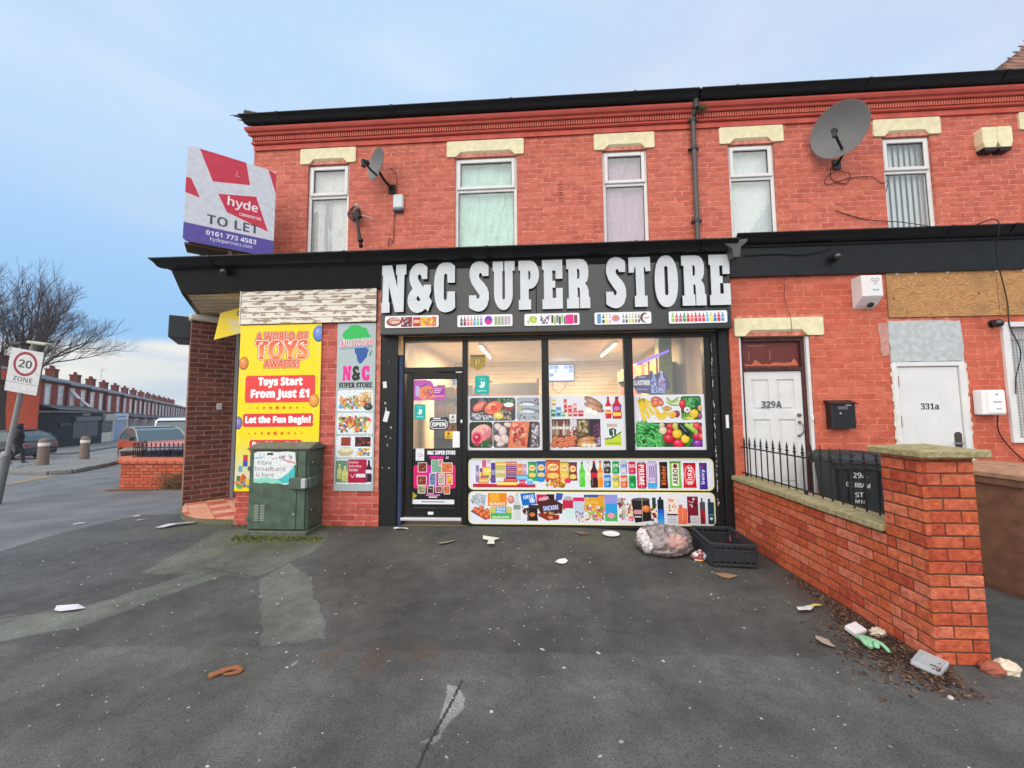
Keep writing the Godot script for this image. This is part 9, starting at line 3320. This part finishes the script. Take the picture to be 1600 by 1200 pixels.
func vehicles() -> void:
	var hatch_low := [-1.95, 0.3, -2.0, 0.62, -1.96, 0.9, -1.2, 0.96, 0.75, 0.95, 1.4, 0.88, 1.85, 0.76, 2.0, 0.58, 2.0, 0.32, 1.62, 0.2, -1.62, 0.2]
	var hatch_cab := [0.95, 0.93, 0.25, 1.36, -0.3, 1.46, -1.1, 1.44, -1.7, 1.2, -1.92, 0.94]
	var face := atan2(-0.8068, 0.5908)
	vehicle("parked_car", "orange red hatchback with a wide windscreen parked beyond the street railing", "car", Vector3(-16.5, ground_y(-16.5, -11.0), -11.0), face + 0.42, 4.0, 1.72, hatch_low, hatch_cab, K(190, 84, 54), K(130, 140, 140))
	vehicle("parked_car", "dark grey hatchback at the far kerb behind the walking person", "car", Vector3(-27.0, ground_y(-27.0, -12.9) , -12.9), PI + 0.2, 4.0, 1.7, hatch_low, hatch_cab, K(52, 58, 68), K(40, 44, 52))
	var van_low := [-2.4, 0.3, -2.45, 1.05, -2.4, 1.15, 1.3, 1.15, 1.9, 1.02, 2.35, 0.86, 2.45, 0.6, 2.45, 0.32, 2.0, 0.22, -2.0, 0.22]
	var van_cab := [1.55, 1.1, 0.85, 1.8, 0.62, 1.84, 0.58, 1.1]
	vehicle("parked_van", "white panel van facing up the street behind the orange car", "van", Vector3(-21.0, ground_y(-21.0, -16.4), -16.4), face + 0.15, 4.9, 1.95, van_low, van_cab, K(226, 228, 232), K(226, 228, 232))
	var v := get_child(get_child_count() - 1)
	var st := mb()
	bx(st, Vector3(-0.92, 1.52, 0), Vector3(2.98, 0.84, 1.72), Basis(), 0.12)
	bx(st, Vector3(0.45, 1.9, 0), Vector3(0.62, 0.1, 1.5), Basis(Vector3.BACK, -0.15), 0.04)
	obj("load_body", st, flat("paint_e2e4e8", K(226, 228, 232), 0.25, 0.5), v)

# ---------- a walking figure, meshed from a blended field of tapered limbs ----------
func field_mesh(bones: Array, cell: float, blend: float) -> Array:
	var lo := Vector3.INF
	var hi := -Vector3.INF
	for b in bones:
		var r := maxf(b[2], b[3]) + cell * 3
		for p in [b[0], b[1]]:
			lo = lo.min(p - Vector3.ONE * r)
			hi = hi.max(p + Vector3.ONE * r)
	var n := Vector3i(((hi - lo) / cell).ceil()) + Vector3i.ONE
	var f := PackedFloat32Array()
	f.resize(n.x * n.y * n.z)
	f.fill(9.0)
	for b in bones:
		var r := maxf(b[2], b[3]) + cell * 2.5 + blend
		var b0 := Vector3i((((b[0] as Vector3).min(b[1]) - Vector3.ONE * r - lo) / cell).floor()).clampi(0, 9999)
		var b1 := Vector3i((((b[0] as Vector3).max(b[1]) + Vector3.ONE * r - lo) / cell).ceil())
		var d: Vector3 = b[1] - b[0]
		var dd := maxf(d.length_squared(), 1e-8)
		for k in range(b0.z, mini(b1.z + 1, n.z)):
			for j in range(b0.y, mini(b1.y + 1, n.y)):
				for i in range(b0.x, mini(b1.x + 1, n.x)):
					var p := lo + Vector3(i, j, k) * cell
					var t := clampf((p - b[0]).dot(d) / dd, 0, 1)
					var v: float = (p - b[0] - d * t).length() - lerpf(b[2], b[3], t)
					var id := i + n.x * (j + n.y * k)
					var o := f[id]
					var h := clampf(0.5 + 0.5 * (o - v) / blend, 0, 1)
					f[id] = lerpf(o, v, h) - blend * h * (1 - h)
	var idx := {}
	var vs := []
	var quads := []
	for k in n.z - 1:
		for j in n.y - 1:
			for i in n.x - 1:
				var s := Vector3.ZERO
				var c := 0
				var mask := 0
				for e in 8:
					if f[(i + (e & 1)) + n.x * ((j + (e >> 1 & 1)) + n.y * (k + (e >> 2)))] < 0:
						mask |= 1 << e
				if mask == 0 or mask == 255:
					continue
				for e in [[0, 1], [2, 3], [4, 5], [6, 7], [0, 2], [1, 3], [4, 6], [5, 7], [0, 4], [1, 5], [2, 6], [3, 7]]:
					var a: int = e[0]
					var b: int = e[1]
					if (mask >> a & 1) != (mask >> b & 1):
						var fa := f[(i + (a & 1)) + n.x * ((j + (a >> 1 & 1)) + n.y * (k + (a >> 2)))]
						var fb := f[(i + (b & 1)) + n.x * ((j + (b >> 1 & 1)) + n.y * (k + (b >> 2)))]
						var t := fa / (fa - fb)
						s += Vector3(a & 1, a >> 1 & 1, a >> 2).lerp(Vector3(b & 1, b >> 1 & 1, b >> 2), t)
						c += 1
				idx[i + n.x * (j + n.y * k)] = vs.size()
				vs.append(lo + (Vector3(i, j, k) + s / c) * cell)
	for k in range(1, n.z - 1):
		for j in range(1, n.y - 1):
			for i in range(1, n.x - 1):
				var id := i + n.x * (j + n.y * k)
				var a := f[id] < 0
				var X := 1
				var Y := n.x
				var Zs := n.x * n.y
				for e in [[X, Y, Zs], [Y, Zs, X], [Zs, X, Y]]:
					if a != (f[id + e[0]] < 0):
						var q := [idx.get(id - e[1] - e[2], -1), idx.get(id - e[2], -1), idx.get(id, -1), idx.get(id - e[1], -1)]
						if q.min() < 0:
							continue
						if not a:
							q.reverse()
						quads.append(q)
	return [vs, quads]

func walking_person() -> void:
	var o := base("person", "person in a dark hooded coat and white soled shoes walking by the far kerb", "person", Vector3(-22.6, ground_y(-22.6, -10.7) + 0.0, -10.7), 2.5)
	var b := [
		[Vector3(0, 0.98, 0), Vector3(0, 1.2, 0.0), 0.17, 0.16], [Vector3(0, 1.2, 0), Vector3(0, 1.38, -0.01), 0.17, 0.15],
		[Vector3(-0.1, 1.4, 0), Vector3(0.1, 1.4, 0), 0.1, 0.1], [Vector3(0, 1.42, 0), Vector3(0, 1.53, 0.01), 0.07, 0.065],
		[Vector3(0, 1.6, 0.0), Vector3(0, 1.66, 0.02), 0.115, 0.11], [Vector3(0, 1.58, 0.08), Vector3(0, 1.62, 0.1), 0.07, 0.06], [Vector3(0, 1.6, 0.16), Vector3(0, 1.585, 0.172), 0.014, 0.018],
		[Vector3(-0.2, 1.38, 0), Vector3(-0.27, 1.12, -0.05), 0.075, 0.062], [Vector3(-0.27, 1.12, -0.05), Vector3(-0.19, 0.94, 0.12), 0.062, 0.055],
		[Vector3(0.2, 1.38, 0), Vector3(0.27, 1.12, -0.05), 0.075, 0.062], [Vector3(0.27, 1.12, -0.05), Vector3(0.19, 0.94, 0.12), 0.062, 0.055],
		[Vector3(-0.09, 0.92, 0), Vector3(-0.1, 0.5, 0.14), 0.1, 0.068], [Vector3(-0.1, 0.5, 0.14), Vector3(-0.1, 0.1, 0.18), 0.066, 0.05],
		[Vector3(0.09, 0.92, 0), Vector3(0.1, 0.5, -0.02), 0.1, 0.068], [Vector3(0.1, 0.5, -0.02), Vector3(0.1, 0.14, -0.28), 0.066, 0.05],
		[Vector3(-0.1, 0.05, 0.15), Vector3(-0.1, 0.04, 0.32), 0.05, 0.042], [Vector3(0.1, 0.1, -0.3), Vector3(0.1, 0.04, -0.14), 0.05, 0.042]]
	var m := field_mesh(b, 0.024, 0.05)
	var st := mb()
	for q in m[1]:
		for k in [0, 2, 1, 0, 3, 2]:
			var p: Vector3 = m[0][q[k]]
			var c := K(30, 31, 38)
			if p.y < 0.035:
				c = K(214, 210, 206)
			elif p.y < 0.11:
				c = K(60, 58, 60)
			elif p.y < 0.86:
				c = K(36, 36, 42)
			elif p.y > 1.55 and p.y < 1.7 and p.z > 0.115:
				c = K(170, 128, 108)
			st.set_color(c.srgb_to_linear())
			st.set_smooth_group(1)
			st.add_vertex(p)
	st.generate_normals()
	obj("body", st, tinted(flat("person_cloth", Color.WHITE, 0.8)), o)

func bare_tree(at: Vector3) -> void:
	var o := base("bare_tree", "large bare winter tree spreading over the street by the speed sign", "tree", at)
	var tr := mb()
	var cr := mb()
	rng.seed = 201
	var H := 4.6
	tube(tr, [Vector3(0, -0.4, 0), Vector3(0.05, 0.3, 0), Vector3(0.0, 2.6, 0.1), Vector3(0.1, H, 0.1)], [0.5, 0.38, 0.33, 0.28], 12)
	var stack := []
	for k in 9:
		var a := TAU * k / 9.0 + rng.randf_range(-0.3, 0.3)
		var up := rng.randf_range(0.3, 1.5)
		stack.append([Vector3(0.1, H - 0.4 + rng.randf_range(-0.4, 0.3), 0.1), Vector3(cos(a), up, sin(a)).normalized(), rng.randf_range(3.0, 3.7), rng.randf_range(0.1, 0.14), 0])
	var count := 0
	while stack.size():
		var s: Array = stack.pop_back()
		var p: Vector3 = s[0]
		var d: Vector3 = s[1]
		var l: float = s[2]
		var r: float = s[3]
		var lv: int = s[4]
		var pts := [p]
		var rr := [r]
		var n := 4 if lv < 3 else 3
		for i in n:
			d = (d + Vector3(rng.randfn(0, 0.16), rng.randfn(0.06, 0.1), rng.randfn(0, 0.16))).normalized()
			p += d * l / n
			pts.append(p)
			rr.append(lerpf(r, r * 0.55, float(i + 1) / n))
			if lv < 5:
				var kids := 1 if lv < 2 else (0 if rng.randf() < 0.12 else 1)
				for k in kids:
					var side := d.cross(Vector3(rng.randfn(0, 1), rng.randfn(0, 1), rng.randfn(0, 1))).normalized()
					stack.append([p, (d + side * rng.randf_range(0.4, 0.7) + Vector3(0, 0.12, 0)).normalized(), l * rng.randf_range(0.5, 0.72), maxf(r * 0.5, 0.006), lv + 1])
		if lv < 5:
			stack.append([p, d, l * 0.66, maxf(r * 0.55, 0.006), lv + 1])
		count += 1
		tube(cr, pts, rr, 6 if lv < 2 else 3, false)
	obj("trunk", tr, worn("bark", K(96, 80, 70), 0.9, texs["stone_mottle"], 1.0), o)
	obj("branches", cr, flat("twig", K(82, 68, 68), 0.9), o)

func street() -> void:
	street_wall()
	sign_post()
	bollards()
	vehicles()
	walking_person()
	var names := ["end terrace house with an orange gable above the navy shop", "terrace house with two tilted open windows above the navy shop", "terrace house above the small white shop", "terrace house above the blue shutter shop"]
	var ts := [-0.95, 3.3, 7.7, 12.1, 17.6]
	for i in 4:
		terrace_house(i, ts[i], ts[i + 1], names[i], true)
	var nth := ["first", "second", "third", "fourth", "fifth", "sixth", "seventh", "eighth", "ninth", "tenth", "eleventh", "twelfth", "thirteenth"]
	for i in 13:
		terrace_house(i + 4, 17.6 + 4.4 * i, 22.0 + 4.4 * i, nth[i] + " red brick terrace house beyond the row of shops, counting down the street", false)
	shop_row()
	bare_tree(Vector3(-33.5, ground_y(-33.5, -17.2), -17.2))
	# thin aerials on the chimneys
	for q in [[9.3, "tall thin television aerial on a chimney above the shops"], [26.5, "thin tilted television aerial on a terrace chimney beyond the shops"]]:
		var o := base("roof_aerial", q[1], "aerial", TB)
		var e: float = 4.05 - 0.023 * q[0] + 2.2
		var st := mb()
		tube(st, [tp(q[0], e, -4.0), tp(q[0] + 0.1, e + 1.7, -4.0)], 0.02, 5)
		for k in 4:
			tube(st, [tp(q[0] - 0.25, e + 1.4 + 0.07 * k, -4.0 + 0.1 * k), tp(q[0] + 0.4, e + 1.42 + 0.07 * k, -4.0 + 0.1 * k)], 0.012, 4)
		obj("mast", st, flat("far_aerial", K(120, 124, 130), 0.5), o)

func _ready() -> void:
	setup()
	ground()
	brick_mats()
	corner_building()
	neighbour_building()
	shop_room()
	shopfront()
	shop_sign()
	posters()
	garden_wall()
	front_yard()
	cabinet()
	to_let_board()
	wall_fittings()
	street()
	litter()
